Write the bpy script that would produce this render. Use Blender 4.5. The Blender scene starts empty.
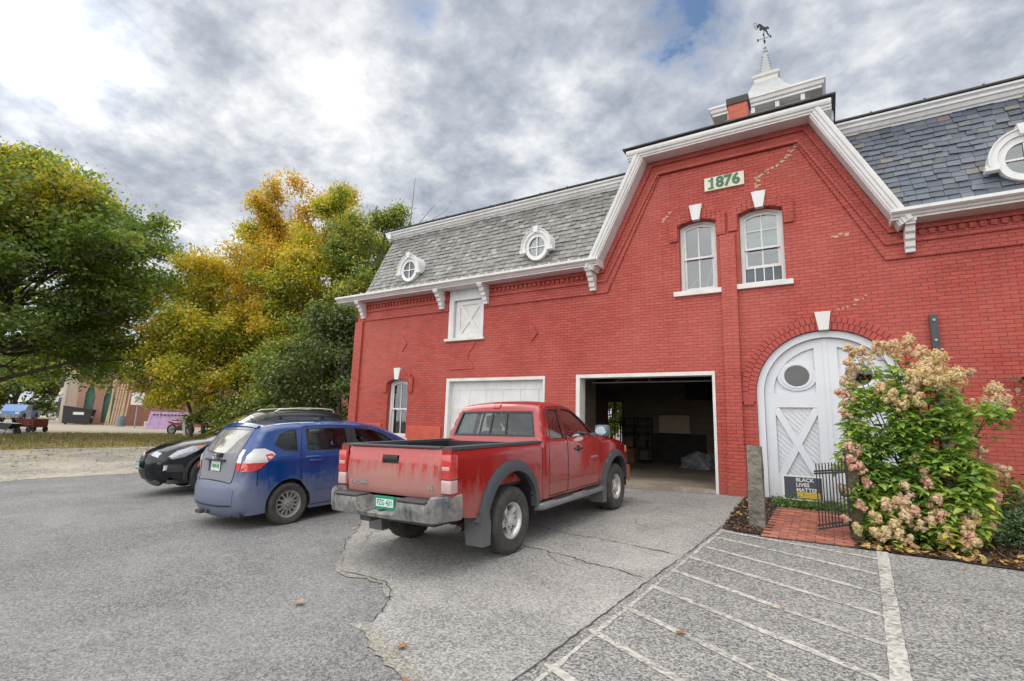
import bpy, bmesh, math, random
import numpy as np
from mathutils import Vector, Matrix
from mathutils.geometry import delaunay_2d_cdt
random.seed(7); RNG = np.random.default_rng(7)
sc = bpy.context.scene
COL = sc.collection
PI = math.pi
R = math.radians

# ------------------------------------------------------------------ ground height (metres)
GX, GY = 0.0232, 0.033
def gz(x, y):
    xs = x
    if x < -12: xs = -12 - 4*(1-math.exp((x+12)/4))
    if x > 6: xs = 6 + 4*(1-math.exp(-(x-6)/4))
    ys = y
    if y < -22: ys = -22 - 4*(1-math.exp((y+22)/4))
    if y > -.3: ys = -.3 + 1.0*(1-math.exp(-(y+.3)/1.0))
    return GX*xs + GY*ys

# ------------------------------------------------------------------ object helpers
def link(o):
    COL.objects.link(o); return o
def new_obj(name, me, mat=None, parent=None):
    o = bpy.data.objects.new(name, me); link(o)
    if mat is not None:
        for m in (mat if isinstance(mat, (list, tuple)) else [mat]): me.materials.append(m)
    if parent is not None:
        o.parent = parent
        if parent.get('world_mesh'): o.location = [-c for c in parent['origin']]
    return o
def thing(name, label, cat, loc=(0,0,0), rz=0.0, group=None, world_mesh=False):
    o = bpy.data.objects.new(name, None); link(o)
    o.empty_display_size = .2
    o.location = loc; o.rotation_euler = (0, 0, rz)
    o['label'] = label; o['category'] = cat
    if group: o['group'] = group
    if world_mesh:
        o['world_mesh'] = True; o['origin'] = list(loc)
    return o
def tag(o, label=None, cat=None, group=None, kind=None):
    for k, v in (('label', label), ('category', cat), ('group', group), ('kind', kind)):
        if v: o[k] = v
    return o
def structure(o): o['kind'] = 'structure'; return o
def mesh(verts, faces, smooth=None):
    me = bpy.data.meshes.new('m'); me.from_pydata([tuple(map(float, v)) for v in verts], [], [tuple(int(i) for i in f) for f in faces])
    me.validate(); me.update()
    if smooth is not None:
        me.polygons.foreach_set('use_smooth', [True]*len(me.polygons))
        me.set_sharp_from_angle(angle=R(smooth))
    return me

class MB:
    """collects shapes into one mesh"""
    def __init__(s): s.v = []; s.f = []; s.mi = []
    def add(s, verts, faces, mi=0):
        b = len(s.v); s.v += [tuple(map(float, v)) for v in verts]
        s.f += [tuple(int(i)+b for i in f) for f in faces]; s.mi += [mi]*len(faces)
    def box(s, a, b, mi=0, rz=0, c=None, bev=0):
        x0,y0,z0 = a; x1,y1,z1 = b
        if bev > 0:
            # chamfered box
            e = min(bev, (x1-x0)*.45, (y1-y0)*.45, (z1-z0)*.45)
            bm = bmesh.new(); bmesh.ops.create_cube(bm, size=1)
            for v in bm.verts:
                v.co = Vector(((x0+x1)/2+v.co.x*(x1-x0), (y0+y1)/2+v.co.y*(y1-y0), (z0+z1)/2+v.co.z*(z1-z0)))
            bmesh.ops.bevel(bm, geom=bm.edges[:], offset=e, segments=2, affect='EDGES', profile=.6)
            bm.verts.index_update(); V = [v.co.copy() for v in bm.verts]; Fc = [[v.index for v in f.verts] for f in bm.faces]; bm.free()
        else:
            V = [Vector(p) for p in ((x0,y0,z0),(x1,y0,z0),(x1,y1,z0),(x0,y1,z0),(x0,y0,z1),(x1,y0,z1),(x1,y1,z1),(x0,y1,z1))]
            Fc = [(0,3,2,1),(4,5,6,7),(0,1,5,4),(1,2,6,5),(2,3,7,6),(3,0,4,7)]
        if rz:
            cc = Vector(c) if c else Vector(((x0+x1)/2,(y0+y1)/2,0)); m = Matrix.Rotation(rz, 3, 'Z')
            V = [m@(v-cc)+cc for v in V]
        s.add(V, Fc, mi); return s
    def tube(s, pts, rad, n=10, mi=0, cap=True):
        pts = [Vector(p) for p in pts]; m = len(pts)
        rad = rad if isinstance(rad, (list, tuple)) else [rad]*m
        V = []; ref = None
        for i, p in enumerate(pts):
            t = (pts[min(i+1,m-1)]-pts[max(i-1,0)]).normalized()
            if ref is None:
                ref = t.orthogonal().normalized()
            ref = (ref - t*ref.dot(t)); 
            if ref.length < 1e-6: ref = t.orthogonal()
            ref.normalize(); b = t.cross(ref)
            for k in range(n):
                a = 2*PI*k/n; V.append(p + (ref*math.cos(a)+b*math.sin(a))*rad[i])
        Fc = [(i*n+k, i*n+(k+1)%n, (i+1)*n+(k+1)%n, (i+1)*n+k) for i in range(m-1) for k in range(n)]
        if cap: Fc += [tuple(range(n))[::-1], tuple((m-1)*n+k for k in range(n))]
        s.add(V, Fc, mi); return s
    def lathe(s, prof, axis='z', c=(0,0,0), n=32, mi=0, closed=False):
        """prof list of (r, h)"""
        V = []; m = len(prof)
        for r, h in prof:
            for k in range(n):
                a = 2*PI*k/n; p = (r*math.cos(a), r*math.sin(a), h)
                if axis == 'y': p = (p[0], p[2], p[1])
                if axis == 'x': p = (p[2], p[0], p[1])
                V.append((p[0]+c[0], p[1]+c[1], p[2]+c[2]))
        rng = m if closed else m-1
        Fc = [(i*n+k, i*n+(k+1)%n, ((i+1)%m)*n+(k+1)%n, ((i+1)%m)*n+k) for i in range(rng) for k in range(n)]
        s.add(V, Fc, mi); return s
    def sphere(s, c, r, n=12, mi=0):
        r = r if isinstance(r, (tuple, list)) else (r,r,r)
        V = []; rings = max(4, n//2)
        for i in range(rings+1):
            th = PI*i/rings
            for k in range(n):
                a = 2*PI*k/n; V.append((c[0]+r[0]*math.sin(th)*math.cos(a), c[1]+r[1]*math.sin(th)*math.sin(a), c[2]+r[2]*math.cos(th)))
        Fc = [(i*n+k, (i+1)*n+k, (i+1)*n+(k+1)%n, i*n+(k+1)%n) for i in range(rings) for k in range(n)]
        s.add(V, Fc, mi); return s
    def prism(s, poly, fn, h0, h1, mi=0, holes=()):
        """2D polygon with holes, extruded: fn((u,v),h)->xyz"""
        V2, T, loops = fill2d(poly, holes, None)
        n = len(V2); V = [fn(p, h1) for p in V2] + [fn(p, h0) for p in V2]
        Fc = [tuple(t) for t in T] + [tuple(n+i for i in t[::-1]) for t in T]
        for a, b in loops: Fc.append((b, a, n+a, n+b))
        s.add(V, Fc, mi); return s
    def sweep(s, prof, path_fn, ts, mi=0, closed_prof=True, cap=True):
        """prof list of (a,b), path_fn(t)->function mapping (a,b)->xyz"""
        m = len(prof); V = []
        for t in ts:
            f = path_fn(t)
            V += [f(a, b) for a, b in prof]
        n = len(ts); rng = m if closed_prof else m-1
        Fc = [(i*m+k, i*m+(k+1)%m, (i+1)*m+(k+1)%m, (i+1)*m+k) for i in range(n-1) for k in range(rng)]
        if cap and closed_prof: Fc += [tuple(range(m))[::-1], tuple((n-1)*m+k for k in range(m))]
        s.add(V, Fc, mi); return s
    def build(s, name, mat=None, parent=None, smooth=None, fix=True, weld=0):
        me = bpy.data.meshes.new(name); me.from_pydata(s.v, [], s.f)
        me.polygons.foreach_set('material_index', s.mi); me.validate(); me.update()
        if weld:
            bm = bmesh.new(); bm.from_mesh(me); bmesh.ops.remove_doubles(bm, verts=bm.verts[:], dist=weld); bm.to_mesh(me); bm.free()
        if fix or weld:
            bm = bmesh.new(); bm.from_mesh(me); bmesh.ops.recalc_face_normals(bm, faces=bm.faces[:]); bm.to_mesh(me); bm.free()
        if smooth is not None:
            me.polygons.foreach_set('use_smooth', [True]*len(me.polygons)); me.set_sharp_from_angle(angle=R(smooth))
        return new_obj(name, me, mat, parent)

def pip(P, poly):
    """points in polygon (numpy)"""
    P = np.asarray(P, float); poly = np.asarray(poly, float); x, y = P[:,0], P[:,1]
    c = np.zeros(len(P), bool); j = len(poly)-1
    for i in range(len(poly)):
        xi, yi = poly[i]; xj, yj = poly[j]
        if yi != yj:
            c ^= ((yi > y) != (yj > y)) & (x < (xj-xi)*(y-yi)/(yj-yi)+xi)
        j = i
    return c
def polydist(P, line, closed=False):
    P = np.asarray(P, float); L = np.asarray(line, float); d = np.full(len(P), 1e9)
    n = len(L)
    for i in range(n if closed else n-1):
        a, b = L[i], L[(i+1) % n]; ab = b-a; l2 = ab@ab
        if l2 < 1e-12: continue
        t = np.clip(((P-a)@ab)/l2, 0, 1); d = np.minimum(d, np.hypot(*(P-a-t[:,None]*ab).T))
    return d
def resample(poly, step):
    out = []; n = len(poly)
    for i in range(n):
        a, b = np.array(poly[i], float), np.array(poly[(i+1) % n], float)
        k = max(1, int(math.ceil(np.hypot(*(b-a))/step))) if step else 1
        out += [tuple(a+(b-a)*j/k) for j in range(k)]
    return out
def fill2d(outer, holes=(), step=None):
    loops = [resample(outer, step)] + [resample(h, step) for h in holes]
    V = []; E = []
    for lp in loops:
        b = len(V); V += lp; E += [(b+i, b+(i+1) % len(lp)) for i in range(len(lp))]
    if step:
        a = np.array(loops[0]); lo, hi = a.min(0), a.max(0)
        gx = np.arange(lo[0]+step*.5, hi[0], step); gy = np.arange(lo[1]+step*.5, hi[1], step)
        if len(gx) and len(gy):
            G = np.array([(x, y) for x in gx for y in gy]); k = pip(G, loops[0])
            for h in loops[1:]: k &= ~pip(G, h)
            G = G[k]
            if len(G):
                d = polydist(G, loops[0], True)
                for h in loops[1:]: d = np.minimum(d, polydist(G, h, True))
                G = G[d > step*.35]; V = V + [tuple(p) for p in G]
    r = delaunay_2d_cdt([Vector(v) for v in V], E, [], 0, 1e-7)
    V2 = [tuple(v) for v in r[0]]; T = [tuple(f) for f in r[2]]
    A = np.array(V2); cen = np.array([A[list(t)].mean(0) for t in T])
    k = pip(cen, loops[0])
    for h in loops[1:]: k &= ~pip(cen, h)
    T2 = []
    for t, ok in zip(T, k):
        if not ok: continue
        (x0,y0),(x1,y1),(x2,y2) = (V2[i] for i in t[:3])
        if (x1-x0)*(y2-y0)-(x2-x0)*(y1-y0) < 0: t = t[::-1]
        T2.append(t)
    cnt = {}
    for t in T2:
        for i in range(len(t)): cnt[(t[i], t[(i+1) % len(t)])] = 1
    B = [(a, b) for (a, b) in cnt if (b, a) not in cnt]
    return V2, T2, B
def XZ(y0):
    return lambda p, h: (p[0], y0-h, p[1])       # facade plane, height h towards the viewer (-y)
def XY(z0):
    return lambda p, h: (p[0], p[1], z0+h)
def arc(cx, cy, r, a0, a1, n=16):
    return [(cx+r*math.cos(R(a0+(a1-a0)*i/n)), cy+r*math.sin(R(a0+(a1-a0)*i/n))) for i in range(n+1)]
def circle(cx, cy, rx, ry=None, n=36):
    ry = ry or rx
    return [(cx+rx*math.cos(2*PI*i/n), cy+ry*math.sin(2*PI*i/n)) for i in range(n)]
def seg_top(x0, x1, zs, rise, n=12):
    """points from right spring to left spring of a segmental arch"""
    w = (x1-x0)/2; r = (w*w+rise*rise)/(2*rise); cx = (x0+x1)/2; cz = zs+rise-r; a = math.asin(w/r)
    return [(cx+r*math.sin(a-2*a*i/n), cz+r*math.cos(a-2*a*i/n)) for i in range(n+1)]
def text_mesh(txt, size, ext=.002, font_bold=False, sx=1.0):
    c = bpy.data.curves.new('t', 'FONT'); c.body = txt; c.size = size; c.extrude = ext; c.align_x = 'CENTER'; c.align_y = 'CENTER'
    c.resolution_u = 3
    if font_bold: c.offset = size*(.02 if font_bold is True else font_bold)
    o = bpy.data.objects.new('t', c); link(o)
    bpy.context.view_layer.update()
    me = bpy.data.meshes.new_from_object(o.evaluated_get(bpy.context.evaluated_depsgraph_get()))
    bpy.data.objects.remove(o); bpy.data.curves.remove(c)
    if sx != 1:
        for v in me.vertices: v.co.x *= sx
    return me
def place_text(name, txt, size, mat, parent, M, ext=.002, bold=False, sx=1.0):
    me = text_mesh(txt, size, ext, bold, sx); me.transform(M)
    return new_obj(name, me, mat, parent)

# ------------------------------------------------------------------ materials
def lin(r, g, b):
    f = lambda c: (c/255/12.92) if c/255 <= .04045 else ((c/255+.055)/1.055)**2.4
    return (f(r), f(g), f(b))
class N:
    def __init__(s, name):
        s.m = bpy.data.materials.new(name); s.m.use_nodes = True; s.t = s.m.node_tree
        s.b = s.t.nodes['Principled BSDF']; s.out = s.t.nodes['Material Output']
    def n(s, typ, **kw):
        x = s.t.nodes.new(typ)
        for k, v in kw.items(): setattr(x, k, v)
        return x
    def l(s, a, b): s.t.links.new(a, b)
    def co(s, kind='Object', scale=None):
        if not hasattr(s, '_tc'): s._tc = s.n('ShaderNodeTexCoord')
        o = s._tc.outputs[kind]
        if scale is None: return o
        m = s.n('ShaderNodeMapping'); m.inputs['Scale'].default_value = scale if isinstance(scale, (tuple, list)) else (scale,)*3
        s.l(o, m.inputs['Vector']); return m.outputs[0]
    def noise(s, scale, detail=4, rough=.55, vec=None, dist=0):
        x = s.n('ShaderNodeTexNoise'); x.inputs['Scale'].default_value = scale; x.inputs['Detail'].default_value = detail
        x.inputs['Roughness'].default_value = rough; x.inputs['Distortion'].default_value = dist
        s.l(vec if vec is not None else s.co(), x.inputs['Vector']); return x.outputs['Fac']
    def ramp(s, fac, stops, interp='LINEAR'):
        x = s.n('ShaderNodeValToRGB'); x.color_ramp.interpolation = interp; e = x.color_ramp.elements
        while len(e) < len(stops): e.new(.5)
        for el, (p, c) in zip(e, stops):
            el.position = p; el.color = (c, c, c, 1) if not isinstance(c, (tuple, list)) else (*c[:3], 1)
        s.l(fac, x.inputs[0]); return x.outputs[0]
    def mix(s, fac, a, b, blend='MIX'):
        x = s.n('ShaderNodeMix', data_type='RGBA', blend_type=blend)
        for sock, v in ((x.inputs[0], fac), (x.inputs[6], a), (x.inputs[7], b)):
            if isinstance(v, (int, float)): sock.default_value = v
            elif isinstance(v, (tuple, list)): sock.default_value = (*v[:3], 1)
            else: s.l(v, sock)
        return x.outputs[2]
    def math(s, op, a, b=None, c=None, clamp=False):
        x = s.n('ShaderNodeMath', operation=op, use_clamp=clamp)
        for i, v in enumerate((a, b, c)):
            if v is None: continue
            if isinstance(v, (int, float)): x.inputs[i].default_value = v
            else: s.l(v, x.inputs[i])
        return x.outputs[0]
    def xyz(s, vec=None):
        x = s.n('ShaderNodeSeparateXYZ'); s.l(vec if vec is not None else s.co(), x.inputs[0]); return x.outputs
    def comb(s, a, b, c=0.0):
        x = s.n('ShaderNodeCombineXYZ')
        for i, v in enumerate((a, b, c)):
            if isinstance(v, (int, float)): x.inputs[i].default_value = v
            else: s.l(v, x.inputs[i])
        return x.outputs[0]
    def bump(s, h, strength=.3, dist=.01, prev=None):
        x = s.n('ShaderNodeBump'); x.inputs['Strength'].default_value = strength; x.inputs['Distance'].default_value = dist
        s.l(h, x.inputs['Height'])
        if prev is not None: s.l(prev, x.inputs['Normal'])
        return x.outputs[0]
    def set(s, **kw):
        for k, v in kw.items():
            i = s.b.inputs[{'col':'Base Color','rough':'Roughness','metal':'Metallic','nrm':'Normal','coat':'Coat Weight','coatr':'Coat Roughness','spec':'Specular IOR Level','em':'Emission Color','ems':'Emission Strength','alpha':'Alpha'}[k]]
            if isinstance(v, (int, float)): i.default_value = v
            elif isinstance(v, (tuple, list)): i.default_value = (*v[:3], 1)
            else: s.l(v, i)
        return s.m
def plain(name, col, rough=.6, var=.2, vs=3.0, bump=.15, bs=80, metal=0, spec=.5, coat=0, bdist=.004):
    k = N(name); f = k.noise(vs, 5)
    a = tuple(c*(1-var) for c in col); b = tuple(min(1, c*(1+var)) for c in col)
    c = k.ramp(f, [(.3, a), (.7, b)])
    kw = dict(col=c, rough=rough, metal=metal, spec=spec, coat=coat)
    if bump: kw['nrm'] = k.bump(k.noise(bs, 3), bump, bdist)
    return k.set(**kw)

# ------------------------------------------------------------------ camera
F_PX, YAW, PITCH, ROLL = 500.53, .5623, .1622, .0299
cy_, sy_, cp_, sp_ = math.cos(YAW), math.sin(YAW), math.cos(PITCH), math.sin(PITCH)
Fw = Vector((-sy_*cp_, cy_*cp_, sp_)); Rt = Vector((cy_, sy_, 0)); Up = Rt.cross(Fw)
R2 = Rt*math.cos(ROLL)+Up*math.sin(ROLL); U2 = Up*math.cos(ROLL)-Rt*math.sin(ROLL)
cam_d = bpy.data.cameras.new('camera'); cam = bpy.data.objects.new('camera', cam_d); link(cam)
cam.matrix_world = Matrix(((R2.x, U2.x, -Fw.x, 0), (R2.y, U2.y, -Fw.y, -11.0352), (R2.z, U2.z, -Fw.z, 1.252), (0, 0, 0, 1)))
cam_d.sensor_width = 36; cam_d.lens = 36*F_PX/1024; cam_d.clip_start = .05; cam_d.clip_end = 2000
sc.camera = cam
sc.render.resolution_x = 1024; sc.render.resolution_y = 681

# ------------------------------------------------------------------ sky, sun
SUN = Vector((-.85, .15, .50)).normalized()
w = bpy.data.worlds.new('World'); sc.world = w; w.use_nodes = True; t = w.node_tree
for x in list(t.nodes): t.nodes.remove(x)
class WN(N):
    def __init__(s, tree): s.t = tree
k = WN(t)
out = k.n('ShaderNodeOutputWorld')
sky = k.n('ShaderNodeTexSky', sky_type='NISHITA'); sky.sun_disc = False
sky.sun_elevation = math.asin(SUN.z); sky.sun_rotation = math.atan2(SUN.x, SUN.y); sky.altitude = 200; sky.dust_density = .6; sky.ozone_density = 2
bg_sky = k.n('ShaderNodeBackground'); bg_sky.inputs['Strength'].default_value = .11; k.l(sky.outputs[0], bg_sky.inputs['Color'])
tc = k.n('ShaderNodeTexCoord'); d = tc.outputs['Generated']
X, Y, Z = k.xyz(d)
zz = k.math('ADD', k.math('MAXIMUM', Z, 0.0), .34)
pv = k.comb(k.math('DIVIDE', X, zz), k.math('DIVIDE', Y, zz), 0.0)
big = k.noise(1.15, 6, .55, pv, .1)
mid = k.noise(3.1, 9, .60, pv, .1)
fine = k.noise(11.0, 8, .62, pv, .1)
cl = k.math('ADD', k.math('ADD', k.math('MULTIPLY', big, .37), k.math('MULTIPLY', mid, .40)), k.math('MULTIPLY', fine, .25))
CLOUD_STOPS = [(.38, (.20,.232,.29)), (.45, (.285,.32,.385)), (.505, (.41,.44,.495)), (.55, (.56,.58,.615)), (.62, (.80,.805,.81))]
ccol0 = k.ramp(cl, CLOUD_STOPS)
# brighter towards the veiled sun and overhead
dt = k.n('ShaderNodeVectorMath', operation='DOT_PRODUCT'); k.l(d, dt.inputs[0]); dt.inputs[1].default_value = SUN
g = k.math('POWER', k.math('MAXIMUM', dt.outputs['Value'], 0.0), 200.0)
g2 = k.math('POWER', k.math('MAXIMUM', dt.outputs['Value'], 0.0), 4.0)
ov = k.math('DIVIDE', k.math('MAXIMUM', k.math('SUBTRACT', Z, .74), 0.0), .26)
back = k.math('MAXIMUM', k.math('MULTIPLY', Y, -1.0), 0.0)
ccol = k.mix(k.math('ADD', k.math('MULTIPLY', back, .8), ov, None, True), ccol0, (.62,.595,.55))   # sunlit cloud overhead and behind the camera
gain = k.math('ADD', k.math('ADD', k.math('ADD', .98, k.math('MULTIPLY', g, 1.2)), 0.0), k.math('ADD', k.math('MULTIPLY', ov, 3.2), k.math('MULTIPLY', back, 2.6)))
bg_cl = k.n('ShaderNodeBackground'); k.l(ccol, bg_cl.inputs['Color']); k.l(gain, bg_cl.inputs['Strength'])
cov = k.noise(.9, 6, .6, k.comb(k.math('ADD', k.math('DIVIDE', X, zz), 3.7), k.math('DIVIDE', Y, zz), 4.0), .3)
covm = k.ramp(cov, [(.32, 0.0), (.40, 1.0)])
for hd, hs, hw in (((-.15,.74,.65), .9955, .0035), ((-.54,.51,.67), .9988, .0012)):
    dn = k.n('ShaderNodeVectorMath', operation='DOT_PRODUCT'); k.l(d, dn.inputs[0]); dn.inputs[1].default_value = Vector(hd).normalized()
    hm = k.math('DIVIDE', k.math('SUBTRACT', dn.outputs['Value'], hs), hw)
    hm = k.math('ADD', hm, k.math('ADD', k.math('MULTIPLY', k.math('SUBTRACT', fine, .52), 5.0), k.math('MULTIPLY', k.math('SUBTRACT', mid, .50), 3.0)))
    covm = k.math('MULTIPLY', covm, k.math('SUBTRACT', 1.0, k.math('MULTIPLY', k.math('MAXIMUM', hm, 0.0), .75, None, True), None, True))
ms = k.n('ShaderNodeMixShader'); k.l(covm, ms.inputs[0]); k.l(bg_sky.outputs[0], ms.inputs[1]); k.l(bg_cl.outputs[0], ms.inputs[2])
k.l(ms.outputs[0], out.inputs['Surface'])
sd = bpy.data.lights.new('sun', 'SUN'); sd.energy = 1.15; sd.angle = R(55); sd.color = (1, .93, .83)
so = bpy.data.objects.new('sun', sd); link(so); so.rotation_euler = (-SUN).to_track_quat('-Z', 'Y').to_euler()
so.location = (-30, 6, 25)

vs = sc.view_settings
vs.view_transform = 'Standard'; vs.look = 'None'; vs.exposure = 0.45; vs.gamma = 1.0; vs.use_curve_mapping = False
sc.render.engine = 'CYCLES'
try:
    sc.cycles.max_bounces = 6; sc.cycles.transparent_max_bounces = 8; sc.cycles.diffuse_bounces = 4; sc.cycles.glossy_bounces = 3
    sc.cycles.use_denoising = True
    sc.cycles.caustics_reflective = False; sc.cycles.caustics_refractive = False
except Exception: pass
# ================================================================== GROUND
def asphalt(name, dark, light, tint=(1,1,1), sp=90, patch=.35, grain=.45):
    k = N(name); pos = k.co()
    f1 = k.noise(sp, 3, .7); f2 = k.noise(sp*.33, 4, .65)
    v = k.n('ShaderNodeTexVoronoi'); v.inputs['Scale'].default_value = sp*.62; k.l(pos, v.inputs['Vector'])
    vc = k.xyz(v.outputs['Color'])[0]
    s = k.math('ADD', k.math('ADD', k.math('MULTIPLY', f1, .38), k.math('MULTIPLY', vc, grain)), k.math('ADD', k.math('MULTIPLY', f2, .12), .5-.25-.5*grain))
    c = k.ramp(s, [(.25, dark), (.5, tuple((a+b)/2 for a, b in zip(dark, light))), (.75, light)])
    big = k.noise(.55, 6, .62, None, .6)
    c = k.mix(k.math('MULTIPLY', k.ramp(big, [(.35, 0.0), (.68, 1.0)]), patch), c, tuple(x*1.75*t for x, t in zip(light, tint)))
    med = k.noise(2.6, 6, .7)
    c = k.mix(k.ramp(med, [(.42, 0.0), (.75, .22)]), c, tuple(x*.7 for x in dark))
    stain = k.noise(.9, 3, .5, None, 1.5)
    c = k.mix(k.ramp(stain, [(.66, 0.0), (.8, .3)]), c, tuple(x*.5 for x in dark))
    h = k.math('ADD', v.outputs['Distance'], k.math('MULTIPLY', f1, .8))
    return k.set(col=c, rough=.9, spec=.25, nrm=k.bump(h, .45, .006))
M_asph = asphalt('asphalt_old', (.060,.060,.062), (.265,.265,.268), (1.0,.985,.96), 120, .22, .50)
M_apron = asphalt('asphalt_pale', (.098,.097,.095), (.37,.366,.358), (1.0,.98,.94), 115, .26, .50)
M_lot = asphalt('asphalt_coarse', (.055,.055,.055), (.345,.34,.333), (1,1,1), 120, .12, .55)
def soil(name, a, b, c3, sc1=14, sc2=1.1):
    k = N(name); f = k.noise(sc1, 6, .7); g = k.noise(sc2, 4, .6)
    c = k.ramp(f, [(.3, a), (.6, b)]); c = k.mix(k.ramp(g, [(.45, 0.0), (.62, .75)]), c, c3)
    return k.set(col=c, rough=.95, spec=.2, nrm=k.bump(f, .6, .02))
M_gravel = asphalt('grey_gravel', (.10,.096,.088), (.36,.345,.315), (1.0,.93,.8), 36, .45, .5)
M_tan = soil('tan_gravel', (.25,.215,.17), (.38,.33,.27), (.32,.275,.215), 12, .3)
M_turf = soil('turf_soil', (.16,.13,.065), (.30,.24,.11), (.17,.16,.06), 9, .6)
M_mulch = soil('bark_mulch', (.022,.015,.011), (.085,.052,.034), (.05,.03,.02), 45, 3)

def axis_vals(parts):
    out = []
    for a, b, st in parts:
        n = int(round((b-a)/st)); out += [a+(b-a)*i/n for i in range(n)]
    return out+[parts[-1][1]]
xs = axis_vals([(-500,-100,50),(-100,-32,4),(-32,-10,.5),(-10,10,2),(10,60,10),(60,500,55)])
ys = axis_vals([(-400,-40,45),(-40,-20,2),(-20,-2,3),(-2,4,.5),(4,40,6),(40,500,46)])
nx, ny = len(xs), len(ys)
gv = [(x, y, gz(x, y)) for y in ys for x in xs]
gf = [(j*nx+i, j*nx+i+1, (j+1)*nx+i+1, (j+1)*nx+i) for j in range(ny-1) for i in range(nx-1)]
structure(new_obj('ground', mesh(gv, gf, 60), M_asph))

def sheet(name, poly, dz, mat, step=.6, jitter=0.0, kind='structure', jstep=.18, seed=1):
    rr = random.Random(seed)
    if jitter:
        p2 = resample(poly, jstep); poly = []; ph = [rr.uniform(0, 6.28) for _ in range(6)]
        for i, (x, y) in enumerate(p2):
            poly.append((x+rr.gauss(0, jitter), y+rr.gauss(0, jitter)))
    V, T, B = fill2d(poly, (), step)
    o = new_obj(name, mesh([(x, y, gz(x, y)+dz) for x, y in V], T, 60), mat); o['kind'] = kind
    return o
sheet('gravel_lot', [(-17.3,-30),(-17.6,-6.8),(-16.7,-4.4),(-16.2,-1),(-16.5,6),(-24,7),(-28,-.4),(-30,-6),(-38,-30)], .006, M_gravel, 1.2, .10, jstep=.5)
sheet('grass_verge', [(-30,-6),(-27.4,-.4),(-24,7),(-16.5,6),(-14.5,9),(-14,30),(-30,34),(-42.4,6.7),(-44.7,-.8),(-50,-12),(-60,-40),(-38,-30)], .012, M_turf, 1.6, .25, jstep=.8)
sheet('gravel_yard', [(-42.4,6.7),(-44.7,-.8),(-50,-12),(-60,-40),(-160,-60),(-160,60),(-60,60),(-50,30)], .008, M_tan, 6, .2, jstep=1.0)
# pale old apron in front of the garage, ragged left edge, straight right joint
APR_L = [(-7.25,-3.3),(-6.95,-4.2),(-6.45,-4.75),(-6.28,-5.3),(-5.75,-5.9),(-5.1,-6.65),(-4.7,-7.0),(-4.42,-7.25),(-4.05,-7.25),(-3.72,-7.3),(-3.42,-7.5),(-3.28,-7.72),(-3.18,-7.95),(-3.22,-8.1),(-2.9,-8.2),(-2.5,-8.35),(-2.1,-8.5),(-1.9,-9.2),(-1.85,-10.5)]
rj = random.Random(3)
def jag(pts, st, amp):
    out = []
    for a, b in zip(pts[:-1], pts[1:]):
        n = max(1, int(math.dist(a, b)/st))
        for i in range(n):
            t = i/n; e = amp*(0 if (i == 0 and not out) else 1)
            out.append((a[0]+(b[0]-a[0])*t+rj.gauss(0, e), a[1]+(b[1]-a[1])*t+rj.gauss(0, e)))
    return out+[pts[-1]]
left_edge = jag(APR_L, .14, .022)
JOINT = jag([(-1.45,-.14),(-1.39,-3.15),(-1.46,-4.5),(-1.6,-6.3),(-1.72,-8.1),(-1.78,-10.5)], .16, .008)
apron_poly = [(-9.3,-.14),(-9.3,-3.2)] + left_edge + JOINT[::-1]
sheet('driveway', apron_poly, .004, M_apron, .5)
lot_poly = JOINT + [(-1.75,-14),(14,-14),(14,-3.9),(1.6,-3.72),(.75,-3.6),(.1,-3.5),(-.8,-3.44),(-1.2,-3.3),(-1.25,-.14)]
sheet('parking_lot', lot_poly, .004, M_lot, .5)
# tan sand washed along the broken edges
M_sand0 = soil('washed_sand', (.155,.147,.133), (.29,.277,.25), (.20,.19,.168), 80, 6)
M_sand = asphalt('asphalt_sandy', (.105,.099,.088), (.345,.332,.300), (1.0,.97,.9), 110, .2, .50)
def ribbon(mb, pts, wfn, dz):
    pts = [np.array(p) for p in pts]; n = len(pts); V = []
    for i, p in enumerate(pts):
        t = pts[min(i+1, n-1)]-pts[max(i-1, 0)]; t = t/(np.linalg.norm(t)+1e-9); nn = np.array([-t[1], t[0]]); a, b = wfn(i, n)
        for q in (p+nn*a, p-nn*b): V.append((q[0], q[1], gz(*q)+dz))
    mb.add(V, [(2*i, 2*i+1, 2*i+3, 2*i+2) for i in range(n-1)])
rs = random.Random(11)
mb = MB()
def sandw(a, b):
    st = {'v': .5}
    def f(i, n):
        st['v'] = min(1, max(.12, st['v']+rs.uniform(-.22, .22))); return a*st['v']*rs.uniform(.8, 1.2), b*st['v']*rs.uniform(.8, 1.2)
    return f
i0 = [i for i, p in enumerate(left_edge) if p[1] < -6.9]; 
seg1 = [p for p in left_edge if -7.55 < p[1] < -6.75]; seg2 = [p for p in left_edge if -8.9 < p[1] < -7.9]
ribbon(mb, [p for p in left_edge if -6.7 < p[1] < -5.6], sandw(.03,.06), .009)
ribbon(mb, seg1, sandw(.02,.05), .009)
def wedge(i, n):
    s = math.sin(PI*min(1, (i+.6)/n))**.6; return .02*s*rs.uniform(.5,1.3), .12*s*rs.uniform(.85, 1.1)
ribbon(mb, jag([(-3.2,-8.02),(-2.95,-8.12),(-2.6,-8.27),(-2.3,-8.4),(-2.05,-8.6)], .05, .008), wedge, .0095)
structure(mb.build('sand_wash', M_sand, None, 60))
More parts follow.
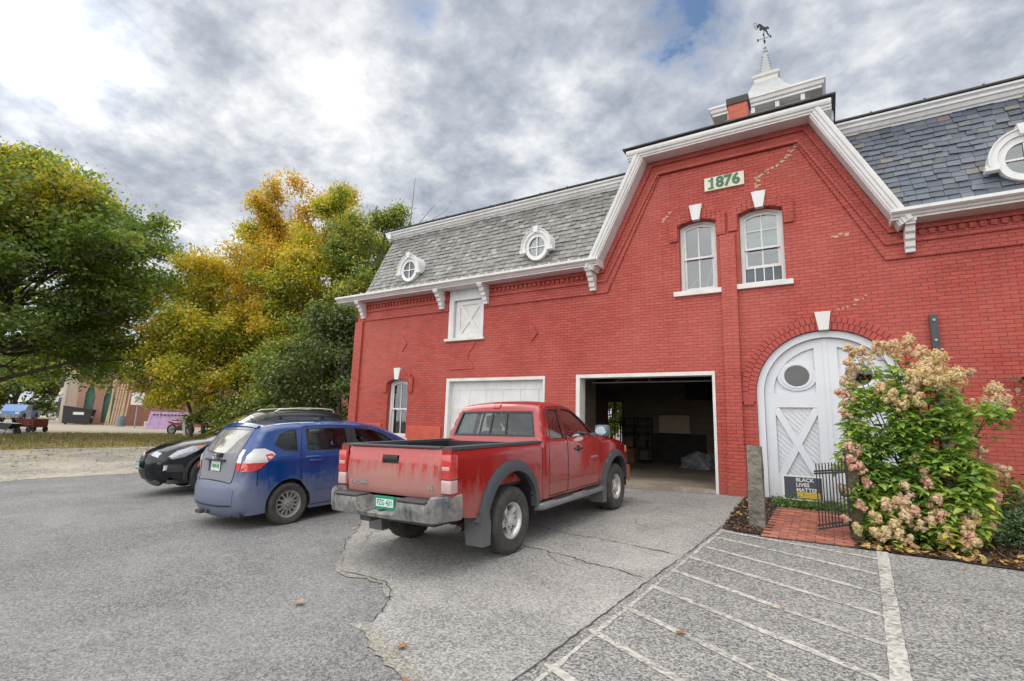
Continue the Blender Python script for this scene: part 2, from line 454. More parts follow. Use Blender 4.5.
# cracks
M_crack = plain('crack_dirt', (.045,.041,.036), .95, .3, 8)
mb = MB()
def crack(pts, wid, amp=.018, st=.07):
    p = jag(pts, st, amp)
    ribbon(mb, p, lambda i, n: (wid*rs.uniform(.25, 1)*min(1, (i+1)/3, (n-i)/3),)*2, .0105)
crack([(-1.4,-3.0),(-1.39,-3.15),(-1.46,-4.5),(-1.6,-6.3),(-1.72,-8.1),(-1.78,-10.5)], .008, .006)
crack([(-4.9,-3.95),(-4.35,-4.15),(-3.82,-4.30),(-3.2,-4.52),(-2.7,-4.6),(-2.1,-4.72),(-1.53,-4.87)], .010)
crack([(-3.9,-5.05),(-3.4,-5.37),(-2.7,-5.52),(-2.2,-5.7),(-1.61,-5.84)], .009)
crack([(-2.9,-5.55),(-2.6,-5.8),(-2.2,-5.95)], .004); crack([(-3.3,-5.35),(-3.2,-5.7),(-3.3,-6.0)], .004)
crack([(-6.05,-5.35),(-5.6,-5.45),(-5.0,-5.6),(-4.5,-5.9),(-4.2,-5.95)], .005); crack([(-5.6,-5.45),(-5.4,-6.0),(-5.1,-6.3)], .005)
crack([(-5.3,-5.9),(-4.8,-6.1),(-4.4,-6.6)], .004)
crack([(-2.6,-3.2),(-2.5,-3.5),(-2.2,-3.7),(-1.95,-3.72)], .006)
crack([(-3.6,-1.2),(-2.9,-1.6),(-2.2,-1.5),(-1.6,-1.9)], .007)
crack([p for p in left_edge if -6.9 < p[1] < -3.5][::2], .005, .012)
crack([p for p in left_edge if -8.0 < p[1] < -7.2][::2], .008, .01)
structure(mb.build('pavement_cracks', M_crack, None, 60))
# painted hatching
kk = N('worn_paint'); f = kk.noise(30, 5, .75); f2 = kk.noise(3, 4, .6); v = kk.n('ShaderNodeTexVoronoi'); v.inputs['Scale'].default_value = 34; kk.l(kk.co(), v.inputs['Vector'])
ss = kk.math('ADD', kk.math('MULTIPLY', f, .5), kk.math('ADD', kk.math('MULTIPLY', f2, .35), kk.math('MULTIPLY', kk.xyz(v.outputs['Color'])[0], .25)))
M_paint = kk.set(col=kk.ramp(ss, [(.38, (.15,.147,.14)), (.52, (.31,.302,.28)), (.68, (.46,.45,.42))]), rough=.85, spec=.25, nrm=kk.bump(v.outputs['Distance'], .35, .005))
mb = MB()
def stripe(a, b, w):
    n = 24; pts = [(a[0]+(b[0]-a[0])*i/n, a[1]+(b[1]-a[1])*i/n) for i in range(n+1)]
    ribbon(mb, pts, lambda i, n: (w/2*rs.uniform(.86,1.06), w/2*rs.uniform(.86,1.06)), .0085)
for a, b in (((-1.33,-3.36),(.40,-3.93)),((-1.37,-3.75),(.33,-4.57)),((-1.40,-4.31),(.33,-5.23)),((-1.43,-4.88),(.335,-5.83)),((-1.46,-5.46),(.28,-6.44)),((-1.53,-6.03),(.23,-7.03)),((-1.57,-6.66),(.21,-7.62)),((-1.62,-7.24),(.2,-8.2)),((-1.66,-7.86),(.15,-8.8)),((-1.66,-8.4),(.1,-9.4))):
    stripe(a, b, .072)
structure(mb.build('road_markings', M_paint, None, 60))
mb = MB(); 
n = 40
ribbon(mb, [(.44-.0047*i, -3.52-.1*i) for i in range(64)], lambda i, n: (.055*rs.uniform(.9,1.05), .055*rs.uniform(.9,1.05)), .0125)
ribbon(mb, [(-1.335-.00555*i, -3.3-.1*i) for i in range(60)], lambda i, n: (.03*rs.uniform(.3,1.05), .03*rs.uniform(.3,1.05)), .0075)
structure(mb.build('road_marking_edge', M_paint, None, 60))
# ================================================================== BARN
def brick_mat(name, c1, c2, mortar, bw=.205, bh=.0685, radial=False, fade=(.50,.135,.105), streak=.5, bstr=.55):
    k = N(name); X, Y, Z = k.xyz(); u = k.math('ADD', X, Y)
    wob = k.noise(1.6, 3); v = k.comb(k.math('ADD', u, k.math('MULTIPLY', k.noise(9, 2), .012)), k.math('ADD', Z, k.math('MULTIPLY', k.noise(7, 2), .011)))
    b = k.n('ShaderNodeTexBrick'); k.l(v, b.inputs['Vector'])
    b.inputs['Scale'].default_value = 1; b.inputs['Brick Width'].default_value = bw; b.inputs['Row Height'].default_value = bh
    b.inputs['Mortar Size'].default_value = .0062; b.inputs['Mortar Smooth'].default_value = .5; b.inputs['Bias'].default_value = 0
    b.inputs['Color1'].default_value = (*c1, 1); b.inputs['Color2'].default_value = (*c2, 1); b.inputs['Mortar'].default_value = (*mortar, 1)
    c = b.outputs['Color']
    big = k.noise(.45, 5, .6, None, .4)
    c = k.mix(k.math('MULTIPLY', k.ramp(big, [(.4, 0.0), (.72, 1.0)]), streak), c, fade)
    sm = k.noise(16, 5, .7)
    c = k.mix(k.ramp(sm, [(.55, 0.0), (.8, .35)]), c, tuple(min(1, x*1.35) for x in fade))
    c = k.mix(k.ramp(sm, [(.25, .45), (.42, 0.0)]), c, tuple(x*.5 for x in c1))
    # rain streaks
    st = k.noise(1.0, 4, .6, k.comb(k.math('MULTIPLY', u, 5.0), k.math('MULTIPLY', Z, .35), 0.0))
    c = k.mix(k.ramp(st, [(.55, 0.0), (.78, .28)]), c, tuple(x*.55 for x in c1))
    # small flaked spots
    fl = k.noise(3.3, 6, .72); c = k.mix(k.ramp(fl, [(.735, 0.0), (.755, .75)]), c, (.55,.36,.30))
    # splash dirt near the ground
    lo = k.ramp(k.math('ADD', Z, k.math('MULTIPLY', k.noise(2.2, 5), .5)), [(.12, .55), (.62, 0.0)])
    c = k.mix(lo, c, (.34,.10,.07))
    h = k.math('ADD', k.math('MULTIPLY', b.outputs['Fac'], -1.0), k.math('MULTIPLY', k.noise(38, 4, .65), .55))
    h = k.math('ADD', h, k.math('MULTIPLY', k.xyz(b.outputs['Color'])[0], .35))
    return k.set(col=c, rough=.62, spec=.4, nrm=k.bump(h, bstr, .014))
M_brick = brick_mat('painted_red_brick', (.345,.048,.037), (.435,.072,.051), (.15,.022,.019))
M_brick_sm = plain('painted_red_brick_trim', (.37,.052,.042), .6, .16, 3, .35, 30)
M_patchred = plain('orange_red_patch', (.50,.085,.05), .6, .14, 5, .3, 40)
kk = N('white_trim_paint'); X, Y, Z = kk.xyz(); u_ = kk.math('ADD', X, Y)
dr_ = kk.noise(1.0, 5, .65, kk.comb(kk.math('MULTIPLY', u_, 9.0), kk.math('MULTIPLY', Y, 5.0), kk.math('MULTIPLY', Z, 1.3)))
c_ = kk.mix(kk.ramp(dr_, [(.50, 0.0), (.74, .38)]), kk.ramp(kk.noise(2.2, 5), [(.3, (.60,.60,.60)), (.7, (.70,.70,.70))]), (.40,.37,.33)); c_ = kk.mix(kk.ramp(kk.noise(9, 6, .75), [(.66, 0.0), (.74, .5)]), c_, (.36,.33,.29))
M_white = kk.set(col=c_, rough=.55, spec=.4, nrm=kk.bump(kk.noise(40, 4), .18, .004))
M_white2 = plain('weathered_white_paint', (.64,.63,.61), .6, .12, 3.0, .2, 60)
kk = N('bluish_white_door_paint'); X, Y, Z = kk.xyz()
sepn = kk.noise(1.3, 5)
M_door = kk.set(col=kk.mix(kk.ramp(kk.math('ADD', Z, kk.math('MULTIPLY', kk.noise(6, 5, .7), .5)), [(.2, .6), (.75, 0.0)]), kk.ramp(sepn, [(.3, (.60,.63,.68)), (.7, (.68,.70,.74))]), (.46,.46,.46)), rough=.5, spec=.4, nrm=kk.bump(kk.noise(30, 4), .1, .004))
M_stone = plain('grey_foundation_stone', (.26,.255,.24), .9, .35, 4, .6, 18, bdist=.02)
M_roofedge = plain('dark_roof_edge', (.045,.043,.042), .7, .25, 6, .1)
M_metalroof = plain('grey_standing_metal', (.30,.32,.33), .45, .12, 3, .15, 20, metal=.3)
M_black = plain('black_iron', (.018,.018,.02), .45, .3, 8, .1)
M_dark = plain('dark_interior', (.035,.032,.03), .9, .3, 3, .2)
M_green = plain('green_number_paint', (.055,.17,.085), .6, .25, 8, 0)
M_mortar = plain('bare_mortar', (.46,.33,.24), .9, .3, 14, .4)
def glass_mat(name, tint=(.75,.8,.82), refl=1.0, rough=.02, base=None):
    k = N(name); t_ = k.n('ShaderNodeBsdfTransparent'); t_.inputs[0].default_value = (*tint, 1)
    g_ = k.n('ShaderNodeBsdfGlossy'); g_.inputs['Roughness'].default_value = rough; g_.inputs[0].default_value = (.95,.97,1,1)
    fr = k.n('ShaderNodeFresnel'); fr.inputs[0].default_value = 1.52
    f = k.math('MULTIPLY', fr.outputs[0], 1.9*refl, clamp=True)
    bn = k.bump(k.noise(2.2, 2), .02, .02); k.l(bn, g_.inputs['Normal'])
    m_ = k.n('ShaderNodeMixShader'); k.l(f, m_.inputs[0]); k.l(t_.outputs[0], m_.inputs[1]); k.l(g_.outputs[0], m_.inputs[2])
    k.l(m_.outputs[0], k.out.inputs['Surface']); return k.m
M_glass = glass_mat('window_glass', (.72,.77,.78), 1.25)
def slate_mat(name, stops, moss=0.0):
    k = N(name); g = k.n('ShaderNodeNewGeometry'); r = g.outputs['Random Per Island']
    c = k.ramp(r, stops, 'CONSTANT'); n1 = k.noise(7, 5, .7); n2 = k.noise(1.1, 4, .6)
    c = k.mix(.30, c, k.mix(n1, tuple(x*.55 for x in stops[0][1]), tuple(min(1, x*1.5) for x in stops[1][1])), 'MIX')
    c = k.mix(k.ramp(n2, [(.42, 0.0), (.7, .5)]), c, tuple(x*1.25 for x in stops[2][1]))
    sp = k.noise(48, 3, .7); c = k.mix(k.ramp(sp, [(.62, 0.0), (.78, .45)]), c, (.42,.43,.40))
    return k.set(col=c, rough=.58, spec=.45, nrm=k.bump(k.noise(24, 5, .7), .5, .006))
GS = [(0, (.135,.135,.13)), (.18, (.215,.213,.205)), (.36, (.175,.173,.165)), (.52, (.26,.258,.25)), (.66, (.15,.152,.152)), (.8, (.23,.222,.20)), (.93, (.34,.338,.325))]  # left roof tones, lightened to carry the glancing sky reflection
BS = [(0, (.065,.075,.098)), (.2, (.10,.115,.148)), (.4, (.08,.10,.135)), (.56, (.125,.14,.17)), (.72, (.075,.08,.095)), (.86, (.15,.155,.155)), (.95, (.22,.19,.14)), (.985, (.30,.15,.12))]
M_slateL = slate_mat('slate_sky_sheen', GS); M_slateR = slate_mat('blue_grey_slate', BS)  # left copy has the sky's glancing sheen painted into its colour

XC = -1.61
barn = thing('brick_barn', 'long red painted brick carriage barn with slate mansard roof, white trim and a clipped gable', 'barn', (XC, 0, 0), world_mesh=True)
YB = 9.0
# ---------- front wall with its openings
W0 = (-11.40,-10.56,.72,2.33,.12); WL = (-9.12,-7.90,3.55,5.06); WG = (-9.09,-5.94,-.45,2.42); WO = (-5.09,-1.94,-.45,2.43)
W1 = (-2.60,-1.82,4.20,5.70,.10); W2 = (-1.36,-.54,4.22,5.73,.10); AD = (-1.18,1.24,-.45,1.95)
def win_hole(wd): x0,x1,z0,zs,rise = wd; return [(x0,z0),(x1,z0)]+seg_top(x0,x1,zs,rise)
arch_hole = [(AD[0],AD[2]),(AD[1],AD[2])]+arc(.03,1.95,1.21,0,180,32)
holes = [win_hole(W0), [(WL[0],WL[2]),(WL[1],WL[2]),(WL[1],WL[3]),(WL[0],WL[3])], [(WG[0],WG[2]),(WG[1],WG[2]),(WG[1],WG[3]),(WG[0],WG[3])],
         [(WO[0],WO[2]),(WO[1],WO[2]),(WO[1],WO[3]),(WO[0],WO[3])], win_hole(W1), win_hole(W2), arch_hole]
outer = [(-13.0,-.7),(9.8,-.7),(9.8,5.1),(1.16,5.1),(.02,7.45),(-3.24,7.45),(-4.38,5.1),(-13.0,5.1)]
mb = MB(); mb.prism(outer, XZ(0), -.34, 0, 0, holes)
mb.build('front_wall', M_brick, barn)
mb = MB(); mb.box((-13.0,.341,-.7),(-12.66,YB,5.1)); mb.box((9.46,.341,-.7),(9.8,YB,5.1))
mb.build('side_wall', M_brick, barn)
# raised brick band under eaves and along the rakes with dentils
mb = MB()
Hb, Ht = 4.37, 5.0
Lb = [(-12.68,Hb),(-4.29,Hb),(-2.99,7.05),(-.23,7.05),(1.07,Hb),(9.8,Hb),(9.8,5.0),(1.21,5.0),(.03,7.42),(-3.25,7.42),(-4.43,5.0),(-7.88,5.0),(-7.88,Hb+.001),(-9.14,Hb+.001),(-9.14,5.0),(-12.68,5.0)]
# split so that the loft door stays clear
mb.prism([(-12.68,Hb),(-9.14,Hb),(-9.14,5.0),(-12.68,5.0)], XZ(0), -.01, .045)
mb.prism([(-7.88,Hb),(-4.29,Hb),(-2.99,7.05),(-.23,7.05),(1.07,Hb),(9.78,Hb),(9.78,5.0),(1.21,5.0),(.03,7.42),(-3.25,7.42),(-4.43,5.0),(-7.88,5.0)], XZ(0), -.01, .045)
def off_band(d0, d1, h):
    # thin course following the underside of the cornice and rakes
    mb.prism([(-7.88,5.0-d1),(-4.40+d1*.28,5.0-d1),(-3.22+d1*.55,7.42-d1),(0.0-d1*.55,7.42-d1),(1.18-d1*.28,5.0-d1),(9.77,5.0-d1),(9.77,5.0-d0),(1.18-d0*.28,5.0-d0),(0.0-d0*.55,7.42-d0),(-3.22+d0*.55,7.42-d0),(-4.40+d0*.28,5.0-d0),(-7.88,5.0-d0)], XZ(0), .04, h)
    mb.prism([(-12.67,5.0-d1),(-9.15,5.0-d1),(-9.15,5.0-d0),(-12.67,5.0-d0)], XZ(0), .04, h)
off_band(.0, .14, .10); off_band(.30, .36, .085)
for x0, x1 in ((-12.6,-9.2),(-7.8,-4.55),(1.3,9.7)):
    x = x0
    while x < x1-.07:
        mb.box((x,-.085,4.76),(x+.085,-.04,4.85)); x += .135
mb.build('cornice_brickwork', M_brick, barn)
# pilasters
mb = MB(); mb.box((-13.03,-.07,-.7),(-12.69,.0,4.36)); mb.box((-13.05,-.10,-.7),(-12.67,-.069,.95)); mb.build('pilaster', M_brick, barn)
mb = MB(); mb.box((-1.735,-.09,-.7),(-1.435,.0,5.33)); mb.box((-1.76,-.115,-.7),(-1.41,-.089,.92)); mb.build('pilaster', M_brick, barn)
# stone sill course at the foot
mb = MB(); mb.box((-1.95,-.14,-.6),(-1.19,-.116,-.06)); mb.box((1.25,-.06,-.6),(9.8,-.002,-.02)); mb.box((-5.93,-.05,-.7),(-5.1,-.002,-.05)); mb.box((-12.6,-.05,-.8),(-9.1,-.002,-.02)); mb.build('foundation', M_stone, barn)
# soffit brackets
def bracket(x):
    prof = [(-.01,4.97),(-.40,4.97),(-.40,4.86),(-.33,4.84),(-.30,4.76),(-.24,4.73),(-.22,4.65),(-.17,4.62),(-.15,4.53),(-.11,4.50),(-.10,4.44),(-.01,4.44)]
    m2 = MB(); m2.prism(prof, lambda p, h: (x+h, p[0]-.045, p[1]), -.07, .07); m2.box((x-.085,-.47,4.90),(x+.085,-.047,4.969)); return m2.build('bracket', M_white, barn)
for x in (-12.62,-9.33,-7.77,-4.62,1.42,4.6,7.8): bracket(x)
# eaves: profile (y,z)
EP = [(0.0,4.965),(-.46,4.955),(-.46,4.985),(-.50,4.995),(-.53,5.03),(-.56,5.035),(-.60,5.06),(-.60,5.115),(-.57,5.115),(-.57,5.085),(-.50,5.08),(-.48,5.13),(.02,5.22)]
def along_x(mb, prof, x0, x1): mb.sweep(prof, lambda t_: (lambda a, b: (t_, a, b)), [x0, x1])
mb = MB(); along_x(mb, EP, -13.50, -4.36)
# return round the left end
mb.sweep([(a, b) for a, b in EP], lambda t_: (lambda a, b: (-13.0+a*.83, t_, b)), [.0, YB])
mb.build('eave', M_white, barn, None)
mb = MB(); along_x(mb, EP, 1.16, 9.9); mb.build('eave', M_white, barn)
# snow guards along the left eave
mb = MB()
for i in range(30):
    x = -12.4+i*.27; mb.box((x,-.50,5.11),(x+.02,-.44,5.19))
mb.build('snow_guards', M_white2, barn)
# ---------- mansard slates
def slates(name, mat, o, u, v, ulen, vlen, clipfn=None, sw=.185, ex=.138, seed=1):
    rr = random.Random(seed); o, u, v = Vector(o), Vector(u).normalized(), Vector(v).normalized(); nrm = u.cross(v)
    if nrm.y > 0 and abs(nrm.y) > .3: nrm = -nrm
    m2 = MB(); rows = int(vlen/ex)+1
    for r_ in range(rows):
        x = -sw*(.5 if r_ % 2 else 0)-rr.uniform(0, .03)
        while x < ulen:
            w_ = sw*rr.uniform(.86, 1.12); x0, x1 = max(0, x), min(ulen, x+w_-.006); x += w_
            if x1-x0 < .02: continue
            z0 = r_*ex+rr.uniform(-.008, .008); z1 = z0+ex*1.75
            if z1 > vlen+.05: z1 = vlen+.05
            if clipfn:
                x0, x1 = clipfn(x0, x1, (z0+ex*.5)/vlen)
                if x1-x0 < .02: continue
            la, lb = .034+rr.uniform(-.010, .014), .003; tw = rr.uniform(-.004, .004); c = .018*(rr.random() < .25)
            P = lambda a, b, h: o+u*a+v*b+nrm*h
            V = [P(x0,z0+c,la+tw),P(x1,z0,la-tw),P(x1,z1,lb),P(x0,z1,lb),P(x0,z0+c,la+tw-.012),P(x1,z0,la-tw-.012)]
            m2.add(V, [(0,1,2,3),(4,5,1,0),(0,3,4),(1,5,2)])
    return m2.build(name, mat, barn, None, fix=False)
def roof_core(x0, x1, xt0, xt1):
    m2 = MB(); m2.prism([(0,0),(1,0),(1,1),(0,1)], lambda p, h: ((x0+(xt0-x0)*p[1])+((x1+(xt1-x1)*p[1])-(x0+(xt0-x0)*p[1]))*p[0], -.045+.90*p[1]+h, 5.16+2.26*p[1]), 0.0, .12); return m2
sv = (0, .90, 2.26); sl = math.hypot(.90, 2.26)
roof_core(-12.72,-4.55,-12.42,-3.45).build('roof_deck', M_roofedge, barn)
roof_core(1.30,9.9,.24,9.8).build('roof_deck', M_roofedge, barn)
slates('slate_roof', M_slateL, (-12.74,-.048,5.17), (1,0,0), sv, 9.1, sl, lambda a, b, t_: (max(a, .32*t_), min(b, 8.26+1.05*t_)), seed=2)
slates('slate_roof', M_slateR, (.3,-.048,5.17), (1,0,0), sv, 9.5, sl, lambda a, b, t_: (max(a, .95-1.05*t_), b), seed=3)
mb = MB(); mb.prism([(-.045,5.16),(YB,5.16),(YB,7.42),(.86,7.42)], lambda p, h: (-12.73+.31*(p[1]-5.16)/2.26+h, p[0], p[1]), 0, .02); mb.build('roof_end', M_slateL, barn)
# curb cornice at the top of the mansard
TP = [(.90,7.37),(.80,7.37),(.78,7.41),(.74,7.42),(.70,7.48),(.66,7.49),(.66,7.545),(.60,7.57),(.60,7.61),(.90,7.63)]
mb = MB(); along_x(mb, TP, -12.68, -3.2); mb.sweep(TP, lambda t_: (lambda a, b: (-12.68+(a-.60)*.9, t_, b)), [.61, YB]); mb.build('curb_cornice', M_white, barn)
mb = MB(); along_x(mb, TP, -.1, 9.9); mb.build('curb_cornice', M_white, barn)
mb = MB(); mb.box((-12.74,.57,7.632),(-3.3,YB,7.665)); mb.box((-.1,.57,7.632),(9.95,YB,7.665))
x = -12.5
while x < 9:
    if not (-3.6 < x < .2): mb.box((x,.575,7.666),(x+.03,.64,7.69))
    x += .85
mb.build('flat_roof', M_roofedge, barn)
mb = MB(); mb.box((-12.9,YB-.3,-.7),(9.8,YB,5.1)); mb.build('rear_wall', M_brick, barn)
mb = MB(); mb.box((-12.6,YB-1.0,5.0),(9.8,YB-.6,7.62)); mb.build('rear_roof', M_roofedge, barn)
# ---------- gable: rake boards, clipped top eave, cross roof
def rake(sgn):
    m2 = MB(); ax = lambda x: XC+sgn*x
    # along the rake: points (x,z) inner edge lower->upper, outward normal
    a, b = Vector((2.86,4.90)), Vector((1.63,7.40)); d_ = (b-a).normalized(); n_ = Vector((-d_.y, d_.x))
    if n_.x < 0: n_ = -n_
    prof = [(0,0.0),(0,-.42),(.02,-.42),(.025,-.45),(.06,-.455),(.07,-.48),(.12,-.485),(.13,-.51),(.18,-.52),(.20,-.52),(.20,.9),(.15,.9),(.15,0.0)]
    def pf(t_): 
        p = a+(b-a)*t_
        return lambda o_, y: (ax(p.x+n_.x*o_), y, p.y+n_.y*o_)
    m2.sweep(prof, pf, [-.02, 1.03]); return m2.build('rake_board', M_white, barn)
rake(-1); rake(1)
EPG = [(0.0,7.395),(-.46,7.37),(-.46,7.40),(-.49,7.41),(-.50,7.45),(-.53,7.46),(-.55,7.50),(-.55,7.555),(0.0,7.60)]
mb = MB(); along_x(mb, EPG, -3.62, .42)
for s_, xx in ((-1,-3.66),(1,.46)):
    mb.box((min(xx, xx-s_*.32), 0.0, 7.397),(max(xx, xx-s_*.32), 3.0, 7.595))
mb.build('gable_eave', M_white, barn)
mb = MB(); mb.box((-3.70,-.575,7.602),(.50,3.2,7.632)); mb.build('gable_roof', M_roofedge, barn)
mb = MB(); mb.prism([(-4.45,5.0),(1.23,5.0),(.02,7.42),(-3.24,7.42)], XZ(0), -2.8, -.345); mb.build('gable_body', M_roofedge, barn)
# ---------- oval dormers
def oval_dormer(x, z, rx, rz):
    yb = -.045+.9*(z-5.16)/2.26; yf = yb-.22
    ring = MB()
    ring.prism(circle(x, z, rx, rz, 40), XZ(yf), -.02, .05, 0, [circle(x, z, rx*.72, rz*.72, 40)])
    ring.prism(circle(x, z, rx*.96, rz*.96, 32), XZ(yf), -.75, -.015, 0, [circle(x, z, rx*.80, rz*.80, 32)])
    fr = ring.build('round_window', M_white, barn, 40)
    hd = MB(); a0, a1 = -8, 188
    o_ = [(x+(rx*1.28)*math.cos(R(a0+(a1-a0)*i/30)), z+(rz*1.26)*math.sin(R(a0+(a1-a0)*i/30))) for i in range(31)]
    i_ = [(x+(rx*1.01)*math.cos(R(a0+(a1-a0)*i/30)), z+(rz*1.01)*math.sin(R(a0+(a1-a0)*i/30))) for i in range(31)]
    hd.prism(o_+i_[::-1], XZ(yf), -.7, .09)
    o2 = [(x+(rx*1.34)*math.cos(R(a0+(a1-a0)*i/30)), z+(rz*1.32)*math.sin(R(a0+(a1-a0)*i/30))) for i in range(31)]
    hd.prism(o2+o_[::-1], XZ(yf), .02, .12)
    for s_ in (-1, 1):
        hd.box((x+s_*rx*1.2-.09, yf-.10, z-.14),(x+s_*rx*1.2+.09, yf+.05, z-.04))
    hd.prism([(x-.05,z+rz*1.0),(x+.05,z+rz*1.0),(x+.085,z+rz*1.48),(x-.085,z+rz*1.48)], XZ(yf), .0, .15)
    tag(hd.build('hood', M_white, fr, 40))
    gl = MB(); gl.prism(circle(x, z, rx*.76, rz*.76, 32), XZ(yf), .0, .008); gl.build('pane', M_glass, fr)
    mu = MB(); mu.box((x-.016, yf-.035, z-rz*.74),(x+.016, yf-.009, z+rz*.74)); mu.box((x-rx*.74, yf-.034, z-.016),(x+rx*.74, yf-.0095, z+.016)); mu.build('muntin', M_white, fr)
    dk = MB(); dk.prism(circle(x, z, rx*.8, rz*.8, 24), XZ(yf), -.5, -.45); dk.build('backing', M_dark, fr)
for i_, x in enumerate((-10.80,-6.25,3.06,7.7)): oval_dormer(x, 5.85, .335 if x < 0 else .36, .37 if x < 0 else .39)
# ---------- sash windows
M_gap = M_dark
def sash_window(wd, name='window', panes=(2,1), open_bottom=0.0, label=None, mat=M_white):
    x0,x1,z0,zs,rise = wd; yo = .13
    f = MB(); hol = [(x0+.075,z0+.06),(x1-.075,z0+.06)]+seg_top(x0+.075,x1-.075,zs-.03,rise*.86)
    f.prism([(x0+.004,z0),(x1-.004,z0)]+seg_top(x0+.004,x1-.004,zs,rise-.004), XZ(yo), -.12, .0, 0, [hol])
    wo = f.build(name, mat, barn)
    if label: wo['label'] = label
    xi0, xi1 = x0+.077, x1-.077; zm = (z0+zs+rise*.5)/2
    # upper sash (outer) and lower sash
    for (a, b, yy, top) in ((zm-.02, zs-.03, .155, True), (z0+.062+open_bottom, zm+.025+open_bottom, .195, False)):
        s_ = MB(); oq = [(xi0,a),(xi1,a)]+(seg_top(xi0,xi1,zs-.034,rise*.85) if top else [(xi1,b),(xi0,b)])
        iq = [(xi0+.045,a+.045),(xi1-.045,a+.045)]+(seg_top(xi0+.045,xi1-.045,zs-.07,rise*.6) if top else [(xi1-.045,b-.045),(xi0+.045,b-.045)])
        s_.prism(oq, XZ(yy), -.035, 0, 0, [iq]); xm = (x0+x1)/2
        s_.box((xm-.013, yy+.002, a+.04),(xm+.013, yy+.030, (zs+rise*.5-.06) if top else b-.04))
        if panes[1] > 1: s_.box((xi0+.04, yy+.003, (a+b)/2-.012+.05),(xi1-.04, yy+.029, (a+b)/2+.012+.05))
        so_ = s_.build('sash', mat, wo)
        g_ = MB(); g_.prism(iq, XZ(yy+.018), -.004, 0); g_.build('pane', M_glass, wo)
    sl_ = MB(); sl_.box((x0-.13,-.075,z0-.11),(x1+.13,.16,z0-.002), bev=.012); sl_.build('sill', M_white2, wo)
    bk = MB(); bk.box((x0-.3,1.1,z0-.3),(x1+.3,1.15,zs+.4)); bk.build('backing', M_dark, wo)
    return wo
w_a = sash_window(W1, label='upper gable window with closed sashes and crossed sticks inside')
w_b = sash_window(W2, panes=(2,2), open_bottom=.30, label='upper gable window with raised lower sash over a screen')
w_c = sash_window(W0, label='tall ground floor sash window')
mb = MB()
for a, b in (((-2.48,4.28),(-2.28,4.55)),((-1.92,4.95),(-2.1,4.32)),((-1.86,4.7),(-1.98,4.30))):
    mb.tube([(a[0],.30,a[1]),(b[0],.30,b[1])], .016, 6)
mb.build('stick', M_white2, w_a)
mb = MB(); mb.box((W2[0]+.08,.20,W2[2]+.06),(W2[1]-.08,.225,W2[2]+.37)); mb.build('window_screen', plain('screen_mesh', (.10,.13,.15), .6), w_b)
mb = MB()
for i in range(3): mb.box((W2[0]+.24+i*.17,.185,W2[2]+.06),(W2[0]+.26+i*.17,.199,W2[2]+.37))
mb.box((W2[0]+.08,.183,W2[2]+.36),(W2[1]-.08,.24,W2[2]+.42)); mb.build('screen_frame', M_white, w_b)
mb = MB(); mb.box((W2[0]+.1,.24,4.93),(W2[1]-.1,.26,5.72)); mb.build('blind', M_white2, w_b)
mb = MB(); mb.box((W0[0]+.5,.31,.9),(W0[0]+.55,.35,1.9)); mb.tube([(W0[0]+.25,.4,.8),(W0[0]+.7,.4,2.1)], .035, 6); mb.build('leaning_board', plain('raw_lumber', (.42,.27,.13), .8), w_c)
# hood moulds of raised brick with white keystones
def hood_mould(wd, ear=.33, drop=.30, key=True, t_=.27):
    x0,x1,z0,zs,rise = wd; top = seg_top(x0-.02,x1+.02,zs+.0,rise); topo = seg_top(x0-.10,x1+.10,zs+t_*.92,rise)
    poly = [(x1+.02,zs-drop+.08),(x1+ear*.55,zs-drop+.08)] if False else None
    m2 = MB(); o_ = [(x1+ear,zs-.02-drop+.1),(x1+ear,zs+.17),(x1+.10,zs+.17)]+topo+[(x0-.10,zs+.17),(x0-ear,zs+.17),(x0-ear,zs-.02-drop+.1),(x0-.02,zs-.02-drop+.1)]+top[::-1]+[(x1+.02,zs-.02-drop+.1)]
    m2.prism(o_, XZ(0), -.01, .055)
    for c_ in (x0-.02-(ear-.02)/2, x1+.02+(ear-.02)/2):
        m2.box((c_-.09,-.05,zs-drop+.03),(c_+.09,-.002,zs-drop+.078))
    # voussoir joints: thin raised soldier bricks
    n_ = 9
    for i in range(n_):
        f_ = (i+.5)/n_; x = x0-.02+(x1-x0+.04)*f_
        if abs(f_-.5) < .09: continue
        zz_ = zs+rise*(1-(2*f_-1)**2); m2.box((x-.036,-.068,zz_+.015),(x+.036,-.054,zz_+t_*.86))
    m2.build('hood_mould', M_brick_sm if False else M_brick, barn)
    xm = (x0+x1)/2; zt = zs+rise
    m2 = MB(); m2.prism([(xm-.075,zt-.02),(xm+.075,zt-.02),(xm+.135,zt+.33),(xm-.135,zt+.33)], XZ(0), -.02, .10); m2.build('keystone', M_white, barn)
hood_mould(W1, .20, .36); hood_mould(W2, .20, .36)
hood_mould((W0[0],W0[1],W0[2],W0[3],W0[4]), .20, .32)
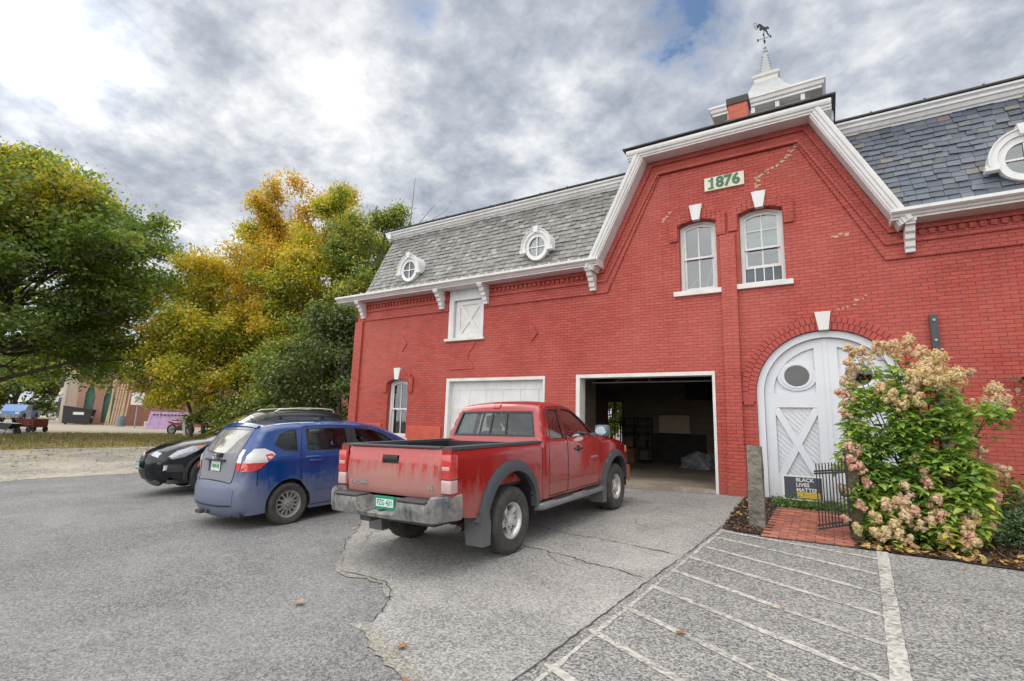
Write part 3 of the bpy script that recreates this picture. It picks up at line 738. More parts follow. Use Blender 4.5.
# ---------- loft door
x0,x1,z0,z1 = WL
mb = MB(); mb.prism([(x0,z0),(x1,z0),(x1,4.962),(x0,4.962)], XZ(.0), -.25, .02, 0, [[(x0+.17,z0+.02),(x1-.05,z0+.02),(x1-.05,4.66),(x0+.17,4.66)]]); ld = mb.build('loft_door', M_white, barn)
mb = MB(); mb.box((x0+.17,.10,z0+.02),(x1-.05,.14,4.66)); dr = mb.build('door_leaf', M_white2, ld)
def xbrace(mb, xa, xb, za, zb, y, w, d):
    for (p, q_) in (((xa,za),(xb,zb)),((xa,zb),(xb,za))):
        L = math.dist(p, q_); ux, uz = (q_[0]-p[0])/L, (q_[1]-p[1])/L; nx_, nz_ = -uz*w/2, ux*w/2
        dd = d if p[1] == za else d-.003
        mb.prism([(p[0]+nx_,p[1]+nz_),(p[0]-nx_,p[1]-nz_),(q_[0]-nx_,q_[1]-nz_),(q_[0]+nx_,q_[1]+nz_)], XZ(y), 0, dd)
mb = MB(); xa, xb, za, zb = x0+.17, x1-.05, z0+.02, 4.66
mb.prism([(xa+.02,za+.02),(xb-.02,za+.02),(xb-.02,zb-.02),(xa+.02,zb-.02)], XZ(.10), 0, .03, 0, [[(xa+.17,za+.13),(xb-.15,za+.13),(xb-.15,zb-.13),(xa+.17,zb-.13)]])
xbrace(mb, xa+.18, xb-.16, za+.14, zb-.14, .099, .10, .027); mb.build('brace', M_white, ld)
mb = MB(); mb.box((x0-.09,-.09,z0-.075),(x1+.06,.2,z0-.001), bev=.01); mb.build('sill', M_white2, ld)
# ---------- garage openings
def casing(x0, x1, z1, zb0, zb1, name='garage_frame'):
    m2 = MB(); w_ = .10
    m2.box((x0,-.02,zb0),(x0+w_,.30,z1-w_*.8)); m2.box((x1-w_*.55,-.02,zb1),(x1,.30,z1-w_*.8)); m2.box((x0,-.022,z1-w_*.8+.001),(x1,.301,z1)); return m2.build(name, M_white2, barn)
casing(WG[0], WG[1], WG[3], gz(WG[0],0)-.05, gz(WG[1],0)-.05)
casing(WO[0], WO[1], WO[3], gz(WO[0],0)-.05, gz(WO[1],0)-.05)
gx0, gx1 = WG[0]+.10, WG[1]-.055
mb = MB(); mb.box((gx0,.16,-.4),(gx1,.20,2.34)); gd = mb.build('garage_door', M_white, barn)
mb = MB()
for r_ in range(4):
    zb = -.28+r_*.62; mb.box((gx0,.145,zb-.012),(gx1,.159,zb+.045)); mb.box((gx0,.145,zb+.53),(gx1,.159,zb+.575))
    for c_ in range(6):
        xx = gx0+(gx1-gx0)*c_/5.5
        if xx < gx1-.1: mb.box((xx,.146,zb+.046),(xx+.07,.159,zb+.529))
mb.build('door_rails', M_white, gd)
# arched carriage door
M_arch_glass = M_glass
ad0, ad1 = AD[0], AD[1]
def arch_poly(r_, zb, x0=None, x1=None):
    return [(.03-r_,zb),(.03+r_,zb)]+arc(.03,1.95,r_,0,180,32)
mb = MB(); mb.prism(arch_poly(1.205,-.12), XZ(.06), -.2, .0, 0, [arch_poly(1.08,-.04)]); cd = mb.build('arched_door', M_door, barn, None)
mb = MB(); mb.prism(arch_poly(1.085,-.10), XZ(.21), -.05, 0); mb.build('door_leaf', M_door, cd)
mb = MB()
def leaf(sg):
    X_ = lambda u: .03+sg*u
    rr_ = 1.075
    def A(r_, u0, u1, n=14):
        t0, t1 = math.acos(min(1, u1/r_)), math.acos(max(0, u0/r_)); return [(X_(r_*math.cos(t0+(t1-t0)*i/n)), 1.95+r_*math.sin(t0+(t1-t0)*i/n)) for i in range(n+1)]
    def fix(p): return p if sg > 0 else p[::-1]
    # stiles and rails frame with panel openings
    outer_ = [(X_(.006),-.06),(X_(rr_),-.06)]+A(rr_,.006,rr_)
    upper = [(X_(.19),1.97),(X_(.90),1.97)]+A(.915,.19,.90)
    lower = [(X_(.19),.30),(X_(.90),.30),(X_(.90),1.70),(X_(.19),1.70)]
    mb.prism(fix(outer_), XZ(.20), 0, .045, 0, [upper, lower])
    xbrace(mb, X_(.19), X_(.90), .30, 1.70, .199, .12, .038)
    mb.prism(circle(X_(.50),2.31,.335,.29,32), XZ(.20), .0, .03, 0, [circle(X_(.50),2.31,.215,.205,32)])
    mb.prism(circle(X_(.50),2.31,.27,.245,32), XZ(.20), .03, .045, 0, [circle(X_(.50),2.31,.222,.212,32)])
    # diagonal boarding
    for i in range(-14, 18):
        a_ = .19+i*.1; p, q_ = [a_, .30], [a_+1.40, 1.70]
        if p[0] < .19: p = [.19, .30+(.19-a_)]
        if q_[0] > .90: q_ = [.90, .30+(.90-a_)]
        if p[0] >= q_[0]-.02: continue
        mb.prism(fix([(X_(p[0]),p[1]),(X_(p[0]+.012),p[1]),(X_(q_[0]),q_[1]-.012),(X_(q_[0]),q_[1])]), XZ(.205), 0, .012)
leaf(-1); leaf(1)
mb.box((-.005,.14,-.05),(.065,.155,3.02)); mb.build('door_frame', M_door, cd)
for sg in (-1, 1):
    mb = MB(); mb.prism(circle(.03+sg*.50,2.31,.218,.208,32), XZ(.185), 0, .01); mb.build('oval_window', glass_mat('dark_door_glass', (.10,.11,.12), .8) if sg < 0 else bpy.data.materials['dark_door_glass'], cd)
mb = MB()
for i in range(45):
    a0 = 180*i/45+.35; a1 = 180*(i+1)/45-.35
    if 86.5 < (a0+a1)/2 < 93.5: continue
    p = [(.03+r_*math.cos(R(a)), 1.95+r_*math.sin(R(a))) for r_, a in ((1.215,a0),(1.345,a0),(1.345,a1),(1.215,a1))]; mb.prism(p, XZ(0), -.01, .022+.008*random.random())
    p = [(.03+r_*math.cos(R(a)), 1.95+r_*math.sin(R(a))) for r_, a in ((1.352,a0+1.9),(1.47,a0+1.9),(1.47,a1+1.9),(1.352,a1+1.9))]; mb.prism(p, XZ(0), -.01, .022+.008*random.random())
for sg in (-1, 1):
    xx = .03+sg*1.345; mb.box((xx-.125,-.03,1.80),(xx+.125,-.001,1.945)); mb.box((xx-.09,-.045,1.74),(xx+.09,-.001,1.799))
mb.build('arch_voussoirs', M_brick_sm, barn)
mb = MB(); mb.prism([(-.05,3.15),(.11,3.15),(.16,3.50),(-.10,3.50)], XZ(0), -.02, .09); mb.build('keystone', M_white, barn)
# date stone
mb = MB(); M4 = Matrix.Translation((XC+.0,-.0,6.555))
mb.box((-2.01,-.045,6.41),(-1.21,.0,6.71)); ds = mb.build('date_stone', plain('cream_stone', (.66,.64,.52), .7, .12, 4), barn)
tm = text_mesh('1876', .33, .006, .034, .98); tm.transform(Matrix.Translation((-1.61+0,-.052,6.56)) @ Matrix.Rotation(R(90), 4, 'X')); tm.name = 'numerals'
new_obj('numerals', tm, M_green, ds)
mb = MB(); mb.box((-1.935,-.0585,6.442),(-1.815,-.0462,6.474)); mb.box((-1.925,-.0583,6.618),(-1.885,-.0463,6.652)); mb.build('numeral_serif', M_green, ds)
# anchors, ghost outlines and patches in the brickwork
def diamond(x, z, w_, h_):
    m2 = MB(); m2.prism([(x-w_,z),(x,z-h_),(x+w_,z),(x,z+h_)], XZ(0), -.01, .03); m2.build('wall_anchor', M_brick, barn)
diamond(-10.88,3.53,.17,.25); diamond(-6.36,3.54,.19,.24)
mb = MB(); mb.prism([(-9.0,3.42),(-8.72,3.12),(-8.75,2.98),(-9.0,2.66),(-8.15,2.68),(-8.22,2.83),(-8.38,2.95),(-8.35,3.12),(-8.12,3.42)], XZ(0), -.01, .022); mb.build('brick_corbel', M_brick, barn)
for a, b in (((-10.50,.66),(-9.20,1.08)),((-12.66,.68),(-11.55,1.10))):
    mb = MB(); mb.box((a[0],-.05,a[1]),(b[0],-.001,b[1]), bev=.01); mb.build('brick_patch', M_patchred, barn)
mb = MB(); rr = random.Random(5)
def mortar_trail(pts, n, s):
    for i in range(n):
        f_ = i/max(1, n-1)*(len(pts)-1); j = min(int(f_), len(pts)-2); t_ = f_-j
        x = pts[j][0]+(pts[j+1][0]-pts[j][0])*t_+rr.gauss(0, .025); z = pts[j][1]+(pts[j+1][1]-pts[j][1])*t_+rr.gauss(0, .02)
        w_, h_ = s*rr.uniform(.5, 1.3), s*rr.uniform(.3, .8)
        q_ = [(x+w_*math.cos(a)*rr.uniform(.6,1.2), z+h_*math.sin(a)*rr.uniform(.6,1.2)) for a in np.linspace(0, 2*PI, 8)[:-1]]; mb.prism(q_, XZ(0), -.005, .003+.0006*i)
mortar_trail([(-.98,6.22),(-.98,6.45),(-.72,6.62),(-.4,6.80),(-.22,7.02)], 30, .042)
mortar_trail([(.30,3.52),(.55,3.66),(.72,3.74)], 8, .035); mortar_trail([(.3,5.0),(.55,5.0)], 5, .045); mortar_trail([(-2.95,5.9),(-2.75,6.1)], 5, .05); mortar_trail([(2.3,2.0),(2.6,2.0)], 3, .06)
mb.build('mortar_crack', M_mortar, barn)
# iron strap post beside the arch
mb = MB(); mb.box((1.585,-.10,-.3),(1.695,-.03,3.30), bev=.008); dp = mb.build('iron_strap', plain('dark_iron_strap', (.045,.05,.055), .5, .3, 6), barn)
mb = MB()
for z in (3.2,2.85,2.4,1.9,1.3): mb.lathe([(0,.0),(.022,.0),(.018,.02),(0,.024)], 'y', (1.64,-.124,z), 10)
mb.build('bolts', M_metalroof, dp)
# ---------- chimney, cupola, weathervane
mb = MB(); mb.box((-1.74,2.0,7.3),(-1.27,2.5,9.62)); ch = mb.build('chimney', brick_mat('orange_chimney_brick', (.42,.085,.05), (.52,.13,.07), (.26,.09,.06), streak=.2), barn)
mb = MB(); mb.box((-1.77,1.97,9.621),(-1.24,2.53,9.80)); mb.build('chimney_cap', M_roofedge, ch)
CX, CY = -.95, 4.40
mb = MB(); mb.box((CX-1.05,CY-1.05,7.7),(CX+1.05,CY+1.05,9.9)); cup = mb.build('cupola', M_white, barn)
mb = MB()
PR = [(1.05,9.55),(1.09,9.60),(1.09,9.70),(1.06,9.72),(1.06,10.06),(1.34,10.08),(1.34,10.14),(1.38,10.17),(1.40,10.25),(1.43,10.28),(1.43,10.34),(.6,10.40)]
def sq_lathe(mb, prof, c):
    V = []; 
    for r_, z in prof:
        for sx, sy in ((-1,-1),(1,-1),(1,1),(-1,1)): V.append((c[0]+sx*r_, c[1]+sy*r_, z))
    n_ = len(prof); mb.add(V, [(i*4+k, i*4+(k+1)%4, (i+1)*4+(k+1)%4, (i+1)*4+k) for i in range(n_-1) for k in range(4)])
sq_lathe(mb, PR, (CX,CY)); mb.build('cupola_cornice', M_white, cup)
def cupb(a, b): m2 = MB(); m2.box(a, b); m2.build('cupola_bracket', M_white, cup)
for i in range(4):
    x = CX-.9+i*.6
    cupb((x-.05,CY-1.30,9.90),(x+.05,CY-1.07,10.075)); cupb((CX+1.07,CY-.9+i*.6-.05,9.90),(CX+1.30,CY-.9+i*.6+.05,10.075)); cupb((CX-1.30,CY-.9+i*.6-.05,9.90),(CX-1.07,CY-.9+i*.6+.05,10.075))
mb = MB(); sq_lathe(mb, [(1.40,10.345),(1.12,10.45),(.86,10.62),(.64,10.84),(.46,11.12),(.33,11.42)], (CX,CY)); mb.build('cupola_roof', M_metalroof, cup)
mb = MB(); sq_lathe(mb, [(.30,11.36),(.31,11.44),(.32,11.55),(.36,11.59),(.375,11.66),(.22,11.70),(.05,11.71)], (CX,CY)); mb.build('cupola_crown', M_white2, cup)
mb = MB(); sq_lathe(mb, [(.19,11.69),(.165,11.78),(.06,12.50),(.045,12.55),(.0,12.56)], (CX,CY))
for i in range(7):
    z = 11.80+i*.10; r_ = .165-(z-11.78)*.146
    for sx, sy in ((-1,-1),(1,-1),(1,1),(-1,1)): mb.sphere((CX+sx*r_, CY+sy*r_, z), .028, 6)
mb.lathe([(0,12.52),(.06,12.56),(.075,12.61),(.045,12.66),(.03,12.68),(.0,12.70)], 'z', (CX,CY,0), 14)
mb.lathe([(.03,12.68),(.05,12.72),(.02,12.82),(.012,12.86)], 'z', (CX,CY,0), 12)
mb.build('spire', M_metalroof, cup)
VS = .78
vane = thing('weathervane', 'dark iron weathervane with a running horse on the rod above the cupola spire', 'weathervane', (CX, CY, 12.80))
mb = MB(); mb.tube([(0,0,0),(0,0,.74)], .014, 8); mb.sphere((0,0,.20), .04, 10); mb.tube([(-.2,0,.30),(.2,0,.30)], .010, 6); mb.tube([(0,-.2,.30),(0,.2,.30)], .010, 6)
for x, y in ((-.22,0),(.22,0),(0,-.22),(0,.22)): mb.box((x-.03,y-.03,.27),(x+.03,y+.03,.33))
mb.build('rod', M_black, vane)
horse = [(-.42,.10),(-.36,.20),(-.20,.26),(-.02,.24),(.12,.26),(.24,.36),(.34,.40),(.40,.34),(.37,.29),(.29,.28),(.20,.14),(.30,.02),(.36,.04),(.38,-.04),(.30,-.04),(.16,.06),(.04,.08),(-.10,.08),(-.16,-.04),(-.26,-.08),(-.30,-.02),(-.22,.02),(-.24,.12),(-.32,.06),(-.44,-.06),(-.50,-.03),(-.40,.05)]
ca, sa = math.cos(R(62)), math.sin(R(62))
mb = MB(); mb.prism(horse, lambda p, h: (p[0]*ca*.9-h*sa, p[0]*sa*.9+h*ca, .58+p[1]*.8), -.012, .012); mb.build('horse', M_black, vane)
mb = MB(); mb.tube([(.30*ca,-.30*-sa*0+.0,.50),(-.55*ca,-.55*sa,.56)], .010, 6)
for i in range(20):
    a0, a1 = 2*PI*i/20, 2*PI*(i+1)/20; f_ = lambda a: (-.50*ca+.12*math.cos(a)*ca, -.50*sa+.12*math.cos(a)*sa, .57+.12*math.sin(a)); mb.tube([f_(a0), f_(a1)], .009, 5, cap=False)
mb.build('sulky_wheel', M_black, vane)
vane.scale = (VS, VS, .86)
# ---------- garage room
k = N('painted_block_inside'); X, Y, Z = k.xyz(); b = k.n('ShaderNodeTexBrick'); k.l(k.comb(k.math('ADD', X, Y), Z), b.inputs['Vector']); b.inputs['Scale'].default_value = 1; b.inputs['Brick Width'].default_value = .4; b.inputs['Row Height'].default_value = .2; b.inputs['Mortar Size'].default_value = .012
b.inputs['Color1'].default_value = (.17,.135,.10,1); b.inputs['Color2'].default_value = (.21,.17,.13,1); b.inputs['Mortar'].default_value = (.16,.12,.09,1)
lower_dark = k.ramp(Z, [(1.08, 0.0), (1.09, 1.0)]); 
M_room = k.set(col=k.mix(k.noise(1.2, 5), k.mix(.3, b.outputs['Color'], (.10,.08,.06)), b.outputs['Color']), rough=.9, nrm=k.bump(b.outputs['Fac'], .3, .01))
M_roomfloor = soil('dusty_concrete', (.26,.22,.17), (.40,.34,.27), (.20,.16,.12), 8, .8)
mb = MB(); hx0, hx1, hz0, hz1 = -7.07, -6.44, .65, 2.12
mb.prism([(-9.6,-.3),(-1.2,-.3),(-1.2,3.1),(-9.6,3.1)], XZ(7.0), -.2, 0, 0, [[(hx0,hz0),(hx1,hz0),(hx1,hz1),(hx0,hz1)],[(-3.30,1.45),(-2.7,1.45),(-2.7,2.1),(-3.30,2.1)]])
mb.build('room_wall', M_room, barn)
for a_, b_ in (((-9.6,.36,-.3),(-9.4,6.99,3.1)),((-1.40,.36,-.3),(-1.2,6.99,3.1)),((-5.6,.36,-.3),(-5.5,2.2,3.1))): mb = MB(); mb.box(a_, b_); mb.build('room_wall', M_room, barn)
mb = MB(); mb.box((-9.39,.02,-.3),(-1.41,6.98,.012)); mb.build('room_floor', M_roomfloor, barn)
mb = MB(); mb.box((-9.39,.36,2.95),(-1.41,6.98,3.08)); 
for i in range(9): mb.box((-9.38,.7+i*.75,2.78),(-1.42,.78+i*.75,2.949))
mb.build('room_ceiling', M_dark, barn)
mb = MB(); mb.box((hx0+.0,7.02,hz0),(hx0+.035,7.08,hz1)); mb.box((hx1-.035,7.02,hz0),(hx1,7.08,hz1)); mb.box((hx0,7.021,(hz0+hz1)/2-.02),(hx1,7.079,(hz0+hz1)/2+.02)); mb.box(((hx0+hx1)/2-.013,7.025,hz0),((hx0+hx1)/2+.013,7.075,hz1)); rw = mb.build('rear_window', M_dark, barn)
mb = MB(); mb.box((-7.0,YB+.01,.4),(-6.5,YB+.02,.5)); 
mb = MB(); mb.box((-5.35,6.93,.02),(-3.52,6.985,1.03)); mb.build('wainscot', M_dark, barn)
# opening in the rear wall behind the room window is cut by rebuilding that wall in pieces
bpy.data.objects.remove([o for o in barn.children if o.name.startswith('rear_wall')][0])
mb = MB(); mb.prism([(-13.0,-.7),(9.8,-.7),(9.8,5.1),(-13.0,5.1)], XZ(YB-.3), -.3, 0, 0, [[(-8.4,.2),(-5.9,.2),(-5.9,2.6),(-8.4,2.6)],[(-4.0,1.2),(-2.0,1.2),(-2.0,2.4),(-4.0,2.4)]]); mb.build('rear_wall', M_brick, barn)
M_steelgrey = plain('dull_track_steel', (.10,.10,.10), .6)
mb = MB(); mb.tube([(-5.0,1.2,2.55),(-3.0,1.0,2.55)], .02, 6); mb.tube([(-4.3,.5,2.3),(-3.5,.9,2.62)], .018, 6); mb.box((-3.62,.9,2.32),(-3.57,.95,2.62)); mb.box((-4.9,.5,2.26),(-2.0,.54,2.29)); mb.build('door_track', M_steelgrey, barn)
mb = MB(); mb.box((-4.0,6.3,2.2),(-3.3,6.9,2.7)); mb.build('heater_duct', M_dark, barn)
# ================================================================== VEHICLES
def paint_mat(name, col, dirt_col, z_lo, z_hi, amt=.8, fl=.25, flake=True, dz=.35, drips=True, tail=None, coat=1.0, spec=.5):
    k = N(name); X, Y, Z = k.xyz()
    n1 = k.noise(3.2, 6, .65); n2 = k.noise(14, 5, .7)
    st = k.noise(1.0, 5, .65, k.comb(k.math('MULTIPLY', k.math('ADD', X, k.math('MULTIPLY', Y, 1.7)), 11.0), k.math('MULTIPLY', Y, 9.0), k.math('MULTIPLY', Z, 1.6)))
    h = k.math('ADD', Z, k.math('ADD', k.math('MULTIPLY', n1, -dz), k.math('ADD', k.math('MULTIPLY', st, -dz*1.1 if drips else 0.0), k.math('MULTIPLY', n2, -dz*.25))))
    if tail is not None:   # road film thrown up onto the tail
        h = k.math('SUBTRACT', h, k.math('MULTIPLY', k.math('SUBTRACT', tail, X, None, True), 1.7))
    m = k.math('SUBTRACT', 1.0, k.math('DIVIDE', k.math('SUBTRACT', h, z_lo), z_hi-z_lo), clamp=True)
    m = k.math('MULTIPLY', k.ramp(m, [(.12, 0.0), (.42, .62), (.85, 1.0)]), amt)
    film = k.math('ADD', m, k.math('MULTIPLY', k.ramp(n1, [(.4, 0.0), (.75, 1.0)]), .035), clamp=True)
    c = k.mix(film, col, dirt_col)
    rg = k.math('ADD', fl, k.math('MULTIPLY', film, .55), clamp=True)
    return k.set(col=c, rough=rg, spec=spec, coat=k.math('MULTIPLY', k.math('SUBTRACT', 1.0, k.math('MULTIPLY', film, 1.15), clamp=True), coat), coatr=.06)
def dusty(name, col, rough=.6, dust=(.30,.27,.24), z0=.2, z1=.75, amt=.6):
    k = N(name); X, Y, Z = k.xyz(); n1 = k.noise(6, 6, .7)
    m = k.math('MULTIPLY', k.ramp(k.math('ADD', Z, k.math('MULTIPLY', n1, -.4)), [(max(0, z0-.2), 1.0), (min(1, z1-.2), .12)]), amt)
    return k.set(col=k.mix(m, col, dust), rough=rough, spec=.4, nrm=k.bump(k.noise(60, 3), .08, .003))
M_tyre = plain('tyre_rubber', (.028,.028,.029), .85, .35, 14, .25, 60)
M_tyre2 = plain('dusty_tyre_rubber', (.05,.048,.046), .9, .3, 12, .25, 60)
M_rim = plain('silver_alloy', (.60,.59,.57), .36, .16, 9, .05, metal=.6)
M_rimg = plain('grey_steel_rim', (.26,.255,.25), .5, .2, 9, .05, metal=.4)
M_well = plain('wheel_well_black', (.012,.012,.012), .95, .3, 6, .1)
M_trim = dusty('grey_plastic_flare', (.048,.058,.068), .5, (.22,.215,.205), .25, .75, .38)
M_bplastic = plain('black_plastic', (.02,.02,.021), .5, .3, 10, .1)
kk = N('dirty_bumper_steel'); n1_ = kk.noise(5, 6, .7); X_, Y_, Z_ = kk.xyz(); st_ = kk.noise(1, 4, .6, kk.comb(kk.math('MULTIPLY', Y_, 14.0), kk.math('MULTIPLY', X_, 6.0), kk.math('MULTIPLY', Z_, 2.5)))
mm_ = kk.ramp(kk.math('ADD', kk.math('MULTIPLY', n1_, .6), kk.math('MULTIPLY', st_, .4)), [(.40, 0.0), (.62, 1.0)])
M_chrome = kk.set(col=kk.mix(mm_, (.075,.085,.10), (.33,.315,.29)), rough=kk.math('ADD', .25, kk.math('MULTIPLY', mm_, .45)), metal=.35, nrm=kk.bump(n1_, .08, .004))
M_steel = plain('step_bar_grey', (.24,.25,.26), .42, .2, 8, .1, metal=.5)
M_seat = plain('grey_seat_cloth', (.055,.055,.058), .9, .2, 10, .1)
M_cglass = glass_mat('tinted_car_glass', (.34,.38,.38), 1.35, .015)
M_cglass4 = glass_mat('clear_hatchback_glass', (.84,.88,.87), .62, .015)
M_cglass3 = glass_mat('rear_cab_glass', (.42,.46,.46), .75, .015)
M_cglass2 = glass_mat('clear_car_glass', (.62,.68,.68), 1.35, .015)
kk = N('dusty_rear_glass'); t_ = kk.n('ShaderNodeBsdfTransparent'); t_.inputs[0].default_value = (.5,.53,.53,1); g_ = kk.n('ShaderNodeBsdfGlossy'); g_.inputs['Roughness'].default_value = .05
fr_ = kk.n('ShaderNodeFresnel'); fr_.inputs[0].default_value = 1.6; m1_ = kk.n('ShaderNodeMixShader'); kk.l(kk.math('MULTIPLY', fr_.outputs[0], 2.6, clamp=True), m1_.inputs[0]); kk.l(t_.outputs[0], m1_.inputs[1]); kk.l(g_.outputs[0], m1_.inputs[2])
df_ = kk.n('ShaderNodeBsdfDiffuse'); df_.inputs[0].default_value = (.42,.41,.39,1); m2_ = kk.n('ShaderNodeMixShader'); kk.l(kk.ramp(kk.noise(5, 5, .7), [(.35, .25), (.7, .62)]), m2_.inputs[0]); kk.l(m1_.outputs[0], m2_.inputs[1]); kk.l(df_.outputs[0], m2_.inputs[2]); kk.l(m2_.outputs[0], kk.out.inputs['Surface'])
M_dustglass = kk.m
def lens(name, col, rough=.12):
    k = N(name); return k.set(col=k.mix(k.ramp(k.noise(9, 5, .7), [(.4, 0.0), (.8, .4)]), col, tuple(.5*c+.2 for c in col)), rough=rough, coat=.8, coatr=.05, nrm=k.bump(k.noise(60, 1), .12, .003))
M_red_lens = lens('red_lens', (.50,.022,.018)); M_clear_lens = lens('clear_lens', (.60,.60,.60)); M_amber = lens('amber_lens', (.62,.16,.03)); M_pink_lens = lens('faded_clear_lens', (.50,.33,.31))
M_plate_g = plain('green_plate', (.012,.22,.135), .5, .15, 30, .05); M_plate_w = plain('white_plate_ink', (.62,.72,.66), .5, .1, 20, 0); M_plate_p = plain('pale_green_plate', (.50,.60,.50), .5, .12, 25, 0)
M_headl = glass_mat('headlamp_lens', (.85,.87,.9), 1.6)
M_reflector = plain('lamp_reflector', (.42,.44,.47), .3, .4, 26, .3, metal=.5)
M_badge = plain('badge_chrome', (.62,.62,.63), .25, .1, 20, 0, metal=.8)
M_skid = plain('dirty_underbody', (.06,.055,.05), .9, .4, 6, .2)
M_exh = plain('rusty_exhaust', (.12,.095,.075), .6, .3, 14, .2, metal=.5)

def surf(fn, outer, holes=(), step=.06, depth=None, h=0.0):
    """panel: 2D polygon lifted by fn(P(n,2), off)->(n,3); depth gives it returned edges"""
    V2, T, B = fill2d(outer, holes, step); P = np.array(V2); top = fn(P, h); V = [tuple(p) for p in top]; Fc = [tuple(t) for t in T]
    if depth:
        bot = fn(P, h-depth); n = len(V); ids = {}
        for a, b in B:
            for i in (a, b):
                if i not in ids: ids[i] = len(V); V.append(tuple(bot[i]))
        for a, b in B: Fc.append((b, a, ids[a], ids[b]))
    return V, Fc
class Shape:
    """vehicle skin: side chart y=±W(x,z) and a belt chart running over the silhouette"""
    def __init__(s, sil, w_fn, r=.06, bow=None):
        s.sil = np.array(sil, float); s.w = w_fn; s.r = r
        d = np.hypot(*np.diff(s.sil, axis=0).T); s.S = np.concatenate([[0], np.cumsum(d)]); s.L = s.S[-1]
        t = np.gradient(s.sil, axis=0); t /= np.linalg.norm(t, axis=1)[:,None]+1e-9; s.nr = np.stack([-t[:,1], t[:,0]], 1)
        s.bow = bow if bow is not None else np.zeros(len(s.sil)); s.Wb = s.W(s.sil)
    def W(s, P):
        P = np.atleast_2d(np.asarray(P, float)); w = s.w(P[:,0], P[:,1]); d = polydist(P, s.sil)
        e = np.clip((s.r-d)/s.r, 0, 1); return w - s.r*(1-np.sqrt(np.maximum(0, 1-e*e)))*.9
    def side(s, sg):
        def f(P, off):
            P = np.asarray(P, float); return np.stack([P[:,0], sg*(s.W(P)+off), P[:,1]], 1)
        return f
    def belt(s, P, off):
        P = np.asarray(P, float); q, t = P[:,0], P[:,1]; g = lambda a: np.interp(q, s.S, a)
        nx_, nz_ = g(s.nr[:,0]), g(s.nr[:,1]); o = off+g(s.bow)*(1-np.abs(t)**2.6)
        return np.stack([g(s.sil[:,0])+nx_*o, t*g(s.Wb), g(s.sil[:,1])+nz_*o], 1)
    def sx(s, i, f=0.0):
        return s.S[i]+(s.S[min(i+1, len(s.S)-1)]-s.S[i])*f
def bpoly(sh, i0, i1): return [(sh.S[i], -1) for i in range(i0, i1+1)]+[(sh.S[i], 1) for i in range(i1, i0-1, -1)]
def smooth_line(pts, per=5, sharp=()):
    """Catmull-Rom through points; indices in sharp stay corners"""
    out = []; n = len(pts); P = [np.array(p, float) for p in pts]
    for i in range(n-1):
        p0 = P[i-1] if i > 0 and i not in sharp else P[i]; p3 = P[i+2] if i+2 < n and (i+1) not in sharp else P[i+1]; p1, p2 = P[i], P[i+1]
        for j in range(per):
            t = j/per; out.append(tuple(.5*((2*p1)+(-p0+p2)*t+(2*p0-5*p1+4*p2-p3)*t*t+(-p0+3*p1-3*p2+p3)*t**3)))
    return out+[tuple(P[-1])]
def panel(name, fn, outer, mat, parent, holes=(), step=.06, depth=.012, h=0.0, smooth=38, label=None):
    m2 = MB(); m2.add(*surf(fn, outer, holes, step, depth, h)); o = m2.build(name, mat, parent, smooth, fix=False)
    if label: o['label'] = label
    return o
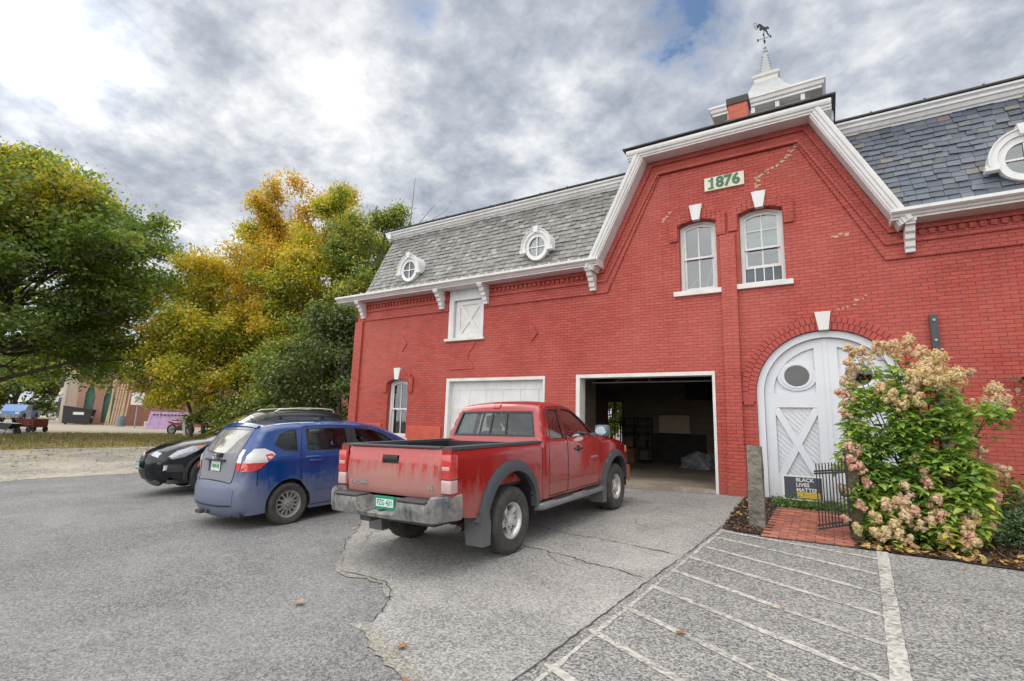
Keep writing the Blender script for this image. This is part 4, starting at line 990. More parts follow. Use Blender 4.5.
def wheel(name, parent, c, sg, R_, wd, rim_r, style, tyre_mat, rim_mat):
    """c hub centre at the tyre's middle, sg=+1 outer side faces +y"""
    n = 44; hw = wd/2; a = R_; e = rim_r
    prof = [(e-.01,-hw*.75),(e+.012,-hw*.88),(e+(a-e)*.45,-hw*1.04),(e+(a-e)*.8,-hw*1.0),(a-.022,-hw*.90),(a-.006,-hw*.78),(a,-hw*.55),(a,hw*.55),(a-.006,hw*.78),(a-.022,hw*.90),(e+(a-e)*.8,hw*1.0),(e+(a-e)*.62,hw*1.05),(e+(a-e)*.58,hw*1.035),(e+(a-e)*.30,hw*1.02),(e+.016,hw*.92),(e-.002,hw*.84),(e-.012,hw*.7)]
    m2 = MB(); m2.lathe([(r_, h*sg) for r_, h in prof], 'y', c, n)
    # tread blocks
    for row, y0 in enumerate((-.78,-.30,.18,.52)):
        for i in range(36):
            a0 = 2*PI*(i+.5*(row % 2))/36; a1 = a0+2*PI/36*.62; ya, yb = c[1]+hw*y0, c[1]+hw*(y0+.30)
            q_ = [(c[0]+r_*math.cos(A), y_, c[2]+r_*math.sin(A)) for r_ in (a-.004, a+.006) for A, y_ in ((a0,ya),(a1,ya),(a1,yb),(a0,yb))]
            m2.add(q_, [(4,5,6,7),(0,1,5,4),(1,2,6,5),(2,3,7,6),(3,0,4,7)])
    ty = m2.build('tyre', tyre_mat, parent, 40)
    # keep thing > part > sub-part: the wheel is the part, tyre and rim its sub-parts
    wp = MB(); wp.lathe([(.02,-hw*.5*sg),(e*.5,-hw*.5*sg),(e*.52,hw*.25*sg),(.02,hw*.25*sg)], 'y', c, 20); w_ = wp.build(name, M_well, parent, 40); ty.parent = w_
    m2 = MB(); m2.lathe([(e-.012,-hw*.74*sg),(e-.03,-hw*.6*sg),(e-.05,hw*.3*sg),(e-.025,hw*.70*sg),(e-.004,hw*.84*sg),(e+.012,hw*.86*sg),(e+.014,hw*.80*sg)], 'y', c, n)
    ro, ri = e-.022, e*.34
    hol = []
    if style == 'chunky':
        k_ = 5; 
        for i in range(k_):
            a0 = 2*PI*i/k_+.25; h_ = [(r_*math.cos(a0+da), r_*math.sin(a0+da)) for r_, da in ((ro*.94,-.42),(ro*.96,0),(ro*.94,.42),(ri*1.55,.30),(ri*1.36,0),(ri*1.55,-.30))]; hol.append(h_)
        for i in range(6): pass
        dish = lambda r_: hw*(.62-.30*(1-abs(r_/ro-.55)/.55)*.6)
    else:
        k_ = 13
        for i in range(k_):
            a0 = 2*PI*i/k_; h_ = [(r_*math.cos(a0+da), r_*math.sin(a0+da)) for r_, da in ((ro*.93,-.155),(ro*.95,0),(ro*.93,.155),(ri*1.42,.10),(ri*1.35,0),(ri*1.42,-.10))]; hol.append(h_)
        dish = lambda r_: hw*(.70-.12*(r_/ro < .4))
    V2, T, B = fill2d(circle(0,0,ro,ro,40), hol, None); n_ = len(V2)
    yy = [dish(math.hypot(*p)) for p in V2]
    V = [(c[0]+p[0], c[1]+sg*y_, c[2]+p[1]) for p, y_ in zip(V2, yy)]+[(c[0]+p[0]*.99, c[1]+sg*(y_-.045), c[2]+p[1]*.99) for p, y_ in zip(V2, yy)]
    m2.add(V, [tuple(t) for t in T]+[(b, a_, n_+a_, n_+b) for a_, b in B])
    hb = dish(0)+.0
    m2.lathe([(ri*1.02,sg*(hb-.01)),(ri*.95,sg*(hb+.012)),(ri*.62,sg*(hb+.018)),(ri*.58,sg*(hb+.030)),(.0,sg*(hb+.033))], 'y', c, 20)
    for i in range(5 if style != 'chunky' else 6):
        a0 = 2*PI*(i+.5)/(5 if style != 'chunky' else 6); rr_ = ri*1.12; m2.lathe([(.016,sg*(hb-.012)),(.016,sg*(hb+.012)),(.0,sg*(hb+.016))], 'y', (c[0]+rr_*math.cos(a0), c[1], c[2]+rr_*math.sin(a0)), 8)
    m2.build('rim', rim_mat, w_, 40); return w_
def plate_tag(parent, M, txt, mat_bg, mat_tx, w_=.30, h_=.15, size=.085, extra=True):
    m2 = MB(); m2.box((-w_/2,-h_/2,-.004),(w_/2,h_/2,.0), bev=.003); o = m2.build('number_plate', mat_bg, parent); o.data.transform(M)
    m2 = MB()
    if extra:
        m2.box((-w_/2+.02,-h_/2+.03,.0008),(w_/2-.02,h_/2-.032,.0022))
        o2 = m2.build('plate_panel', M_plate_w, o); o2.data.transform(M); o2.location = (0,0,0)
        place_text('plate_text', txt, size, mat_tx, o, M @ Matrix.Translation((0,0,.0035)), .001, True, .8)
    else:
        place_text('plate_text', txt, size, mat_tx, o, M @ Matrix.Translation((0,0,.002)), .001, True, .8)
    return o
def ground_tilt(o, x, y, dz=0.0):
    n_ = Vector((-GX if x > -12 else 0, -GY, 1)).normalized()
    rz = o.rotation_euler.z; d_ = Vector((math.cos(rz), math.sin(rz), 0)); d_ = (d_-n_*d_.dot(n_)).normalized(); l_ = n_.cross(d_)
    o.rotation_euler = Matrix((d_, l_, n_)).transposed().to_euler(); o.location = (x, y, gz(x, y)+.004+dz)
FACE_REAR = lambda x, y, z, tilt=0: Matrix.Translation((x, y, z)) @ Matrix.Rotation(tilt, 4, 'Y') @ Matrix(((0,0,-1,0),(-1,0,0,0),(0,1,0,0),(0,0,0,1)))
FACE_FRONT = lambda x, y, z, tilt=0: Matrix.Translation((x, y, z)) @ Matrix.Rotation(tilt, 4, 'Y') @ Matrix(((0,0,1,0),(1,0,0,0),(0,1,0,0),(0,0,0,1)))
FACE_RIGHT = lambda x, y, z: Matrix.Translation((x, y, z)) @ Matrix(((1,0,0,0),(0,0,-1,0),(0,1,0,0),(0,0,0,1)))

# ------------------------------------------------------------------ red pickup (origin: ground under the rear axle, +x forward)
RED = paint_mat('dirty_red_paint', (.30,.008,.010), (.30,.15,.13), -.30, .26, .58, .15, dz=.62)
REDT = paint_mat('dirty_red_tailgate', (.40,.014,.012), (.37,.205,.18), .26, .58, .84, .22, dz=.52)
pk = thing('pickup_truck', 'dirty red extended cab pickup truck with grey wheel flares parked facing the open garage', 'pickup truck', (0,0,0), 1.5454)
def Wt(x, z):
    w_ = .872-.035*np.clip((.95-z)/.55, 0, 1)**2-.02*np.clip((z-1.08)/.2, 0, 1)**2
    w_ = np.where(z > 1.24, .845-(z-1.24)*.30, w_)
    # narrow towards the nose
    return w_-.10*np.clip((x-3.25)/.85, 0, 1)**2
cab_sil = smooth_line([(.775,.50),(.775,1.26),(.80,1.30),(.93,1.66),(1.02,1.735),(1.30,1.772),(1.62,1.765),(1.86,1.715),(2.05,1.62),(2.58,1.285),(2.68,1.245),(3.1,1.205),(3.6,1.135),(3.92,1.06),(4.03,.98),(4.08,.86),(4.085,.62),(4.04,.46),(3.9,.40)], 5, (1,2,9,10,14))
# indices (x5): rear wall 0-10, rear window 10-15, roof 15-40, windscreen 40-45, cowl 45-50, hood 50-65, nose 65-90
bow = np.interp(np.arange(len(cab_sil)), [0,10,15,20,30,40,45,50,60,65,72,85,90], [0,.0,.02,.035,.04,.045,.05,.045,.05,.10,.20,.22,.2])
cab = Shape(cab_sil, Wt, .055, bow)
AX, AZ, AR = 3.246, .40, .50
def arch_pts(cx, cz, r_, a0, a1, n=18): return arc(cx, cz, r_, a0, a1, n)
zb = .50
side_poly = [(.775,zb),(2.76,zb)]+arch_pts(AX,AZ,AR,180-11.5,-6,20)+[(3.9,.40)]+[tuple(p) for p in cab_sil[::-1]][1:-1]
side_poly = [(x, z) for x, z in side_poly]
wf = [(1.50,1.265),(2.47,1.285),(2.395,1.325),(2.02,1.585),(1.88,1.655),(1.70,1.685),(1.53,1.690)]
wr = [(1.02,1.265),(1.42,1.265),(1.43,1.685),(1.16,1.672),(1.09,1.62)]
def grow(poly, d):
    P = np.array(poly); c = P.mean(0); v = P-c; l_ = np.linalg.norm(v, axis=1)[:,None]; return [tuple(p) for p in c+v*(1+d/l_)]
doorF = [(1.475,.53),(2.56,.53),(2.60,.78),(2.60,1.20),(2.50,1.305),(2.42,1.36),(2.04,1.622),(1.89,1.693),(1.70,1.720),(1.475,1.722)]
doorR = [(.925,.53),(1.458,.53),(1.458,1.722),(1.13,1.706),(1.04,1.645),(.935,1.27),(.925,1.20)]
m2 = MB()
for sg in (-1, 1):
    m2.add(*surf(cab.side(sg), side_poly, [grow(doorF, .008), grow(doorR, .008)], .05))
s_ = cab.S
m2.add(*surf(cab.belt, bpoly(cab, 0, 40), [[(s_[10]+.015,-.90),(s_[15]-.02,-.90),(s_[15]-.02,.90),(s_[10]+.015,.90)]], .05))
m2.add(*surf(cab.belt, bpoly(cab, 40, 65), [[(s_[40]+.03,-.90),(s_[45]-.02,-.93),(s_[45]-.02,.93),(s_[40]+.03,.90)]], .05))
m2.add(*surf(cab.belt, bpoly(cab, 65, 90), [], .05))
body = m2.build('body', RED, pk, 42, weld=.0012)
for sg in (-1, 1):
    d1 = panel('door', cab.side(sg), doorF, RED, pk, [wf], .06, .02, .002); d2 = panel('door', cab.side(sg), doorR, RED, pk, [wr], .06, .02, .002)
    for d_, q9 in ((d1, doorF), (d2, doorR)): panel('door_seam', cab.side(sg), grow(q9, .007), M_well, d_, [grow(q9, -.004)], .2, .004, .0035)
    for d_, w_, gm in ((d1, wf, M_cglass2), (d2, wr, M_cglass)):
        panel('window', cab.side(sg), grow(w_, .01), gm, d_, (), .08, .004, -.012)
        panel('window_seal', cab.side(sg), grow(w_, .014), M_bplastic, d_, [grow(w_, -.014)], .08, .008, .003)
    mh = MB(); f_ = cab.side(sg); p = f_(np.array([(1.72,1.10),(1.90,1.10)]), 0)
    mh.tube([(1.71,p[0][1],1.10),(1.73,p[0][1]+sg*.03,1.102),(1.88,p[1][1]+sg*.03,1.098),(1.91,p[1][1],1.095)], .014, 8); mh.lathe([(.0,0),(.045,0),(.05,sg*.006),(.0,sg*.006)], 'y', (1.81,p[0][1]-sg*.0,1.10), 16); mh.build('handle', M_bplastic, d1, 40)
    # moulding line on doors (shallow dark crease)
    mm = MB(); mm.add(*surf(f_, [(.94,.70),(2.58,.70),(2.58,.725),(.94,.725)], (), .1, .01, .008)); mm.build('side_moulding', RED, d1, 40, fix=False)
    # mirror
    mr = MB(); y_ = sg*.84; mr.box((2.30,min(y_, y_+sg*.12),1.27),(2.36,max(y_, y_+sg*.12),1.31), bev=.01); mr.box((2.29,min(y_+sg*.08,y_+sg*.31),1.255),(2.42,max(y_+sg*.08,y_+sg*.31),1.435), bev=.045); mi = mr.build('mirror', plain('blue_grey_mirror_shell', (.10,.14,.17), .35, .2, 8, 0), pk, 50)
    mg = MB(); mg.prism(circle(0,0,.092,.070,20), lambda p, h: (2.289-h, y_+sg*.195+p[0], 1.345+p[1]), 0, .006); mg.build('mirror_glass', plain('mirror_face', (.5,.58,.62), .06, .1, 3, 0, metal=1), mi, 40)
# windscreen and rear window
panel('windscreen', cab.belt, [(s_[40]+.02,-.91),(s_[45]-.01,-.94),(s_[45]-.01,.94),(s_[40]+.02,.91)], M_cglass2, pk, (), .1, .004, -.008)
rw = panel('rear_window', cab.belt, [(s_[10]+.010,-.91),(s_[15]-.012,-.91),(s_[15]-.012,.91),(s_[10]+.010,.91)], M_cglass3, pk, (), .1, .004, -.010)
panel('window_seal', cab.belt, [(s_[10]+.004,-.925),(s_[15]-.008,-.925),(s_[15]-.008,.925),(s_[10]+.004,.925)], M_bplastic, rw, [[(s_[10]+.034,-.885),(s_[15]-.036,-.885),(s_[15]-.036,.885),(s_[10]+.034,.885)]], .08, .01, .004)
m2 = MB()
for t0 in (-.30,.06,.30):
    m2.add(*surf(cab.belt, [(s_[10]+.03,t0-.018),(s_[15]-.03,t0-.018),(s_[15]-.03,t0+.018),(s_[10]+.03,t0+.018)], (), .1, .01, .002))
m2.build('slider_frame', M_bplastic, rw, 40, fix=False)
panel('brake_light', cab.belt, [(s_[15]+.035,-.09),(s_[15]+.085,-.09),(s_[15]+.085,.09),(s_[15]+.035,.09)], M_red_lens, pk, (), .05, .02, .012)
# cabin: seats, dash, steering wheel, floor
m2 = MB()
for y_ in (-.36,.36):
    m2.box((1.42,y_-.24,.62),(1.92,y_+.24,.80), bev=.05); m2.box((1.30,y_-.23,.72),(1.46,y_+.23,1.36), bev=.06); m2.box((1.30,y_-.12,1.40),(1.40,y_+.12,1.60), bev=.045)
    m2.tube([(1.36,y_-.06,1.33),(1.35,y_-.06,1.43)], .01, 6); m2.tube([(1.36,y_+.06,1.33),(1.35,y_+.06,1.43)], .01, 6)
m2.build('seats', M_seat, pk, 40)
m2 = MB(); m2.box((2.30,-.76,.85),(2.66,.76,1.20), bev=.06); m2.box((.80,-.80,.48),(3.4,.80,.56)); m2.box((.79,-.78,.56),(.85,.78,1.24)); m2.box((2.60,-.78,.5),(2.70,.78,1.16)); m2.build('dashboard', M_bplastic, pk, 40)
m2 = MB(); pts = [(2.12+.06*math.sin(a)*.5, .36+.18*math.cos(a), 1.16+.16*math.sin(a)) for a in np.linspace(0, 2*PI, 25)]; m2.tube(pts, .016, 8, cap=False); m2.tube([(2.3,.36,1.08),(2.12,.36,1.16)], .02, 8); m2.box((2.11,.20,1.145),(2.13,.52,1.175)); m2.build('steering_wheel', M_bplastic, pk, 40)
# front: grille, headlights, bumper
fr_w = float(np.interp(s_[72], cab.S, cab.Wb))
gr = panel('grille', cab.belt, [(s_[67],-.45),(s_[76],-.42),(s_[76],.42),(s_[67],.45)], M_bplastic, pk, (), .08, .02, .012)
for sg in (-1, 1):
    panel('headlight', cab.belt, [(s_[66],sg*.52),(s_[66],sg*.98),(s_[74],sg*.98),(s_[75],sg*.50)][::sg], M_clear_lens, pk, (), .06, .02, .012)
    panel('turn_signal', cab.side(sg), [(3.84,.92),(3.97,.90),(4.0,.98),(3.90,1.03)], M_amber, pk, (), .05, .02, .010)
m2 = MB()
def pathloop(pts): return pts
fb = [(3.80,-.86),(3.98,-.82),(4.16,-.6),(4.28,0),(4.16,.6),(3.98,.82),(3.80,.86)]
m2.sweep([(0,.42),(.06,.40),(.09,.50),(.08,.66),(.0,.70)], lambda i: (lambda a, b: (fb[i][0]+(a if abs(fb[i][1]) < .85 else a*.3), fb[i][1]*(1+a*.12), b)), range(len(fb))); m2.build('front_bumper', RED, pk, 45)
# bed: outer sides, rails, liner
def Wbed(x, z): return .872-.035*np.clip((.95-z)/.55, 0, 1)**2-.012*np.clip((z-1.12)/.15, 0, 1)**2
bed_sil = smooth_line([(-.90,.55),(-1.07,.58),(-1.105,.70),(-1.11,1.0),(-1.105,1.262),(-1.06,1.268),(.745,1.248),(.745,.50)], 4, (4,5,6))
bed = Shape(bed_sil, Wbed, .035)
RAX, RAR = 0.0, .53
bed_poly = [(-.90,.55)]+[(-.60,.50)]+arch_pts(RAX,.42,RAR,180-9,0+9,22)+[(.60,.50),(.745,.50),(.745,1.248),(-1.06,1.268),(-1.105,1.262),(-1.11,1.0),(-1.105,.70),(-1.07,.58)]
lamp_cut = [(-1.13,.815),(-.985,.815),(-.985,1.205),(-1.13,1.205)]
for sg in (-1, 1):
    m2 = MB(); m2.add(*surf(bed.side(sg), bed_poly, (), .06, .03))
    # rear return of the bed side (beside the tailgate) and inner wall
    y0, y1 = .735, .862
    m2.box((-1.104,min(sg*y0,sg*y1),.60),(-1.07,max(sg*y0,sg*y1),1.255)); m2.box((-1.09,min(sg*.735,sg*.755),.78),(.73,max(sg*.735,sg*.755),1.25)); m2.box((.715,min(sg*.735,sg*.85),.5),(.744,max(sg*.735,sg*.85),1.245))
    m2.build('bed_side', RED, pk, 38, fix=False)
    m2 = MB(); m2.prism([(-1.10,1.249),(.75,1.232),(.75,1.262),(-1.10,1.282)], lambda p, h: (p[0], sg*h, p[1]), .715, .858); m2.build('bed_rail', M_trim, pk)
    # tail lamp wrapping the corner
    m2 = MB(); yo = .872
    def lampbox(z0, z1, e=.0): m2.box((-1.135+e,min(sg*.742,sg*(yo+.006)),z0),(-1.015,max(sg*.742,sg*(yo+.006)),z1), bev=.018)
    lampbox(.955,1.205); tl = m2.build('taillight', M_red_lens, pk, 40)
    m2 = MB(); lampbox(.815,.951,.002); m2.build('reverse_lens', M_pink_lens, tl, 40)
    m2 = MB(); m2.box((-1.139,min(sg*.76,sg*.86),1.045),(-1.12,max(sg*.76,sg*.86),1.085), bev=.006); m2.build('lens_band', M_pink_lens, tl, 40)
m2 = MB(); m2.box((-1.06,-.735,.74),(.715,.735,.80)); m2.box((.66,-.735,.80),(.714,.735,1.235)); m2.box((-1.05,-.733,.80),(-1.02,.733,1.235))
for sg in (-1, 1):
    m2.box((-1.02,min(sg*.70,sg*.733),.80),(.66,max(sg*.70,sg*.733),1.235)); m2.box((-.50,min(sg*.52,sg*.70),.80),(.50,max(sg*.52,sg*.70),.98), bev=.05)
m2.build('bed_liner', M_bplastic, pk)
# tailgate
tgp = [(-.725,.745),(.725,.745),(.725,1.235),(.715,1.262),(-.715,1.262),(-.725,1.235)]
m2 = MB()
V2, T, B = fill2d(tgp, [[(-.13,1.085),(.13,1.085),(.13,1.175),(-.13,1.175)]], .06)
def tgx(y, z): 
    e = max(0, 1-min(.725-abs(y), z-.745, 1.262-z)/.03); return -1.112-.018*math.exp(-((z-1.0)/.16)**4)+.02*e*e
n_ = len(V2); V = [(tgx(*p), p[0], p[1]) for p in V2]+[(-1.062, p[0], p[1]) for p in V2]
m2.add(V, [t for t in T]+[(b, a, n_+a, n_+b) for a, b in B]); m2.box((-1.065,-.715,.76),(-1.055,.715,1.255))
tg = m2.build('tailgate', REDT, pk, 35)
m2 = MB(); m2.box((-1.10,-.13,1.085),(-1.085,.13,1.175)); m2.box((-1.137,-.115,1.115),(-1.101,.115,1.170), bev=.012); m2.build('handle', M_bplastic, tg, 40)
m2 = MB(); m2.box((-1.128,-.722,1.262),(-1.052,.722,1.285), bev=.008); m2.build('tailgate_cap', M_trim, tg, 40)
place_text('model_badge', 'TACOMA', .055, M_badge, tg, FACE_REAR(-1.131,.50,.855), .002, True, 1.25)
place_text('engine_badge', 'V6', .06, M_badge, tg, FACE_REAR(-1.131,-.60,.86), .002, True, 1.15)
place_text('door_badge', 'PRERUNNER', .045, M_badge, pk, FACE_RIGHT(2.36,-.879,.94), .0015, True, 1.0)
# rear bumper with centre step
def bump_path():
    pts = []
    for y in np.linspace(-.885, .885, 41):
        a = abs(y); x = -1.335+.035*(a/.885)**2 if a < .74 else -1.335+.022+.30*((a-.74)/.145)**1.8*.9; pts.append((x, y))
    return [(-.96,-.895)]+pts+[(-.96,.895)]
bp_ = bump_path(); m2 = MB()
def bprof(y):
    a = abs(y); t = min(1, max(0, (a-.27)/.05)); hi = .695+(.805-.695)*min(1, max(0, (a-.70)/.05)) ; hi = .80 if a > .72 else .735
    lo = .545
    if a < .27: return [(.20,.73),(.155,.73),(.15,.60),(.02,.597),(.0,.585),(.01,.545),(.05,.535),(.20,.535)]
    return [(.20,hi),(.03,hi),(.006,hi-.015),(.0,hi-.06),(.0,.62),(.02,.55),(.05,.535),(.20,.535)]
rings = []
for i, (x, y) in enumerate(bp_):
    s2 = .35 if abs(y) > .89 else 1
    rings.append([(x+a*s2+(0 if abs(y) < .92 else 0), y-(math.copysign(a*.75, y) if abs(y) > .80 else 0), z) for a, z in bprof(y)])
V = [p for r_ in rings for p in r_]; m = 8
m2.add(V, [(i*m+k, i*m+(k+1)%m, (i+1)*m+(k+1)%m, (i+1)*m+k) for i in range(len(rings)-1) for k in range(m)]+[tuple(range(m)), tuple((len(rings)-1)*m+k for k in range(m))])
rb = m2.build('rear_bumper', M_chrome, pk, 35)
for sg in (-1, 1): m2 = MB(); m2.box((-1.325,min(sg*.30,sg*.70),.737),(-1.14,max(sg*.30,sg*.70),.752), bev=.005); m2.build('step_pad', M_trim, rb, 40)
m2 = MB(); m2.box((-1.26,-.03,.599),(-1.20,.03,.606)); m2.build('hitch_hole', M_well, rb)
plate_tag(rb, FACE_REAR(-1.195,-.0,.672), 'FZG 431', M_plate_g, M_plate_g, .305, .145, .082)
m2 = MB(); m2.box((-1.26,.14,.47),(-1.05,.32,.56), bev=.02); m2.build('tow_hitch', M_skid, pk)
# flares, mudflaps, wheels
def flare(shape, cx, cz, ri, ro, a0, a1, sg, foot0, foot1):
    o_ = arc(cx, cz, ro, a0, a1, 22); i_ = arc(cx, cz, ri, a0, a1, 22)
    poly = o_+foot0+i_[::-1]+foot1
    f_ = shape.side(sg)
    def g_(P, off):
        P = np.asarray(P); r_ = np.hypot(P[:,0]-cx, P[:,1]-cz); t = np.clip((r_-ri)/(ro-ri), 0, 1)
        q_ = f_(P, 0); q_[:,1] += sg*np.where(off > -.01, .052*np.sqrt(np.clip(1-t*t*.92, 0, 1))+.004, -.03); return q_
    return panel('wheel_flare', g_, poly, M_trim, pk, (), .05, .05, 0.0, 50)
for sg in (-1, 1):
    flare(bed, 0, .42, .525, .655, 4, 172, sg, [(-.70,.47),(-.62,.44)], [(.53,.46),(.66,.46)])
    flare(cab, AX, .40, .495, .60, 10, 176, sg, [(AX-.62,.42),(AX-.52,.40)], [(AX+.49,.49),(AX+.59,.50)])
    for cx in (0, AX):
        xx = cx-.52 if cx == 0 else cx-.53
        m2 = MB(); m2.prism([(-.01,.0),(.0,-.02),(.06,-.36),(.10,-.36),(.05,0)] if False else [(xx-.13,.56),(xx+.03,.56),(xx+.06,.42),(xx+.045,.20),(xx-.09,.20),(xx-.115,.38)], lambda p, h: (p[0]+(h-.8)*.0, sg*h, p[1]), .66, .895); m2.build('mud_flap', M_trim, pk)
    # inner wheel wells
    for cx, rr_ in ((0,.53),(AX,.50)):
        m2 = MB(); n_ = 18; V = []
        for i in range(n_+1):
            a = R(-8+196*i/n_); V += [(cx+rr_*math.cos(a), sg*.86, .41+rr_*math.sin(a)), (cx+rr_*math.cos(a), sg*.50, .41+rr_*math.sin(a))]
        m2.add(V, [(2*i, 2*i+1, 2*i+3, 2*i+2) for i in range(n_)]); m2.box((cx-rr_,min(sg*.47,sg*.50),.30),(cx+rr_,max(sg*.47,sg*.50),.94)); m2.build('wheel_well', M_well, pk, fix=False)
    for cx in (0, AX): wheel('wheel', pk, (cx, sg*.772, .375), sg, .38, .235, .208, 'chunky', M_tyre2, M_rim)
    m2 = MB(); y_ = sg*.885
    m2.tube([(.58,y_-sg*.18,.43),(.62,y_-sg*.02,.43),(.70,y_,.43),(2.55,y_,.43),(2.66,y_-sg*.03,.43),(2.70,y_-sg*.2,.43)], [.04,.045,.048,.048,.045,.04], 14)
    st = m2.build('side_step', M_steel, pk, 40)
    for xx in (1.0,1.95): m2 = MB(); m2.box((xx,min(y_-sg*.05,y_+sg*.03),.472),(xx+.5,max(y_-sg*.05,y_+sg*.03),.490), bev=.008); m2.build('step_tread', M_bplastic, st, 40)
m2 = MB(); m2.box((-1.0,-.55,.44),(3.8,.55,.62)); m2.tube([(0,-.66,.375),(0,.66,.375)], .06, 10); m2.sphere((0,.0,.375), .15, 12); m2.tube([(AX,-.66,.375),(AX,.66,.375)], .05, 10)
m2.box((.75,-.80,.44),(2.72,.80,.50)); m2.build('chassis', M_skid, pk)
m2 = MB(); m2.tube([(.3,-.42,.46),(-.35,-.50,.45),(-.66,-.62,.41),(-.74,-.66,.39)], .034, 12); m2.build('exhaust', M_exh, pk, 40)
ground_tilt(pk, -4.095, -5.745, .0)

# ------------------------------------------------------------------ blue hatchback
BLUE = paint_mat('dusty_blue_paint', (.003,.040,.19), (.165,.175,.205), -.45, .16, .66, .14, dz=.58, tail=-.45, coat=.8)
BLUER = paint_mat('dusty_blue_hatch', (.012,.04,.16), (.22,.222,.24), .5, 1.2, .88, .35, dz=.30)
hb = thing('hatchback', 'dusty blue hatchback with pale green plate parked between the pickup and the crossover', 'hatchback', (0,0,0), 1.50)
def Wf(x, z):
    w_ = .835-.05*np.clip((.60-z)/.40, 0, 1)**2
    w_ = np.where(z > 1.02, .822-(z-1.02)*.30-(np.clip(z-1.02, 0, 1))**2*.12, w_)
    w_ = w_-.22*np.clip((x-2.35)/1.0, 0, 1)**2.2
    return w_-.16*np.clip((-.22-x)/.55, 0, 1)**2.0
fs = smooth_line([(-.60,.20),(-.70,.27),(-.735,.42),(-.725,.60),(-.69,.66),(-.675,.80),(-.66,.99),(-.635,1.06),(-.50,1.28),(-.385,1.445),(-.30,1.478),(0.0,1.512),(.6,1.525),(1.20,1.512),(1.66,1.455),(1.92,1.385),(2.72,1.02),(2.86,.965),(3.08,.87),(3.22,.74),(3.28,.55),(3.26,.32),(3.15,.22)], 5, (4,))
bowf = np.interp(np.arange(len(fs)), [0,10,20,30,40,50,60,75,85,95,110], [.07,.10,.07,.06,.07,.04,.035,.05,.05,.12,.2])
fit = Shape(fs, Wf, .09, bowf); q_ = fit.S
FR = .305
sidef = [(-.60,.20),(-.33,.22)]+arc(0,.325,.352,197,-17,22)+[(.36,.19),(2.14,.19)]+arc(2.5,.325,.352,201,-17,22)+[(3.15,.22)]+[tuple(p) for p in fs[::-1]][1:-1]
dRr = [(.18,.62),(.335,.42),(.375,.245),(1.10,.245),(1.13,1.02),(1.13,1.455),(.75,1.468),(.25,1.455),(.16,1.02)]
dFr = [(1.148,.245),(2.08,.245),(2.14,.60),(2.24,.95),(2.26,1.09),(1.90,1.325),(1.64,1.410),(1.148,1.458)]
wRr = [(.30,1.085),(1.055,1.06),(1.055,1.415),(.75,1.425),(.31,1.415)]
wFr = [(1.225,1.05),(2.16,1.01),(2.15,1.09),(1.83,1.290),(1.60,1.372),(1.225,1.412)]
wQt = [(-.235,1.195),(-.10,1.115),(.115,1.085),(.125,1.405),(.02,1.395),(-.14,1.335)]
wA = [(2.05,1.0),(2.35,.975),(2.06,1.10)]
m2 = MB()
for sg in (-1, 1): m2.add(*surf(fit.side(sg), sidef, [grow(dRr,.008), grow(dFr,.008), wQt], .045))
i_hT, i_hB = 45, 35     # rear glass along the belt 35-45
m2.add(*surf(fit.belt, bpoly(fit, 0, i_hT+1), [[(q_[17],-.80),(q_[33],-.86),(q_[45]-.02,-.88),(q_[45]-.02,.88),(q_[33],.86),(q_[17],.80)]], .045))
m2.add(*surf(fit.belt, bpoly(fit, i_hT+1, 75), (), .05))
m2.add(*surf(fit.belt, bpoly(fit, 75, 110), [[(q_[75]+.03,-.88),(q_[80]-.03,-.93),(q_[80]-.03,.93),(q_[75]+.03,.88)]], .05))
m2.build('body', BLUE, hb, 45, weld=.0012)
